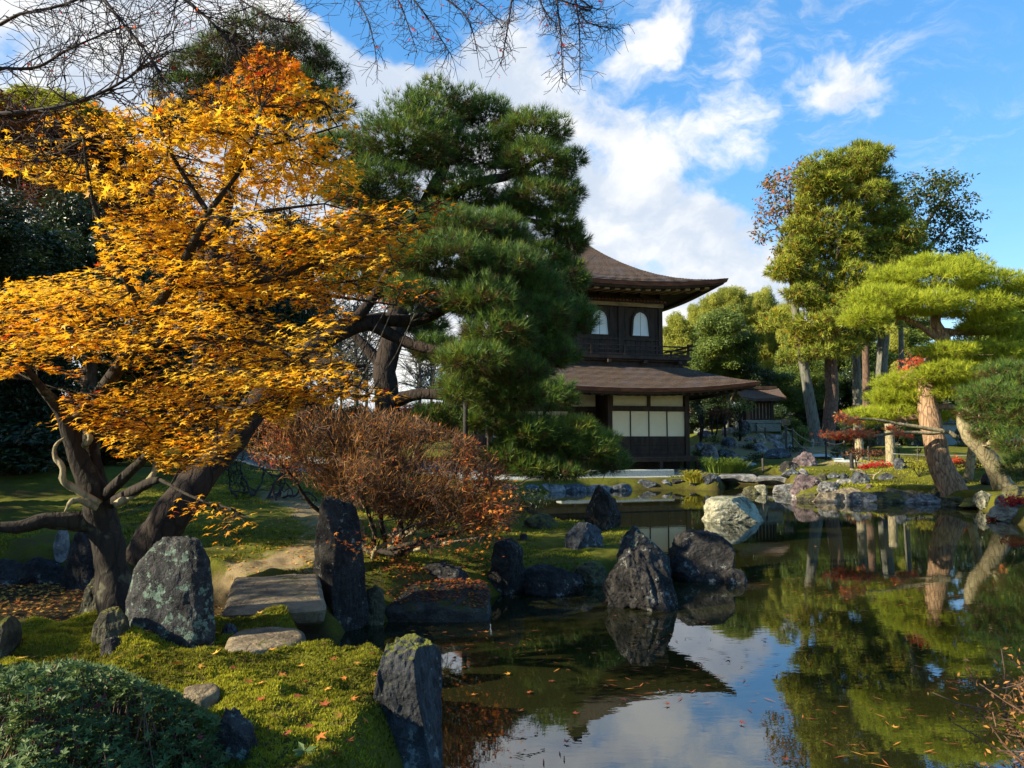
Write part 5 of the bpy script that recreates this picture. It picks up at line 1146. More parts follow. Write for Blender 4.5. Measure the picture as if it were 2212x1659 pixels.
GT = [(1685, 850, 43, 60, 50, 'mid', 'leafy green tree low between the leaning maple and the camellia'), (1640, 890, 42, 60, 44, 'dark', 'shaded green tree beside the well house roof'), (1760, 830, 45, 60, 60, 'mid', 'leafy tree in the gap between leaning maple and conifer trunks'), (1765, 905, 43.5, 70, 44, 'dark', 'dark shrubby tree at the foot of the conifer'), (1840, 860, 45, 60, 70, 'dark', 'dark green tree right behind the grey pole trunks'), (1900, 870, 43, 60, 70, 'mid', 'green tree right of the pole trunks behind the yellow pads'), (1985, 850, 46, 80, 80, 'dark', 'dark tree mass behind the red pine trunk'), (2080, 850, 47, 90, 90, 'dark', 'dark tree mass behind the leaning pale trunk'), (2180, 850, 46, 90, 100, 'dark', 'dark tree mass at the right edge of the garden'),
      (2150, 720, 55, 90, 80, 'mid', 'taller green tree behind the pads of the red pine'), (2250, 690, 52, 90, 90, 'mid', 'taller green tree cut by the right edge'), (1545, 890, 43, 50, 44, 'dark', 'dark tree just right of the pavilion corner'), (1490, 870, 44, 40, 70, 'dark', 'dark tree partly hidden by the pavilion corner'), (1950, 700, 54, 70, 70, 'mid', 'green treetop behind the upper pads of the red pine'), (1720, 780, 48, 46, 60, 'mid', 'yellowish tree behind the leaning maple trunk')]
for px, py, Y, rx, ry, key, lab in GT:
    crown_tree('garden_tree', lab, 'evergreen tree', px, Y, py, .2, BK_BROWN, [(px, py - ry * .45, rx * .8, ry * .65, key), (px - rx * .45, py + ry * .1, rx * .7, ry * .7, key), (px + rx * .45, py + ry * .15, rx * .7, ry * .7, key), (px, py + ry * .6, rx * .95, ry * .6, key)], 'garden trees behind the right shore')
for px, py, Y, rx, ry, key, lab in ((1700, 925, 40, 44, 26, 'mid', 'leafy shrub at the back of the garden left of the leaning maple foot'), (1735, 945, 41, 36, 22, 'mid', 'low leafy shrub between leaning maple foot and the well house'), (1822, 935, 39.5, 34, 34, 'dark', 'dark shrub just right of the conifer foot'), (1875, 930, 39, 44, 40, 'mid', 'leafy shrub behind the red maple spray'), (1930, 935, 39, 44, 38, 'dark', 'dark shrub behind the pale prop poles'), (1985, 930, 38, 40, 36, 'mid', 'leafy shrub left of the red pine trunk, before the wall'), (2110, 940, 37, 44, 40, 'dark', 'dark shrub before the wall between the two right hand trunks'), (1840, 760, 47, 70, 60, 'mid', 'sunlit tree filling the gap under the conifer crown'), (1900, 800, 48, 60, 60, 'bamboo', 'pale bamboo thicket behind the pole trunks'), (1780, 800, 48, 44, 70, 'bamboo', 'pale bamboo thicket between leaning maple and conifer')):
    crown_tree('garden_shrub', lab, 'shrub', px, Y, py, .06, BK_BROWN, [(px, py - ry * .3, rx * .8, ry * .8, key), (px - rx * .4, py + ry * .2, rx * .7, ry * .8, key), (px + rx * .4, py + ry * .25, rx * .7, ry * .8, key)], 'shrubs at the back of the garden')
for k, (px, pt, Y, r_, lb) in enumerate([(1848, 700, 38, .22, 'straight grey pole trunk right of the brown conifer trunk'), (1868, 690, 39, .20, 'shaded second pole trunk close beside the grey pole trunk'), (1945, 660, 40, .15, 'pale thin trunk half hidden above the lower yellow pine pad')]):
    gg = grounded(px + 6, Y); t_ = thing('pole_trunk', lb, 'tree trunk', gg)
    tube_obj('trunk', [gg - (0, 0, .2), P(px + 4, 860, Y), P(px, pt, Y)], [r_ * 1.2, r_, r_ * .8], BK_GREY if k != 1 else BK_BROWN, t_, 20, 9, .05, k)
    for q in range(3): crown_px(t_, px + rng.normal(0, 24), pt - 10 - 26 * q, Y, 52, 34, 'mid')
# left background: dark evergreens, rust coloured trees on the slope
LB = [(-70, 720, 12, 190, 90, 'dark', 'dark evergreen at the left edge behind the lowest maple sprays'), (-60, 540, 11, 210, 130, 'dark', 'dark glossy evergreen crowding the left edge behind the maple leaves'), (40, 860, 15, 190, 150, 'dark', 'dark evergreen low at the left behind the maple trunk'), (190, 600, 19, 170, 170, 'dark', 'shadowy evergreen behind the middle of the maple'), (40, 320, 27, 220, 80, 'rust', 'rust red tree on the slope at the upper left'), (230, 400, 28, 190, 110, 'rust', 'rust brown tree seen through gaps in the maple'), (400, 560, 26, 170, 150, 'rust', 'dull brown tree behind the maple branches'), (560, 690, 29, 150, 130, 'dark', 'dark evergreen far behind the leaning trunk'), (330, 830, 21, 170, 130, 'dark', 'black green evergreen behind the maple fork'), (500, 880, 25, 130, 90, 'dark', 'low dark evergreen behind the leaning trunk'), (110, 250, 36, 150, 50, 'bamboo', 'bamboo tops showing above the slope at the upper left'), (640, 900, 29, 110, 70, 'dark', 'dark shrub mass beyond the lawn left of the upright pine'), (760, 920, 32, 110, 44, 'mid', 'green shrub mass at the end of the lawn beside the upright pine'), (900, 915, 35, 130, 46, 'rust', 'brown shrub mass behind the upright pine trunk'), (1030, 900, 37, 100, 60, 'dark', 'dark evergreen left of the pavilion behind the pine'), (640, 560, 33, 120, 110, 'dark', 'dark tall evergreen between the maple and the pines'), (460, 760, 27, 150, 120, 'rust', 'brown leafless looking tree behind the leaning trunk'), (180, 950, 17, 150, 70, 'dark', 'dark hedge like bush at the back of the mossy lawn')]
for k, (px, py, Y, rx, ry, key, lb) in enumerate(LB):
    crown_tree('background_tree', lb, 'tree', px, Y, py, .22, BK_BROWN, [(px, py - ry * .45, rx * .75, ry * .65, key), (px - rx * .5, py, rx * .65, ry * .7, key), (px + rx * .5, py, rx * .65, ry * .7, key), (px, py + ry * .55, rx * .95, ry * .6, key), (px - rx * .1, py + ry * .1, rx * .6, ry * .6, key)])
# bare pale trunks in the far gap left of the upright pine
for k, (px, w_, pt, lb) in enumerate([(712, 10, 640, 'bare pale tree second from the left in the far gap by the upright pine'), (735, 7, 690, 'thin bare tree in the middle of the far gap'), (768, 12, 660, 'thickest bare pale trunk in the far gap'), (790, 8, 640, 'bare pale tree just left of the upright pine trunk'), (690, 6, 700, 'leftmost slender bare tree of the far gap'), (905, 9, 700, 'bare pale tree right of the upright pine trunk'), (930, 7, 720, 'thin bare tree farther right of the upright pine trunk')]):
    Y = 40 + k * .8; gg = grounded(px, Y); t_ = thing('bare_tree', lb, 'bare tree', gg, 0, 'bare trees in the far gap'); r_ = w_ / FPX * Y * .5
    tube_obj('trunk', [gg - (0, 0, .2), P(px + 2, 820, Y), P(px - 3, pt, Y)], [r_, r_ * .8, r_ * .4], BK_GREY, t_, 14, 7, .06, k); sg = []
    for q in range(110):
        a_ = P(px + rng.normal(0, 4), rng.uniform(pt, 860), Y); e_ = a_ + rng.normal(0, 1, 3) * (1.0, .6, .5) + (0, 0, .7); sg.append((*a_, *e_, .035, .012))
        for u_ in range(4): sg.append((*(a_ + (e_ - a_) * rng.uniform(.3, 1)), *(e_ + rng.normal(0, .5, 3)), .014, .008))
    V, Q = seg_mesh(sg); obj('twigs', V, [Q], BK_GREY, t_)['kind'] = 'stuff'
# unseen trees to the left, placed and sized to shade and dapple the bank
for k, (X, Y, h_, key) in enumerate([(-14, -6, 6.4, 'dark'), (-15.5, 4.5, 7.4, 'sparse'), (-15.5, 8, 8.0, 'sparse'), (-16.5, 12, 9.0, 'dark'), (-17.5, 17, 9.6, 'sparse'), (-20, 22, 10.5, 'dark'), (-9.8, 2.2, 4.7, 'dark'), (-9.9, 3.9, 6.6, 'sparse'), (-10, 7.3, 7.2, 'dark'), (-10.4, 9.6, 7.0, 'sparse')]):
    t_ = thing('shade_tree', ('dark evergreen' if key == 'dark' else 'thin leafed tree') + ', unseen shading wood at left, ' + ('behind the viewer', 'outer row nearest the viewer', 'outer row beside the lawn', 'outer row beyond the lawn', 'outer row level with the upright pine', 'outer row farthest away', 'inner row level with the maple', 'inner row level with the slab bridge', 'inner row level with the path', 'inner row farthest away')[k], 'tree', (X, Y, on_ground(X, Y)), 0, 'unseen shading wood beside the garden')
    tube_obj('trunk', [(X, Y, on_ground(X, Y) - .2), (X, Y, h_ * .6)], [.2, .1], BK_BROWN, t_); sw = .62 if X > -12 else 1.0
    crown(t_, (X, Y, h_ * .66), 2.0 * sw, 1.9 * sw, h_ * .34, key); crown(t_, (X, Y + .3, h_ * .40), 2.2 * sw, 2.0 * sw, h_ * .36, key)
# ------------------------------------------------------------------ shrubs
def grow(p, d, ln, r, lev, S, rr, bend=.5, fork=3, shrink=.72, up=.1, keep=None):
    """recursive crooked twig growth; appends segments"""
    n = 3 if lev > 1 else 2
    for k in range(n):
        d = unit(d + bend * .45 * rr.normal(size=3) + np.array((0, 0, up)))
        q = p + d * ln / n
        S.append((*p, *q, r * (1 - .3 * k / n), r * (1 - .3 * (k + 1) / n))); p = q
        if keep is not None and not keep(p): return
    if lev == 0: return
    for k in range(fork):
        grow(p, unit(d + .75 * rr.normal(size=3)), ln * shrink * rr.uniform(.75, 1.2), r * .66, lev - 1, S, rr, bend, fork, shrink, up, keep)
rt = np.random.default_rng(5); SHRUB_TWIG = plain('shrub_twig', (.06, .035, .022), (.17, .10, .06), 12, rough=.8, bump=0)
gb = hit(800, 1190); Ysh = 7.7
tsh = thing('twiggy_shrub', 'wide brown twiggy shrub with rusty leaf tips right of the standing stone', 'shrub', gb)
SHR = [(535, 905), (600, 880), (700, 868), (800, 882), (900, 902), (1000, 942), (1060, 982), (1090, 1015), (1122, 1060), (1122, 1110), (1095, 1150), (1030, 1165), (940, 1150), (860, 1125), (790, 1105), (720, 1080), (650, 1045), (560, 1005), (525, 960)]
Ss = []; mains = []
for tx, ty, yy in ((560, 960, 7.9), (620, 930, 8.2), (700, 900, 7.8), (780, 900, 8.3), (850, 920, 7.7), (920, 940, 8.0), (1000, 980, 7.8), (1060, 1040, 7.9), (1090, 1110, 7.7), (1040, 1160, 7.5), (940, 1180, 7.4), (720, 980, 8.4), (860, 1010, 8.4), (960, 1060, 7.6), (780, 1060, 7.5), (840, 1150, 7.4)):
    b_ = gb + np.array((rt.normal(.05, .16), rt.normal(0, .12), -.05)); e_ = P(tx, ty, yy); m_ = b_ * .5 + e_ * .5 + np.array((rt.normal(0, .06), rt.normal(0, .06), -.02)); m2 = b_ * .22 + e_ * .78 + rt.normal(0, .07, 3); m1 = b_ * .78 + e_ * .22 + rt.normal(0, .06, 3)
    mains.append(spline([b_, m1, m_, m2, e_], 16))
    tube_obj('branch', [b_, m1, m_, m2, e_], [.036, .028, .022, .014, .007], BK_PALE if len(mains) % 2 == 0 else BK_MAPLE, tsh, 18, 6, .25, len(mains))
keep_ = lambda p: inside_px(p[None], SHR)[0]
for mn in mains:
    for k in range(3, 16):
        for q in range(3):
            d0 = unit(rt.normal(0, .7, 3) + unit(mn[min(15, k)] - mn[max(0, k - 3)]) * .7 + (0, 0, .35)); grow(mn[k], d0, rt.uniform(.14, .26), .0075, 3, Ss, rt, .75, 3, .70, .04, keep_)
Ss = np.array(Ss)
if len(Ss) > 40000: Ss = Ss[rt.choice(len(Ss), 40000, False)]
Ss[:, 6:] = np.maximum(Ss[:, 6:], .0022)
V, Q = seg_mesh(Ss, 3); obj('twigs', V, [Q], SHRUB_TWIG, tsh)['kind'] = 'stuff'
tipc = Ss[:, 3:6]; tipx = 1106 + tipc[:, 0] / tipc[:, 1] * FPX
wgt = .05 + .7 * (tipx > 1000) + .45 * ((tipx > 740) & (tipc[:, 2] < .75)) + .35 * (tipx < 640); sel = rt.choice(len(tipc), 4600, False, wgt / wgt.sum())
x, y, z = frames(rt.normal(size=(4600, 3)) + (0, 0, .8), rt.normal(size=(4600, 3)))
LF_TIP = leafmat('rusty_shrub_leaves', [(0, (.72, .32, .04)), (.4, (.62, .17, .03)), (.75, (.48, .07, .03)), (1, (.25, .04, .025))], .45)
V, F, vv = stamp(KITE_V * (1, 1.1, 1), KITE_F, tipc[sel], x, y, z, rt.uniform(.022, .045, 4600), rt.uniform(0, 1, 4600)); obj('leaves', V, [F], LF_TIP, tsh, False, dict(v=vv))['kind'] = 'stuff'
bd = rt.choice(len(tipc), 21000, True); bp = tipc[bd] + rt.normal(0, .10, (21000, 3)); bp = bp[inside_px(bp, SHR)]; x, y, z = frames(rt.normal(size=bp.shape), unit(bp - gb) + rt.normal(size=bp.shape) * .45 + (0, 0, .2))
LF_BUD = leafmat('shrub_buds', [(0, (.09, .05, .025)), (.5, (.25, .125, .05)), (1, (.50, .22, .05))], .35); V, F, vv = stamp(SLIM_V * (1, .30, .6), KITE_F, bp, x, y, z, rt.uniform(.07, .13, len(bp)), rt.uniform(0, 1, len(bp))); obj('bud_twigs', V, [F], LF_BUD, tsh, False, dict(v=vv))['kind'] = 'stuff'
for px0, py0, n_ in ((780, 1185, 30), (840, 1165, 22), (1030, 1200, 22), (760, 1160, 12), (900, 1180, 24), (960, 1160, 22), (1060, 1150, 24), (1085, 1095, 26), (870, 1200, 14), (990, 1190, 18), (1100, 1060, 20)):
    c = P(px0, py0, 6.6 if px0 < 850 else 7.2); a_ = c + (.35, .35, .12); tube_obj('branch', [a_, (a_ + c) / 2 + (0, 0, .04), c], [.007, .005, .003], BK_MAPLE, tsh, 8, 5, .1, n_)
    pts = c + rt.normal(0, 1, (n_, 3)) * (.09, .08, .05); x, y, z = frames(rt.normal(size=(n_, 3)) * .5 + (0, -.2, 1), rt.normal(size=(n_, 3)) + (.3, -.2, -.3))
    V, F, vv = stamp(MAPLE_V, MAPLE_F, pts, x, y, z, rt.uniform(.028, .042, n_), rt.uniform(.1, .6, n_)); obj('leaf_spray', V, [F], LF_TIP, tsh, False, dict(v=vv))['kind'] = 'stuff'
# crooked bare bushes on the lawn
for px, py, s_, lb in ((535, 1072, .55, 'little crooked bare bush on the lawn left of the brown shrub'), (600, 1080, .6, 'second crooked bare bush beside the brown shrub, with a leaning stem')):
    c = hit(px, py); t_ = thing('bare_bush', lb, 'bush', c); S = []
    for q in range(6): grow(c + rt.normal(0, .12, 3) * (1, 1, 0), unit(rt.normal(0, .8, 3) * (1, 1, .3) + (0, 0, .7)), .55 * s_ * 1.3, .022, 2, S, rt, 1.2, 2, .75, .05)
    V, Q = seg_mesh(S, 5); obj('stems', V, [Q], BK_TWIGD, t_); e_ = np.array(S)[:, 3:6]; e_ = e_[e_[:, 2] > c[2] + .4 * s_]; e_ = np.repeat(e_, 22, 0) + rt.normal(0, .07, (len(e_) * 22, 3))
    x, y, z = frames(rt.normal(size=e_.shape) + (0, 0, 1), rt.normal(size=e_.shape)); V, F, vv = stamp(KITE_V, KITE_F, e_, x, y, z, rt.uniform(.03, .055, len(e_)), rt.uniform(0, .8, len(e_))); obj('foliage', V, [F], LF_DARK, t_, False, dict(v=vv))
# weeping little evergreen at the islet end
def bush(name, label, cat, px, py, blobs, mat, dens, L, tm=KITE_V, group=None, stem=True, **kw):
    c = hit(px, py)
    if c[1] > 36.5: c = np.array((*P(px, py, 34.5)[:2], on_ground(*P(px, py, 34.5)[:2])))
    Y = c[1]; t_ = thing(name, label, cat, c, 0, group)
    bl = [(b_[0], b_[1], Y + (b_[4] if len(b_) > 4 else 0), b_[2], b_[3]) for b_ in blobs]
    if stem:
        S = []
        for b_ in bl:
            e_ = P(b_[0], b_[1], b_[2]); m_ = (c + e_) / 2 + rt.normal(0, .12, 3) * np.linalg.norm(e_ - c) * .5; rr_ = .03 * np.linalg.norm(e_ - c); S += [(*c, *m_, rr_ * 1.3, rr_), (*m_, *e_, rr_, rr_ * .4)]
            for q in range(8): S.append((*m_, *(e_ + rt.normal(0, .4, 3) * np.array((b_[3], b_[3], b_[4])) / FPX * Y), rr_ * .5, rr_ * .15))
        V, Q = seg_mesh(S, 5); obj('stems', V, [Q], BK_MAPLE, t_, smooth=True)
    leaf_blob(t_, bl, mat, dens, L, tm, **kw); return t_
bush('weeping_bush', 'small dark green weeping bush at the water between the brown shrub and the pond', 'bush', 1120, 1108, [(1125, 1075, 50, 26), (1160, 1085, 34, 26), (1100, 1060, 30, 20)], LF_DARK, 300, .07, SLIM_V, droop=.9, vmean=.7, sub=8)
# rockery bushes
def c3(px, py): return (px * .208 + 1504.2, py * .208 + 849.4)
for (cx, cy, by, rx, ry, mt, lb, nm) in ((450, 120, 330, 150, 110, LF_MID, 'round bright green garden tree before the little well house', 'garden_tree'), (440, 420, 500, 75, 32, LF_DARK, 'small flat topped pine bush below the egg shaped stone', 'pine_bush'), (180, 475, 540, 110, 34, LF_MID, 'spreading low green bush in the middle of the rockery', 'bush'), (640, 650, 718, 115, 42, LF_DARK, 'dark low pine bush behind the far stone bridge', 'pine_bush'), (40, 200, 420, 60, 110, LF_DARK, 'dark tall shrub against the pavilion corner', 'shrub'), (180, 190, 400, 60, 70, LF_RUST, 'reddish thin shrub behind the rockery', 'shrub'), (300, 200, 360, 90, 60, LF_RUST, 'rusty shrub behind the round green garden tree', 'shrub'), (30, 620, 690, 60, 38, LF_DARK, 'low dark bush at the right end of the veranda', 'bush'),
                                        (550, 540, 590, 80, 28, LF_DARK, 'little dark pine bush between the rockery stones', 'pine_bush'), (1090, 380, 470, 75, 70, LF_MID, 'leafy green bush right of the notice board', 'bush'), (1090, 480, 530, 70, 30, LF_MID, 'low green bush beside the white pointed stone', 'bush'), (1020, 570, 620, 80, 30, LF_DARK, 'low shrub at the foot of the rope fence', 'bush'), (1660, 610, 770, 110, 60, LF_RUST, 'brownish clipped bush on a thin stem by the dark post', 'clipped_bush'), (1860, 620, 700, 110, 50, LF_RUST, 'second brownish clipped bush right behind the first', 'clipped_bush'), (1460, 600, 690, 60, 60, LF_DARK, 'shaded bush behind the rope fence right of the conifer trunk', 'bush')):
    (px, py), (_, pyb) = c3(cx, cy), c3(cx, by); bush(nm, lb, 'garden tree' if nm == 'garden_tree' else 'bush', px, pyb, [(px, py, rx * .208 * .75, ry * .208 * .8), (px - rx * .09, py + 2, rx * .13, ry * .15), (px + rx * .09, py + 2, rx * .13, ry * .15)], mt, 90, .10, vmean=.5, sub=7, cap=6000)
# more at the right shore
def c4(px, py): return (px * .2133 + 1769.6, py * .2133 + 796.3)
LF_YEL = leafmat('yellow_green_leaves', [(0, (.12, .14, .02)), (.5, (.30, .28, .03)), (1, (.48, .38, .04))], .4)
LF_RED2 = leafmat('scarlet_leaves', [(0, (.60, .06, .03)), (.6, (.50, .02, .03)), (1, (.30, .015, .02))], .4)
for (cx, cy, by, rx, ry, mt, lb, nm) in ((1010, 960, 1100, 140, 68, LF_YEL, 'bright yellow green bush left of the red pine trunk', 'bush'), (630, 965, 1010, 110, 42, LF_RED2, 'scarlet leaved low plant on the lawn beside the pale pole', 'plant'), (480, 985, 1015, 70, 30, LF_RED2, 'dull red low plant left of the scarlet one', 'plant'), (1385, 930, 1010, 60, 45, LF_RED, 'orange tinted small bush just right of the red pine trunk', 'bush'), (1560, 960, 1050, 130, 70, LF_RUST, 'brown clipped bush behind the red pine', 'clipped_bush'), (1020, 740, 850, 110, 80, LF_DARK, 'dark green shrub against the pale wall', 'shrub'), (1930, 1060, 1130, 60, 60, LF_MID, 'pale green fern like plant under the dark pine', 'plant'), (1980, 1330, 1440, 130, 60, LF_RED2, 'dark red creeping plant over the yellow moss at the right edge', 'plant'), (1850, 1510, 1540, 120, 26, LF_RED2, 'dark twiggy red plant trailing over the water at the right edge', 'plant')):
    (px, py), (_, pyb) = c4(cx, cy), c4(cx, by); bush(nm, lb, 'plant' if nm == 'plant' else 'bush', px, pyb, [(px, py, rx * .2133 * .75, ry * .2133 * .8), (px - rx * .1, py + 2, rx * .13, ry * .15), (px + rx * .1, py + 2, rx * .13, ry * .15)], mt, 120, .075, vmean=.5, sub=7, cap=5000)
# the red maple sprays among the pine pads
rmt = thing('red_maple', 'thin pale maple with red leaf sprays reaching left under the yellow pine pads', 'maple tree', grounded(2085, 21.5)); g_ = grounded(2085, 21.5)
rb = [[tuple(c4(*p)) for p in l] for l in ([(1400, 700), (1300, 640), (1130, 655), (900, 645), (700, 660), (500, 690), (330, 690), (60, 700)], [(1560, 620), (1480, 420), (1380, 240), (1250, 140)], [(1450, 560), (1300, 360), (1200, 300)], [(1300, 640), (1000, 590), (800, 560), (600, 520), (300, 500), (150, 440)], [(1480, 420), (1560, 250), (1600, 120)])]
tube_obj('trunk', [g_ - (0, 0, .2), P(*c4(1560, 620), 21.3), P(*c4(1480, 420), 21.2), P(*c4(1380, 240), 21.2)], [.13, .10, .07, .05], BK_PALE, rmt, 18, 8, .15, 3)
for k, l in enumerate(rb): tube_obj('branch', [P(*p, 19.2 if k in (0, 3) else 21) for p in l], [.06, .045, .03, .012], BK_PALE, rmt, 22, 6, .15, k + 40)
rl, rv = [], []
for (cx, cy, rx, ry, n_) in ((250, 670, 210, 40, 420), (420, 650, 120, 40, 160), (220, 490, 80, 40, 70), (330, 530, 110, 40, 80), (800, 650, 60, 30, 60), (910, 680, 40, 20, 30), (780, 340, 50, 50, 60), (880, 370, 50, 50, 50), (1000, 420, 40, 30, 30), (1560, 90, 80, 60, 120), (1640, 200, 60, 60, 80), (1400, 420, 70, 50, 60), (1480, 70, 140, 60, 120), (700, 600, 60, 20, 40), (1750, 570, 90, 25, 60), (1800, 740, 60, 40, 60), (1080, -60, 240, 90, 260), (900, 30, 120, 60, 120)):
    q = np.stack([rt.normal(cx, rx * .5, n_), rt.normal(cy, ry * .5, n_)], 1)
    for a_ in q: rl.append(P(*c4(*a_), (19.2 if cy > 450 else 21) + rt.normal(0, .25)))
    rv.append(np.clip(rt.normal(.30 if cy > 450 else .45, .2, n_), 0, 1))
rl = np.array(rl); rv = np.concatenate(rv); x, y, z = frames(rt.normal(size=rl.shape) * .6 + (-.2, -.5, .8), rt.normal(size=rl.shape)); V, F, vv = stamp(MAPLE_V, MAPLE_F, rl, x, y, z, rt.uniform(.07, .11, len(rl)), rv); obj('foliage', V, [F], LF_RED, rmt, False, dict(v=vv))
sg = []
for a_ in rl[::3]: sg.append((*a_, *(a_ + rt.normal(0, .12, 3) + (.12, 0, -.03)), .008, .004))
V, Q = seg_mesh(sg); obj('twigs', V, [Q], BK_PALE, rmt)['kind'] = 'stuff'
# bare crooked branch lying over the far lawn
cb = thing('crooked_branch', 'bare crooked branch propped low over the slate blue rocks on the far shore', 'branch', hit(*c3(1800, 860)))
for k, l in enumerate(([(1600, 790), (1680, 815), (1760, 840), (1850, 850), (1940, 790)], [(1850, 850), (1840, 900), (1900, 930)], [(1760, 840), (1700, 800), (1640, 800)])): tube_obj('branch', [P(*c3(*p), 22.6) for p in l], [.035, .03, .015], BK_PALE, cb, 14, 6, .2, k)
# ornamental grass by the veranda
def grass_clump(px, py, n, hgt, spread, mat, label, nm='grass_clump'):
    c = hit(px, py); n_ = n; th = rt.uniform(0, 6.28, n_); rr_ = spread * np.sqrt(rt.uniform(0, 1, n_)); b_ = c + np.stack([rr_ * np.cos(th), rr_ * np.sin(th) * .7, -.02 + 0 * rr_], 1); out = np.stack([np.cos(th), np.sin(th), 0 * th], 1); h_ = hgt * rt.uniform(.6, 1.1, (n_, 1)); V = []; w_ = .011
    sd = np.stack([-np.sin(th), np.cos(th), 0 * th], 1) * w_
    pts = [b_ + out * h_ * k_ + np.array((0, 0, 1)) * h_ * z_ for k_, z_ in ((0, 0), (.25, .6), (.65, .95), (1.0, .8))]
    V = np.stack([pts[0] - sd, pts[0] + sd, pts[1] - sd, pts[1] + sd, pts[2] - sd * .7, pts[2] + sd * .7, pts[3]], 1).reshape(-1, 3); i_ = np.arange(n_)[:, None] * 7
    Q = np.concatenate([i_ + [[0, 1, 3, 2]], i_ + [[2, 3, 5, 4]]]); T = i_ + [[4, 5, 6]]
    o_ = solo(nm, V, [Q, T], mat, label, 'grass clump', tuple(c), attr=dict(v=np.repeat(rt.uniform(.3, .8, n_), 7))); return o_
LF_GRASS = leafmat('grass_blades', [(0, (.06, .10, .02)), (.5, (.12, .20, .03)), (1, (.25, .28, .05))], .4)
grass_clump(1556, 1022, 420, .62, .55, LF_GRASS, 'big tuft of arching green grass right of the veranda')
grass_clump(1590, 1024, 200, .45, .35, LF_GRASS, 'smaller arching grass tuft beside the far stone bridge')
grass_clump(1492, 1038, 160, .3, .22, LF_YEL, 'yellowing grass tuft on the edge stones before the pavilion')
grass_clump(1505, 1052, 160, .36, .25, LF_YEL, 'dry striped grass tuft by the blue grey leaning rock')

# ------------------------------------------------------------------ garden structures
M_POST = plain('weathered_post', (.035, .028, .024), (.10, .085, .075), 10, (1, 1, .3), .85, .3); M_ROPE = plain('straw_rope', (.20, .16, .10), (.36, .30, .20), 30, rough=.9, bump=.2); M_POSTD = plain('charred_post', (.012, .011, .012), (.035, .032, .033), 10, rough=.8)
def post(px, pyt, pyb, w, label, dark=False, group=None, Y=None):
    c = hit(px, pyb) if Y is None else np.array((*P(px, pyb, Y)[:2], on_ground(*P(px, pyb, Y)[:2]))); ht = CAMH + kray(px, pyt)[1] * c[1] - c[2]; w_ = w / FPX * c[1] / 2
    t_ = MB(); V, Q, T = tube([(0, 0, -.15), (0, 0, ht * .5), (0, 0, ht)], [w_, w_ * .97, w_ * .93], 8, 10, .03, int(px)); t_.add(V, Q, T); V, Q, T = tube([(0, 0, ht), (0, 0, ht + w_ * .6)], [w_ * .9, w_ * .35], 3, 10, 0); t_.add(V, Q, T)
    V, F = t_.geo(); o_ = obj('fence_post', V, F, M_POSTD if dark else M_POST, None, True); o_.location = tuple(c); tag(o_, label, 'post', group); return c + (0, 0, ht)
tp_ = {}
for nm, (x_, yt, yb, w_, lb, dk) in dict(a=(38, 690, 770, 22, 'short dark post at the right end of the veranda', True), b=(505, 680, 805, 20, 'charred black post behind the left bridge slab', True), c=(693, 680, 842, 22, 'brown post with a rounded top behind the joint of the bridge slabs', False), d=(625, 310, 415, 18, 'small post highest left of the stone steps', False), e=(718, 360, 518, 20, 'post standing by the yellowish rock left of the stone steps', False), f=(865, 280, 415, 22, 'post beside the notice board', False), g=(1005, 365, 552, 22, 'rope fence post right of the stone steps', False), h=(1350, 490, 697, 20, 'dark rope fence post before the brown conifer trunk', True), i=(1540, 495, 682, 16, 'thin rope fence post right of the conifer', False), j=(1615, 630, 780, 40, 'thick stubby post by the brownish clipped bush', True), k=(1790, 555, 705, 18, 'slim post between the brownish clipped bushes', False)).items():
    (px, pt), (_, pb) = c3(x_, yt), c3(x_, yb); tp_[nm] = post(px, pt, pb, w_ * .208, lb, dk)
def rope(a, b, sag, label, drop=.06, mat=None, r_=.017):
    a = np.array(a) - (0, 0, drop); b = np.array(b) - (0, 0, drop); m_ = (a + b) / 2 - (0, 0, sag); V, Q, T = tube([a, (a + m_) / 2 - (0, 0, sag * .25), m_, (b + m_) / 2 - (0, 0, sag * .25), b], [r_, r_], 22, 5, 0); return solo('rope', V, [Q, T], mat or M_ROPE, label, 'rope', tuple(a), True)
rope(tp_['f'], tp_['g'], .12, 'sagging rope running down from the notice board post'); rope(tp_['g'], tp_['h'], .22, 'long upper rope from the step side post to the conifer trunk'); rope(tp_['g'], tp_['h'], .30, 'long lower rope under the upper one before the conifer', .40)
rope(tp_['h'], tp_['i'], .08, 'short upper rope right of the conifer trunk'); rope(tp_['h'], tp_['i'], .10, 'short lower rope right of the conifer trunk', .36); rope(tp_['d'], tp_['e'], .08, 'short rope left of the stone steps')
# stone steps
for k, (x0, y0, x1, y1, lb) in enumerate(((728, 424, 870, 466, 'topmost rough stone step below the well house'), (735, 466, 872, 516, 'middle rough stone step between the two yellowish rocks'), (800, 522, 978, 575, 'lowest wide stone step beside the dark purple rock'))):
    rock(*z3(x0, y0, x1, y1), lb, ROCK_GREY, 'stone_step', .9, 4, boxy=4.5, taper=.06, cuts=3, amp=.05)
# round egg shaped stone with a carved rim
rock(*z3(432, 278, 560, 440), 'upright egg shaped dark stone with a pale rim before the well house', ROCK_LICH, 'egg_shaped_stone', .5, 5, boxy=2.2, taper=.25, cuts=1, amp=.03)
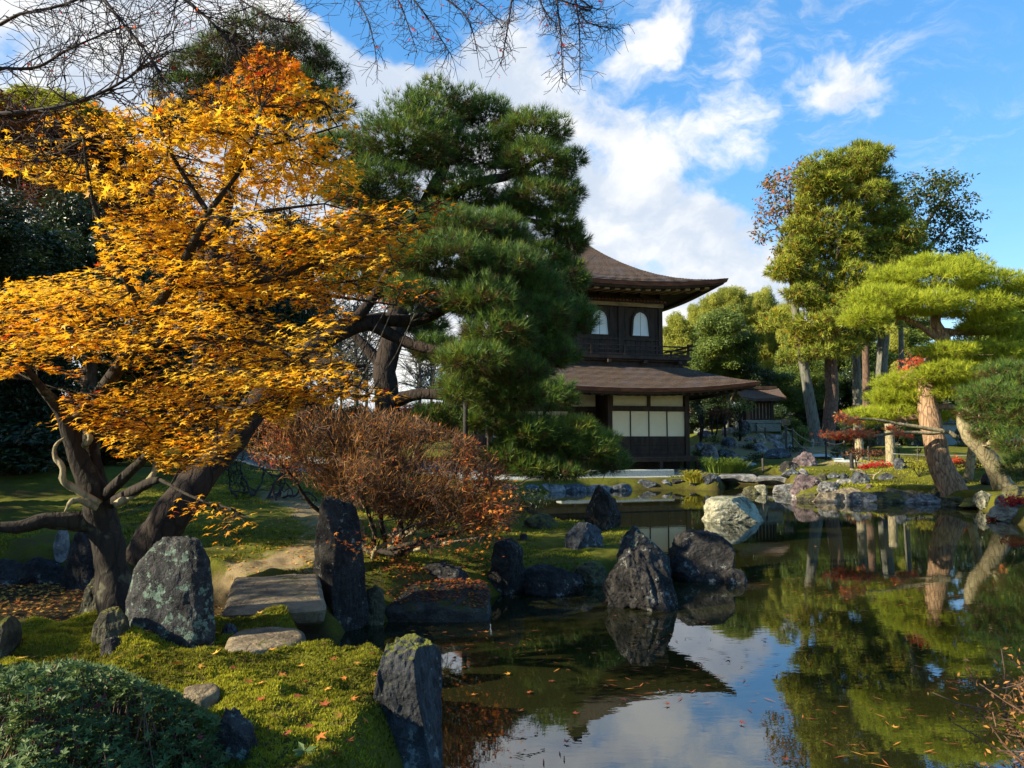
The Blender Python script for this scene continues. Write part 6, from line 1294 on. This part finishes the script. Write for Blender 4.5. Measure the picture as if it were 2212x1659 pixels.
# well house
wy = 38.0; wc = P(*c3(640, 350), wy); wz = on_ground(wc[0], wc[1]); wh = thing('well_house', 'little well house with a shingle roof on a stone plinth behind the rockery', 'well house', (wc[0], wc[1], wz - .1)); k_ = wy / FPX * .208
zt = lambda py: CAMH + kray(1640, c3(0, py)[1])[1] * wy - (wz - .1)
hx = 175 * k_
chV, chF = chamfer_block((-hx, hx), (-hx, hx), (zt(400), zt(318)), .03); M_PLINTH = plain('plinth_stone', (.13, .14, .11), (.25, .26, .21), 14, rough=.9, bump=.3)
obj('plinth_base', chV, chF, M_PLINTH, wh, False, None, True); chV, chF = chamfer_block((-hx * 1.02, hx * 1.02), (-hx * 1.02, hx * 1.02), (zt(316), zt(282)), .03); obj('plinth_top', chV, chF, M_PLINTH, wh, False, None, True)
for sx in (-1, 1):
    for sy in (-1, 1): bx('post', (sx * hx * .62 - .07, sx * hx * .62 + .07), (sy * hx * .62 - .07, sy * hx * .62 + .07), (zt(283), zt(78)), M_WOOD, wh)
for k in range(6): bx('lattice_bar', (-hx * .5 + k * hx * .2 - .02, -hx * .5 + k * hx * .2 + .02), (-hx * .60, -hx * .57), (zt(270), zt(110)), M_WOODP, wh)
bx('inner_box', (-hx * .54, hx * .54), (-hx * .55, hx * .55), (zt(278), zt(90)), M_WOOD, wh); bx('tie_beam', (-hx * .8, hx * .8), (-hx * .67, hx * .67), (zt(100), zt(84)), M_WOOD, wh)
V = []; n_ = 10; ex = 190 * k_ * 1.15
for i_ in range(n_ + 1):
    q = i_ / n_
    for s in (-1, -.5, 0, .5, 1):
        V.append((s * ex * (1.0 - .25 * abs(1 - 2 * q) * 0), (2 * q - 1) * ex, zt(66) + (zt(-40) - zt(66)) * (1 - abs(2 * q - 1)) ** 1.25 + .10 * abs(s) ** 2))
V = np.array(V); Vb = V - (0, 0, .14); Q = [(a * 5 + b_, a * 5 + b_ + 1, a * 5 + b_ + 6, a * 5 + b_ + 5) for a in range(n_) for b_ in range(4)]; m_ = len(V)
Q2 = Q + [tuple(m_ + i_ for i_ in q[::-1]) for q in Q] + [(a * 5, a * 5 + 5, m_ + a * 5 + 5, m_ + a * 5) for a in range(n_)] + [(a * 5 + 9, a * 5 + 4, m_ + a * 5 + 4, m_ + a * 5 + 9) for a in range(n_)] + [(b_ + 1, b_, m_ + b_, m_ + b_ + 1) for b_ in range(4)] + [(n_ * 5 + b_, n_ * 5 + b_ + 1, m_ + n_ * 5 + b_ + 1, m_ + n_ * 5 + b_) for b_ in range(4)]
obj('roof', np.vstack([V, Vb]), [np.array(Q2)], M_ROOF, wh, False, None, True); bx('ridge', (-ex * .9, ex * .9), (-.12, .12), (zt(-40) + .0, zt(-40) + .16), M_WOOD, wh)
# notice board
ny = 33.0; nb_ = P(*c3(935, 390), ny); nz = on_ground(nb_[0], nb_[1]); nt_ = thing('notice_board', 'small wooden notice board with a peaked top beside the stone steps', 'notice board', (nb_[0], nb_[1], nz)); kk = ny / FPX * .208; zt = lambda py: CAMH + kray(1700, c3(0, py)[1])[1] * ny - nz
bx('post', (-.045, .045), (.03, .10), (-.1, zt(290)), M_POST, nt_); bx('board', (-48 * kk, 48 * kk), (0, .028), (zt(328), zt(275)), M_WOODP, nt_); MB().bar((-56 * kk, .0, zt(275)), (.01, .0, zt(262)), .12, .03).bar((56 * kk, .001, zt(275)), (-.01, .001, zt(262)), .118, .03).build('cap', M_POST, nt_, True)
for sx in (-1, 1): bx('frame', (sx * 46 * kk - .02, sx * 46 * kk + .02), (-.012, -.001), (zt(326), zt(277)), M_POST, nt_)
for k in range(5): 
    for r_ in range(4): bx('ink_mark', (-28 * kk + k * 14 * kk - .022, -28 * kk + k * 14 * kk + .022), (-.004, -.0005), (zt(284 + r_ * 10.5 + 7), zt(284 + r_ * 10.5)), M_POSTD, nt_)
# plaster walls at the back
M_WALL = plain('pale_wall_plaster', (.30, .34, .30), (.40, .44, .38), 2, rough=.95, bump=.05); M_TILE = plain('grey_roof_tile', (.07, .075, .08), (.16, .17, .18), 9, rough=.6)
def wall(px0, px1, Y0, Y1, pt, label, base=-.3):
    a = P(px0, pt, Y0); b_ = P(px1, pt, Y1); za = min(on_ground(a[0], a[1]), on_ground(b_[0], b_[1])) + base; zt_ = (a[2] + b_[2]) / 2; t_ = thing('plaster_wall', label, 'wall', (a[0], a[1], za)); d = b_ - a; ln = float(np.hypot(d[0], d[1])); t_.rotation_euler = (0, 0, math.atan2(d[1], d[0]))
    bx('wall_panel', (0, ln), (0, .25), (0, zt_ - za), M_WALL, t_); bx('plank_base', (0, ln), (-.03, .0), (0, .35), M_WOOD, t_); n_ = int(ln / .42)
    bx('coping', (-.1, ln + .1), (-.25, .5), (zt_ - za + .002, zt_ - za + .10), M_TILE, t_)
    for k in range(min(n_, 150)): x_ = k * ln / n_; MB().bar((x_ + .1, -.3, zt_ - za + .13), (x_ + .1, .12, zt_ - za + .27), .17, .05).build('roof_tile', M_TILE, t_, True)
    return t_
wall(1840, 2300, 41.5, 38, 915, 'long pale plaster wall with a tiled top behind the right hand pines'); wall(1480, 1760, 46, 45, 880, 'bluish white plaster wall glimpsed behind the well house')
# bamboo rail and white cord behind the red pine
ra, rb_ = P(*c4(750, 797), 27), P(*c4(1130, 800), 27); V, Q, T = tube([ra, rb_], [.035, .035], 12, 7, .03); solo('bamboo_rail', V, [Q, T], LF_MID if False else plain('green_bamboo', (.10, .14, .04), (.18, .22, .07), 8), 'green bamboo rail left of the red pine trunk', 'rail', tuple(ra), True)
for k, px in enumerate((810, 1000)): post(*[c4(px, 0)[0]], c4(0, 785)[1], c4(0, 900)[1], 3.5, 'short post carrying the green bamboo rail, %s' % ('left one' if k == 0 else 'right one'), False, None, 27)
rope(P(*c4(750, 862), 26), P(*c4(1580, 880), 26), .03, 'thin white cord stretched behind the red pine trunk', 0, plain('white_cord', (.35, .35, .32), (.45, .45, .42), 5, bump=0), .009)
# prop posts under the pines
for (px, pt, pb, w_, lb, Y) in ((1005, 870, 1010, 11, 'dark prop post holding up the upright pine bough', 11.4), (752, 1080, 1170, 9, 'thin dark prop stake inside the brown twiggy shrub', 8.6)):
    post(px, pt, pb, w_, lb, True, None, Y)
for (px, pt, pb, Y, lb) in ((1925, 915, 1010, 27, 'pale round prop pole under the red pine bough'), (1858, 935, 990, 29, 'second paler prop pole left of the first, behind the clipped bushes')):
    c = P(px, pb, Y); c[2] = on_ground(c[0], c[1]); top_ = P(px - 4, pt, Y); V, Q, T = tube([c - (0, 0, .2), (c + top_) / 2, top_], [.17, .16, .15], 10, 10, .04, int(px)); solo('prop_pole', V, [Q, T], BK_PALE, lb, 'prop pole', tuple(c), True)
# paved strip of the far path
M_PAVE = plain('pale_path_stone', (.34, .38, .36), (.55, .58, .54), 4, rough=.9, bump=.2)
for k, (x0, y0, x1, y1, lb) in enumerate(((1190, 625, 1400, 690, 'long pale paving slab of the far path by the conifer'), (1380, 660, 1540, 705, 'second pale paving slab of the far path'), (1410, 690, 1690, 735, 'ragged pale edging slab at the right end of the far path'), (1190, 770, 870, 780, ''))):
    if not lb: continue
    px0, py0, px1, py1 = z3(x0, y0, x1, y1); quad = [hit(px0 + 6, py1), hit(px1, py1), hit(px1 - 8, py0), hit(px0, py0)]; zt = float(np.mean([q_[2] for q_ in quad])) + .05
    slab(quad, zt, .14, M_PAVE, 'paving_slab', lb, 'paving slab', 30 + k, 24, 12, .06)

# ------------------------------------------------------------------ foreground: azalea, moss, leaves, twigs
az_t = thing('clipped_azalea', 'clipped evergreen azalea with small leaf rosettes in the lower left corner', 'azalea', (-1.9, 2.75, on_ground(-1.9, 2.75)))
AZ = [(-40, 1440), (60, 1440), (150, 1428), (260, 1450), (320, 1480), (380, 1500), (430, 1530), (480, 1560), (540, 1600), (590, 1640), (640, 1700), (640, 1800), (-60, 1800)]
q = np.stack([rt.uniform(-3.3, -.6, 60000), rt.uniform(2.0, 3.9, 60000), 0 * rt.uniform(size=60000)], 1); prof = .86 - .10 * ((q[:, 0] + 2.2) / 1.5) ** 2 + .17 * fbm(q * 3.0, 3, 21) - .50 * sstep(q[:, 0], -1.55, -.75); dpt_ = rt.exponential(.13, 60000); q[:, 2] = prof - dpt_
up_s = rt.random(60000) < .06; q[up_s, 2] = prof[up_s] + rt.exponential(.03, up_s.sum()); q = q[(fbm(q * 7.5, 2, 91) > -.16) | (rt.random(60000) < .12)]
q = q[(q[:, 2] > .35) & inside_px(q, AZ)]; q = q[rt.permutation(len(q))[:5600]]; n_ = len(q); K = 6
up_ = unit(rt.normal(size=(n_, 3)) * .35 + (0, -.15, 1)); th = np.tile(np.arange(K) * 2.4, (n_, 1)) + rt.uniform(0, 6.28, (n_, 1)); a1 = unit(np.cross(up_, rt.normal(size=(n_, 3)))); a2 = np.cross(up_, a1)
hd = (np.cos(th)[..., None] * a1[:, None] + np.sin(th)[..., None] * a2[:, None] + (np.arange(K) / K * .9)[None, :, None] * up_[:, None]).reshape(-1, 3); cc_ = np.repeat(q, K, 0); nn_ = unit(np.repeat(up_, K, 0) - .3 * hd)
x, y, z = frames(nn_, hd); vr = np.clip(rt.normal(.45, .16, n_), 0, .86); vr[rt.random(n_) < .022] = .97; V, F, vv = stamp(KITE_V * (1, .85, 1), KITE_F, cc_, x, y, z, rt.uniform(.019, .032, n_ * K), np.clip(np.repeat(vr, K) + rt.normal(0, .03, n_ * K), 0, 1)); obj('foliage', V, [F], LF_AZAL, az_t, False, dict(v=vv))
S = []
for k in range(0, n_, 5): b_ = q[k]; e_ = np.array((b_[0] + rt.normal(0, .05), b_[1] + rt.normal(0, .05), b_[2] - rt.uniform(.12, .3))); S.append((*e_, *b_, .004, .002))
for k in range(26):
    b_ = np.array((rt.uniform(-3, -1.5), rt.uniform(2.5, 3.2), .42)); 
    for u_ in range(4): S.append((*b_, *(b_ + (rt.normal(0, .12), rt.normal(0, .12), rt.uniform(.12, .24))), .006, .002))
V, Q = seg_mesh(S, 4); obj('stems', V, [Q], BK_TWIG, az_t)
# small seedling by the boulder
sdl = hit(657, 1655); sv = sdl + (0, 0, .02); x, y, z = frames(np.tile((0, -.3, 1.), (9, 1)) + rt.normal(0, .3, (9, 3)), np.stack([np.cos(np.arange(9) * 2.4), np.sin(np.arange(9) * 2.4), .5 + 0 * np.arange(9)], 1)); V, F, vv = stamp(KITE_V, KITE_F, np.tile(sv + (0, 0, .03), (9, 1)), x, y, z, np.full(9, .05), np.full(9, .6)); solo('seedling', V, [F], LF_AZAL, 'little green seedling on the moss at the bottom edge beside the big slab sided rock', 'plant', tuple(sdl), attr=dict(v=vv))
LF_DEAD = leafmat('dead_scraps', [(0, (.30, .16, .06)), (.5, (.16, .085, .04)), (1, (.07, .04, .022))], .1, .8, .1)
# moss pile on the near bank
n_ = 130000; mx_, my_ = rt.uniform(-3.4, -.25, n_), rt.uniform(2.9, 6.3, n_); p3_ = np.stack([mx_, my_, 0 * mx_], 1)
ok = (poly_sd(mx_, my_, POND) < -.10) & (poly_sd(mx_, my_, CHAN) < -.12) & (np.abs(mx_ / my_) < .75); mx_, my_ = mx_[ok], my_[ok]; mz_ = H(mx_, my_); n_ = len(mx_)
print('moss', n_)
LF_MOSS = leafmat('moss_shoots', [(0, (.05, .055, .010)), (.45, (.20, .205, .02)), (1, (.40, .39, .032))], .35, .8, .1)
mv = np.clip(.5 + .75 * fbm(np.stack([mx_, my_, 0 * mx_], 1) * 3.2, 3, 55) + rt.normal(0, .12, n_), 0, 1)
V, F, vv = tufts(np.stack([mx_, my_, mz_ - .004], 1), unit(np.stack([rt.normal(0, .35, n_), rt.normal(0, .35, n_), 1 + 0 * mx_], 1)), .022, .0095, 2, .45, mv); tag(obj('moss', V, [F], LF_MOSS, None, False, dict(v=vv)), kind='stuff')
# tufts of moss and short grass over the islet and the lawn
qx, qy = rt.uniform(-7, 2.5, 60000), rt.uniform(6.5, 17, 60000); ok = (poly_sd(qx, qy, POND) < -.08) & (poly_sd(qx, qy, CHAN) < -.1) & (np.abs(qx / qy) < .72) & (rt.random(60000) < np.clip(9 / qy, .2, 1)) & (fbm(np.stack([qx, qy, 0 * qx], 1) * 1.1, 3, 61) > -.12); qx, qy = qx[ok], qy[ok]
pd_ = np.min(np.hypot(qx[:, None] - PATHC[None, :, 0], qy[:, None] - PATHC[None, :, 1]), 1); ok = pd_ > .4; qx, qy = qx[ok], qy[ok]; n_ = len(qx); print('tufts', n_)
V, F, vv = tufts(np.stack([qx, qy, H(qx, qy) - .005], 1), unit(np.stack([rt.normal(0, .4, n_), rt.normal(0, .4, n_), 1 + 0 * qx], 1)), .040, .016, 2, .5, np.clip(.42 + .7 * fbm(np.stack([qx, qy, 0 * qx], 1) * 1.8, 3, 55) + rt.normal(0, .15, n_), 0, 1)); tag(obj('moss_tufts', V, [F], LF_MOSS, None, False, dict(v=vv)), kind='stuff')
qx, qy = rt.uniform(5.5, 17, 26000), rt.uniform(18.5, 31, 26000); ok = (poly_sd(qx, qy, POND) < -.1) & (fbm(np.stack([qx, qy, 0 * qx], 1) * .8, 3, 63) > -.1); qx, qy = qx[ok], qy[ok]; n_ = len(qx)
V, F, vv = tufts(np.stack([qx, qy, H(qx, qy) - .01], 1), unit(np.stack([rt.normal(0, .4, n_), rt.normal(0, .4, n_), 1 + 0 * qx], 1)), .075, .035, 1, .5, np.clip(.35 + .8 * fbm(np.stack([qx, qy, 0 * qx], 1) * .9, 3, 57) + rt.normal(0, .18, n_), 0, 1)); tag(obj('moss_tufts', V, [F], LF_MOSS, None, False, dict(v=vv)), kind='stuff')
# scraps of twig and dead needles on the near moss
qx, qy = rt.uniform(-3.2, -.3, 2600), rt.uniform(3.0, 5.6, 2600); ok = (poly_sd(qx, qy, POND) < -.12) & (poly_sd(qx, qy, CHAN) < -.12); qx, qy = qx[ok], qy[ok]; n_ = len(qx); x, y, z = frames(np.array((0, 0, 1.)) + rt.normal(0, .2, (n_, 3)), rt.normal(size=(n_, 3)) * (1, 1, .2)); V, F, vv = stamp(SLIM_V * (1, .7, .3), KITE_F, np.stack([qx, qy, H(qx, qy) + rt.uniform(.006, .02, n_)], 1), x, y, z, rt.uniform(.012, .06, n_), rt.uniform(.5, 1, n_)); tag(obj('moss_litter', V, [F], LF_DEAD, None, False, dict(v=vv)), kind='stuff')
# leaf carpets
LF_FALL = leafmat('fallen_leaves', [(0, (.60, .38, .07)), (.3, (.55, .24, .04)), (.6, (.38, .10, .035)), (.85, (.24, .045, .03)), (1, (.13, .05, .03))], .15, .7, .15)
def carpet(name, pts, size, vm, vs):
    n_ = len(pts); x, y, z = frames(np.array((0, 0, 1.)) + .22 * rt.normal(size=(n_, 3)), rt.normal(size=(n_, 3)) * (1, 1, .05)); V, F, vv = stamp(MAPLE_V * (1, 1, -.6), MAPLE_F, pts, x, y, z, rt.uniform(*size, n_), np.clip(rt.normal(vm, vs, n_), 0, 1)); return tag(obj(name, V, [F], LF_FALL, None, False, dict(v=vv)), kind='stuff')
qx, qy = rt.uniform(-8, -1.9, 9000), rt.uniform(5.4, 9.2, 9000); ok = (poly_sd(qx, qy, CHAN) > .05) & (qx < -1.9); qx, qy = qx[ok], qy[ok]; carpet('leaf_litter', np.stack([qx, qy, H(qx, qy) + rt.uniform(.004, .03, len(qx))], 1)[:6500], (.030, .048), .30, .22)
ps = np.array([hit(px, py) for px, py in zip(rt.uniform(845, 1050, 420), rt.uniform(1250, 1312, 420))]); 
lr = bpy.data.objects.get('ledge_rock'); dg = bpy.context.evaluated_depsgraph_get(); 
def drop(x_, y_, objs, z0=3.0):
    best = on_ground(x_, y_)
    for o_ in objs:
        ok_, loc, nrm, _ = o_.ray_cast(Vector((x_, y_, z0)) - o_.location, Vector((0, 0, -1)))
        if ok_: best = max(best, loc.z + o_.location.z)
    return best
cen = np.array(lr.location); wx = max(v.co.x for v in lr.data.vertices); wy_ = max(v.co.y for v in lr.data.vertices)
lp = []
for k in range(1500):
    x_, y_ = cen[0] + rt.uniform(-1, 1) * wx, cen[1] + rt.uniform(-1, 1) * wy_ * 1.1
    if y_ < cen[1] - wy_ * .75: continue
    z_ = drop(x_, y_, [lr])
    if z_ > .08: lp.append((x_, y_, z_ + rt.uniform(.003, .02)))
carpet('leaf_litter', np.array(lp)[:1100], (.022, .036), .62, .2)
us = np.array([hit(px, py) for px, py in zip(rt.uniform(800, 1080, 700), rt.uniform(1130, 1250, 700))]); us[:, 2] += .012; carpet('leaf_litter', us, (.02, .036), .5, .22)
pq = []
for k in range(1700):
    i_ = rt.integers(0, 40); x_, y_ = PATHC[i_] + rt.normal(0, .6, 2)
    pq.append((x_, y_))
pq = np.array(pq); ok = (poly_sd(pq[:, 0], pq[:, 1], CHAN) < -.1) & (poly_sd(pq[:, 0], pq[:, 1], POND) < -.2); pq = pq[ok]; carpet('leaf_litter', np.stack([pq[:, 0], pq[:, 1], H(pq[:, 0], pq[:, 1]) + .008], 1), (.02, .036), .25, .2)
# pine needles and scraps drifting on the pond
qx, qy = rt.uniform(-1.0, 5.0, 1500), rt.uniform(3.8, 9.5, 1500); ok = (poly_sd(qx, qy, POND) > .05) & (fbm(np.stack([qx, qy, 0 * qx], 1) * .9, 2, 71) > -.05); qx, qy = qx[ok], qy[ok]; n_ = len(qx)
x, y, z = frames(np.tile((0, 0, 1.), (n_, 1)), rt.normal(size=(n_, 3)) * (1, .6, 0)); V, F, vv = stamp(SLIM_V * (1, .5, .02), KITE_F, np.stack([qx, qy, 0 * qx + .006], 1), x, y, z, rt.uniform(.02, .11, n_), rt.uniform(.25, 1, n_)); tag(obj('floating_needles', V, [F], LF_FALL, None, False, dict(v=vv)), kind='stuff')
# single fallen leaves that can be told apart
fl = [mesh('fallen_leaf', MAPLE_V * (1, 1, -.7), MAPLE_F, LF_FALL, False, dict(v=np.full(len(MAPLE_V), q_))) for q_ in (.04, .22, .5, .72, .9)]
cn = ('yellow', 'orange', 'rusty red', 'dark red', 'brown')
stones_ = [o_ for o_ in bpy.data.objects if o_.parent is None and o_.type == 'MESH' and o_.name.split('.')[0] in ('slab_bridge', 'stepping_stone', 'ledge_rock')]
lv_items = {}
def lay(px, py, ci, s_, where, z=None, cat='fallen leaf'):
    if z is None:
        c = hit(px, py, water=True); zz__ = drop(c[0], c[1], stones_)
        if zz__ > c[2] + .01: c = G(px, py, zz__); zz__ = drop(c[0], c[1], stones_)
        c = np.array((c[0], c[1], zz__ + .016))
    else: c = G(px, py, z)
    o_ = bpy.data.objects.new('fallen_leaf', fl[ci]); C.objects.link(o_); o_.location = tuple(c); o_.scale = (s_, s_, s_); f_ = .25 if z is None else .04; o_.rotation_euler = (rt.normal(0, f_), rt.normal(0, f_), rt.uniform(0, 6.28))
    tag(o_, '%s maple leaf %s' % (cn[ci], where), cat, 'leaves %s' % where); lv_items.setdefault(where, []).append((o_, px, py, cn[ci] + ' maple leaf'))
for (px, py, ci, s_) in ((690, 1375, 3, .04), (735, 1400, 1, .04), (720, 1432, 3, .045), (610, 1462, 2, .045), (650, 1448, 1, .042), (540, 1484, 2, .05), (566, 1480, 1, .04), (655, 1480, 3, .045), (735, 1560, 1, .045), (700, 1535, 3, .05), (648, 1555, 2, .045), (780, 1600, 1, .05), (868, 1640, 0, .05), (930, 1650, 0, .05), (585, 1410, 1, .05), (465, 1420, 0, .05), (350, 1385, 0, .06), (470, 1375, 1, .065), (40, 1430, 0, .06), (160, 1440, 1, .05), (345, 1420, 0, .05), (560, 1330, 0, .05), (690, 1350, 2, .05), (640, 1510, 3, .04), (745, 1470, 2, .04), (800, 1500, 3, .04), (770, 1440, 1, .04), (760, 1520, 2, .04), (690, 1600, 2, .05), (720, 1640, 3, .04), (620, 1590, 4, .045), (670, 1575, 4, .045), (600, 1560, 1, .05), (560, 1520, 3, .045), (500, 1450, 4, .04), (430, 1450, 1, .04), (380, 1440, 3, .04), (300, 1425, 4, .05), (250, 1430, 1, .05), (730, 1380, 2, .04), (800, 1420, 3, .04), (810, 1465, 2, .04), (750, 1610, 3, .04), (790, 1570, 2, .035), (705, 1495, 1, .04)): lay(px, py, ci, s_, 'fallen on the green moss bank')
for (px, py, ci) in ((500, 1262, 0), (520, 1280, 0), (560, 1272, 1), (600, 1262, 1), (640, 1275, 1), (585, 1290, 1), (660, 1262, 0), (540, 1300, 1), (625, 1300, 0), (670, 1290, 1), (650, 1330, 0), (605, 1255, 2), (690, 1258, 0)): lay(px, py, ci, .045, 'fallen on the slab bridge')
for (px, py, ci) in ((1140, 1495, 3), (1222, 1602, 3), (1000, 1440, 2), (1075, 1420, 3), (1100, 1455, 1), (1165, 1405, 2), (1250, 1400, 2), (1285, 1410, 2), (1310, 1480, 2), (1420, 1395, 4), (1050, 1365, 2), (1400, 1340, 4), (1330, 1330, 4), (1520, 1345, 4), (1700, 1330, 4), (1650, 1380, 4), (1480, 1690, 4), (1575, 1420, 4), (1360, 1430, 4), (1120, 1535, 2), (1020, 1500, 2), (980, 1420, 4), (1190, 1470, 4), (1240, 1540, 4), (1060, 1560, 4), (1350, 1510, 4), (1530, 1480, 4), (1445, 1520, 4), (1600, 1560, 4), (1700, 1640, 4), (1860, 1480, 4), (1930, 1570, 1), (1800, 1400, 4), (1900, 1340, 1), (1760, 1180, 1), (1850, 1150, 3), (1447, 1114, 3), (1470, 1125, 3), (1600, 1150, 1), (960, 1365, 2), (920, 1370, 1), (890, 1362, 1)): lay(px, py, ci, .045, 'floating on the dark pond', .012)
by_landmark(lv_items['fallen on the green moss bank'], [('slab bridge', 590, 1320), ('lichen boulder', 370, 1390), ('pale stepping stone', 570, 1390), ('overgrown stepping stone', 435, 1490), ('slab sided bank rock', 850, 1450), ('blue lichened rock', 500, 1600), ('green seedling', 657, 1645), ('clipped azalea', 260, 1500)], '%s %s the %s on the moss')
by_landmark(lv_items['fallen on the slab bridge'], [('standing stone end of the slab bridge', 700, 1300), ('boulder end of the slab bridge', 470, 1300), ('middle of the slab bridge', 590, 1285)], '%s %s the %s')
by_landmark(lv_items['floating on the dark pond'], [('furrowed rock', 1380, 1320), ('broad black rock', 1515, 1255), ('pale pond rock', 1580, 1125), ('ledge rock', 950, 1340), ('slab sided bank rock', 900, 1560), ('tall dark pond rock', 1300, 1145), ('wide dark waterside rock', 1195, 1288), ('mirrored pavilion roof', 1350, 1480), ('red pine reflection', 1960, 1350)], 'floating %s %s the %s')
# reddish twigs of a shrub on the near right bank
rb2 = thing('twiggy_azalea', 'bare reddish twigs with a few russet leaves poking in at the lower right corner', 'shrub', (2.85, 3.25, on_ground(2.85, 3.25))); S = []
for k in range(95): b_ = np.array((rt.uniform(2.5, 3.3), rt.uniform(3.0, 3.6), .08)); grow(b_, unit(np.array((rt.normal(-.35, .3), rt.normal(.2, .3), 1.0))), rt.uniform(.25, .42), .006, 3, S, rt, .35, 2, .72, .05, lambda p: p[2] < (.66 + .08 * math.sin(p[0] * 9)) - 1.05 * max(0, 2.42 - p[0]))
V, Q = seg_mesh(S, 4); obj('twigs', V, [Q], SHRUB_TWIG, rb2)['kind'] = 'stuff'; e_ = np.array(S)[:, 3:6]; e_ = e_[rt.choice(len(e_), min(len(e_), 2600), False)]; e_ = np.repeat(e_, 3, 0); e_ = e_ + rt.normal(0, .02, e_.shape); x, y, z = frames(rt.normal(size=e_.shape) + (0, 0, .7), rt.normal(size=e_.shape)); V, F, vv = stamp(KITE_V, KITE_F, e_, x, y, z, rt.uniform(.018, .034, len(e_)), rt.uniform(0, 1, len(e_))); obj('leaves', V, [F], LF_BUD, rb2, False, dict(v=vv))['kind'] = 'stuff'

# ------------------------------------------------------------------ the bare maple overhead
bm_t = thing('bare_maple', 'bare maple whose thin twigs with red leaves hang across the sky', 'maple tree', (-4.6, .6, on_ground(-4.6, .6)))
tube_obj('trunk', [(-4.6, .6, on_ground(-4.6, .6) - .2), (-4.5, .7, 1.6), (-4.1, 1.2, 2.8), (-3.4, 2.0, 3.8), (-2.4, 2.9, 4.6)], [.22, .18, .14, .10, .06], BK_MAPLE, bm_t, 26, 10, .12, 2)
oh = [([(-80, 270), (0, 245), (110, 235), (230, 195), (330, 130)], 4.2, .014), ([(-60, 130), (60, 150), (160, 100), (260, 60)], 4.3, .010), ([(330, -60), (400, 0), (460, 50), (520, 110)], 4.1, .010), ([(440, -60), (520, 0), (590, 40), (640, 50)], 4.2, .006), ([(180, -60), (250, 30), (330, 130), (350, 170)], 4.0, .009), ([(-40, 40), (100, 20), (220, -20), (350, -60)], 4.4, .01), ([(-60, 330), (0, 340), (90, 350), (180, 330)], 4.5, .006),
      ([(720, -50), (770, 0), (800, 60), (815, 140)], 4.3, .005), ([(900, -50), (960, -5), (1010, 40), (1030, 110)], 4.3, .006), ([(850, -50), (910, 20), (950, 80), (975, 120)], 4.2, .006), ([(820, -50), (860, 0), (880, 50), (900, 110)], 4.25, .005), ([(920, -50), (1040, 10), (1085, 60)], 4.2, .004), ([(1110, -50), (1104, 10), (1095, 70), (1082, 140)], 4.1, .006), ([(1200, -50), (1205, 20), (1213, 100), (1215, 175)], 4.1, .006), ([(1230, -50), (1245, 10), (1252, 80), (1252, 160)], 4.1, .006), ([(1120, -50), (1190, -8), (1250, 12), (1310, 22)], 4.1, .005), ([(1240, -10), (1260, 40), (1290, 55), (1328, 62)], 4.1, .005), ([(1150, -40), (1175, 20), (1200, 50)], 4.15, .004)]
S = []; red = []
hub = np.array((-2.4, 2.9, 4.6))
for k, (l, Y, r_) in enumerate(oh):
    pl_ = spline([P(px, py, Y) for px, py in l], 26); tube_obj('branch', [hub + (pl_[0] - hub) * .0, hub * .5 + pl_[0] * .5 + (0, 0, .25), *pl_[::5], pl_[-1]], [r_ * 2.2 + .01, r_ * 1.2, r_ * .9, r_ * .6, r_ * .3], BK_TWIGD, bm_t, 36, 5, .08, k)
    nsub = 3 if l[0][0] > 700 else 4
    for i_ in range(3, 26):
        for u_ in range(nsub if i_ % 2 else 2):
            d0 = unit((pl_[min(25, i_ + 1)] - pl_[i_ - 1]) * 6 + rt.normal(0, .6, 3) * (1, .6, .8) + (0, 0, -.12)); grow(pl_[i_], d0, rt.uniform(.06, .20) * (1.25 if l[0][0] < 700 else .55), r_ * .36, 2 if l[0][0] < 700 else 1, S, rt, .4, 2, .7, -.03)
    for i_ in range(6, 26, 4):
        if rt.random() < .75: red.append(pl_[i_] + rt.normal(0, .025, 3))
S = np.array(S); S[:, 6:] = np.maximum(S[:, 6:], .0013); V, Q = seg_mesh(S, 3); obj('twigs', V, [Q], BK_TWIGD, bm_t)['kind'] = 'stuff'; print('overhead', len(S))
tips = S[:, 3:6]; red += list(tips[rt.choice(len(tips), 90, False)]); red.append(P(1079, 166, 4.1))
tlr = [mesh('leaf', MAPLE_V, MAPLE_F, LF_RED, False, dict(v=np.full(len(MAPLE_V), q_))) for q_ in (.45, .65, .8, .95)]
for k, c in enumerate(red):
    o_ = bpy.data.objects.new('leaf', tlr[k % 4]); C.objects.link(o_); o_.parent = bm_t; o_.location = tuple(np.array(c) - wloc(bm_t)); s_ = rt.uniform(.014, .028); o_.scale = (s_,) * 3; o_.rotation_euler = (rt.uniform(0, 6), rt.uniform(0, 6), rt.uniform(0, 6))
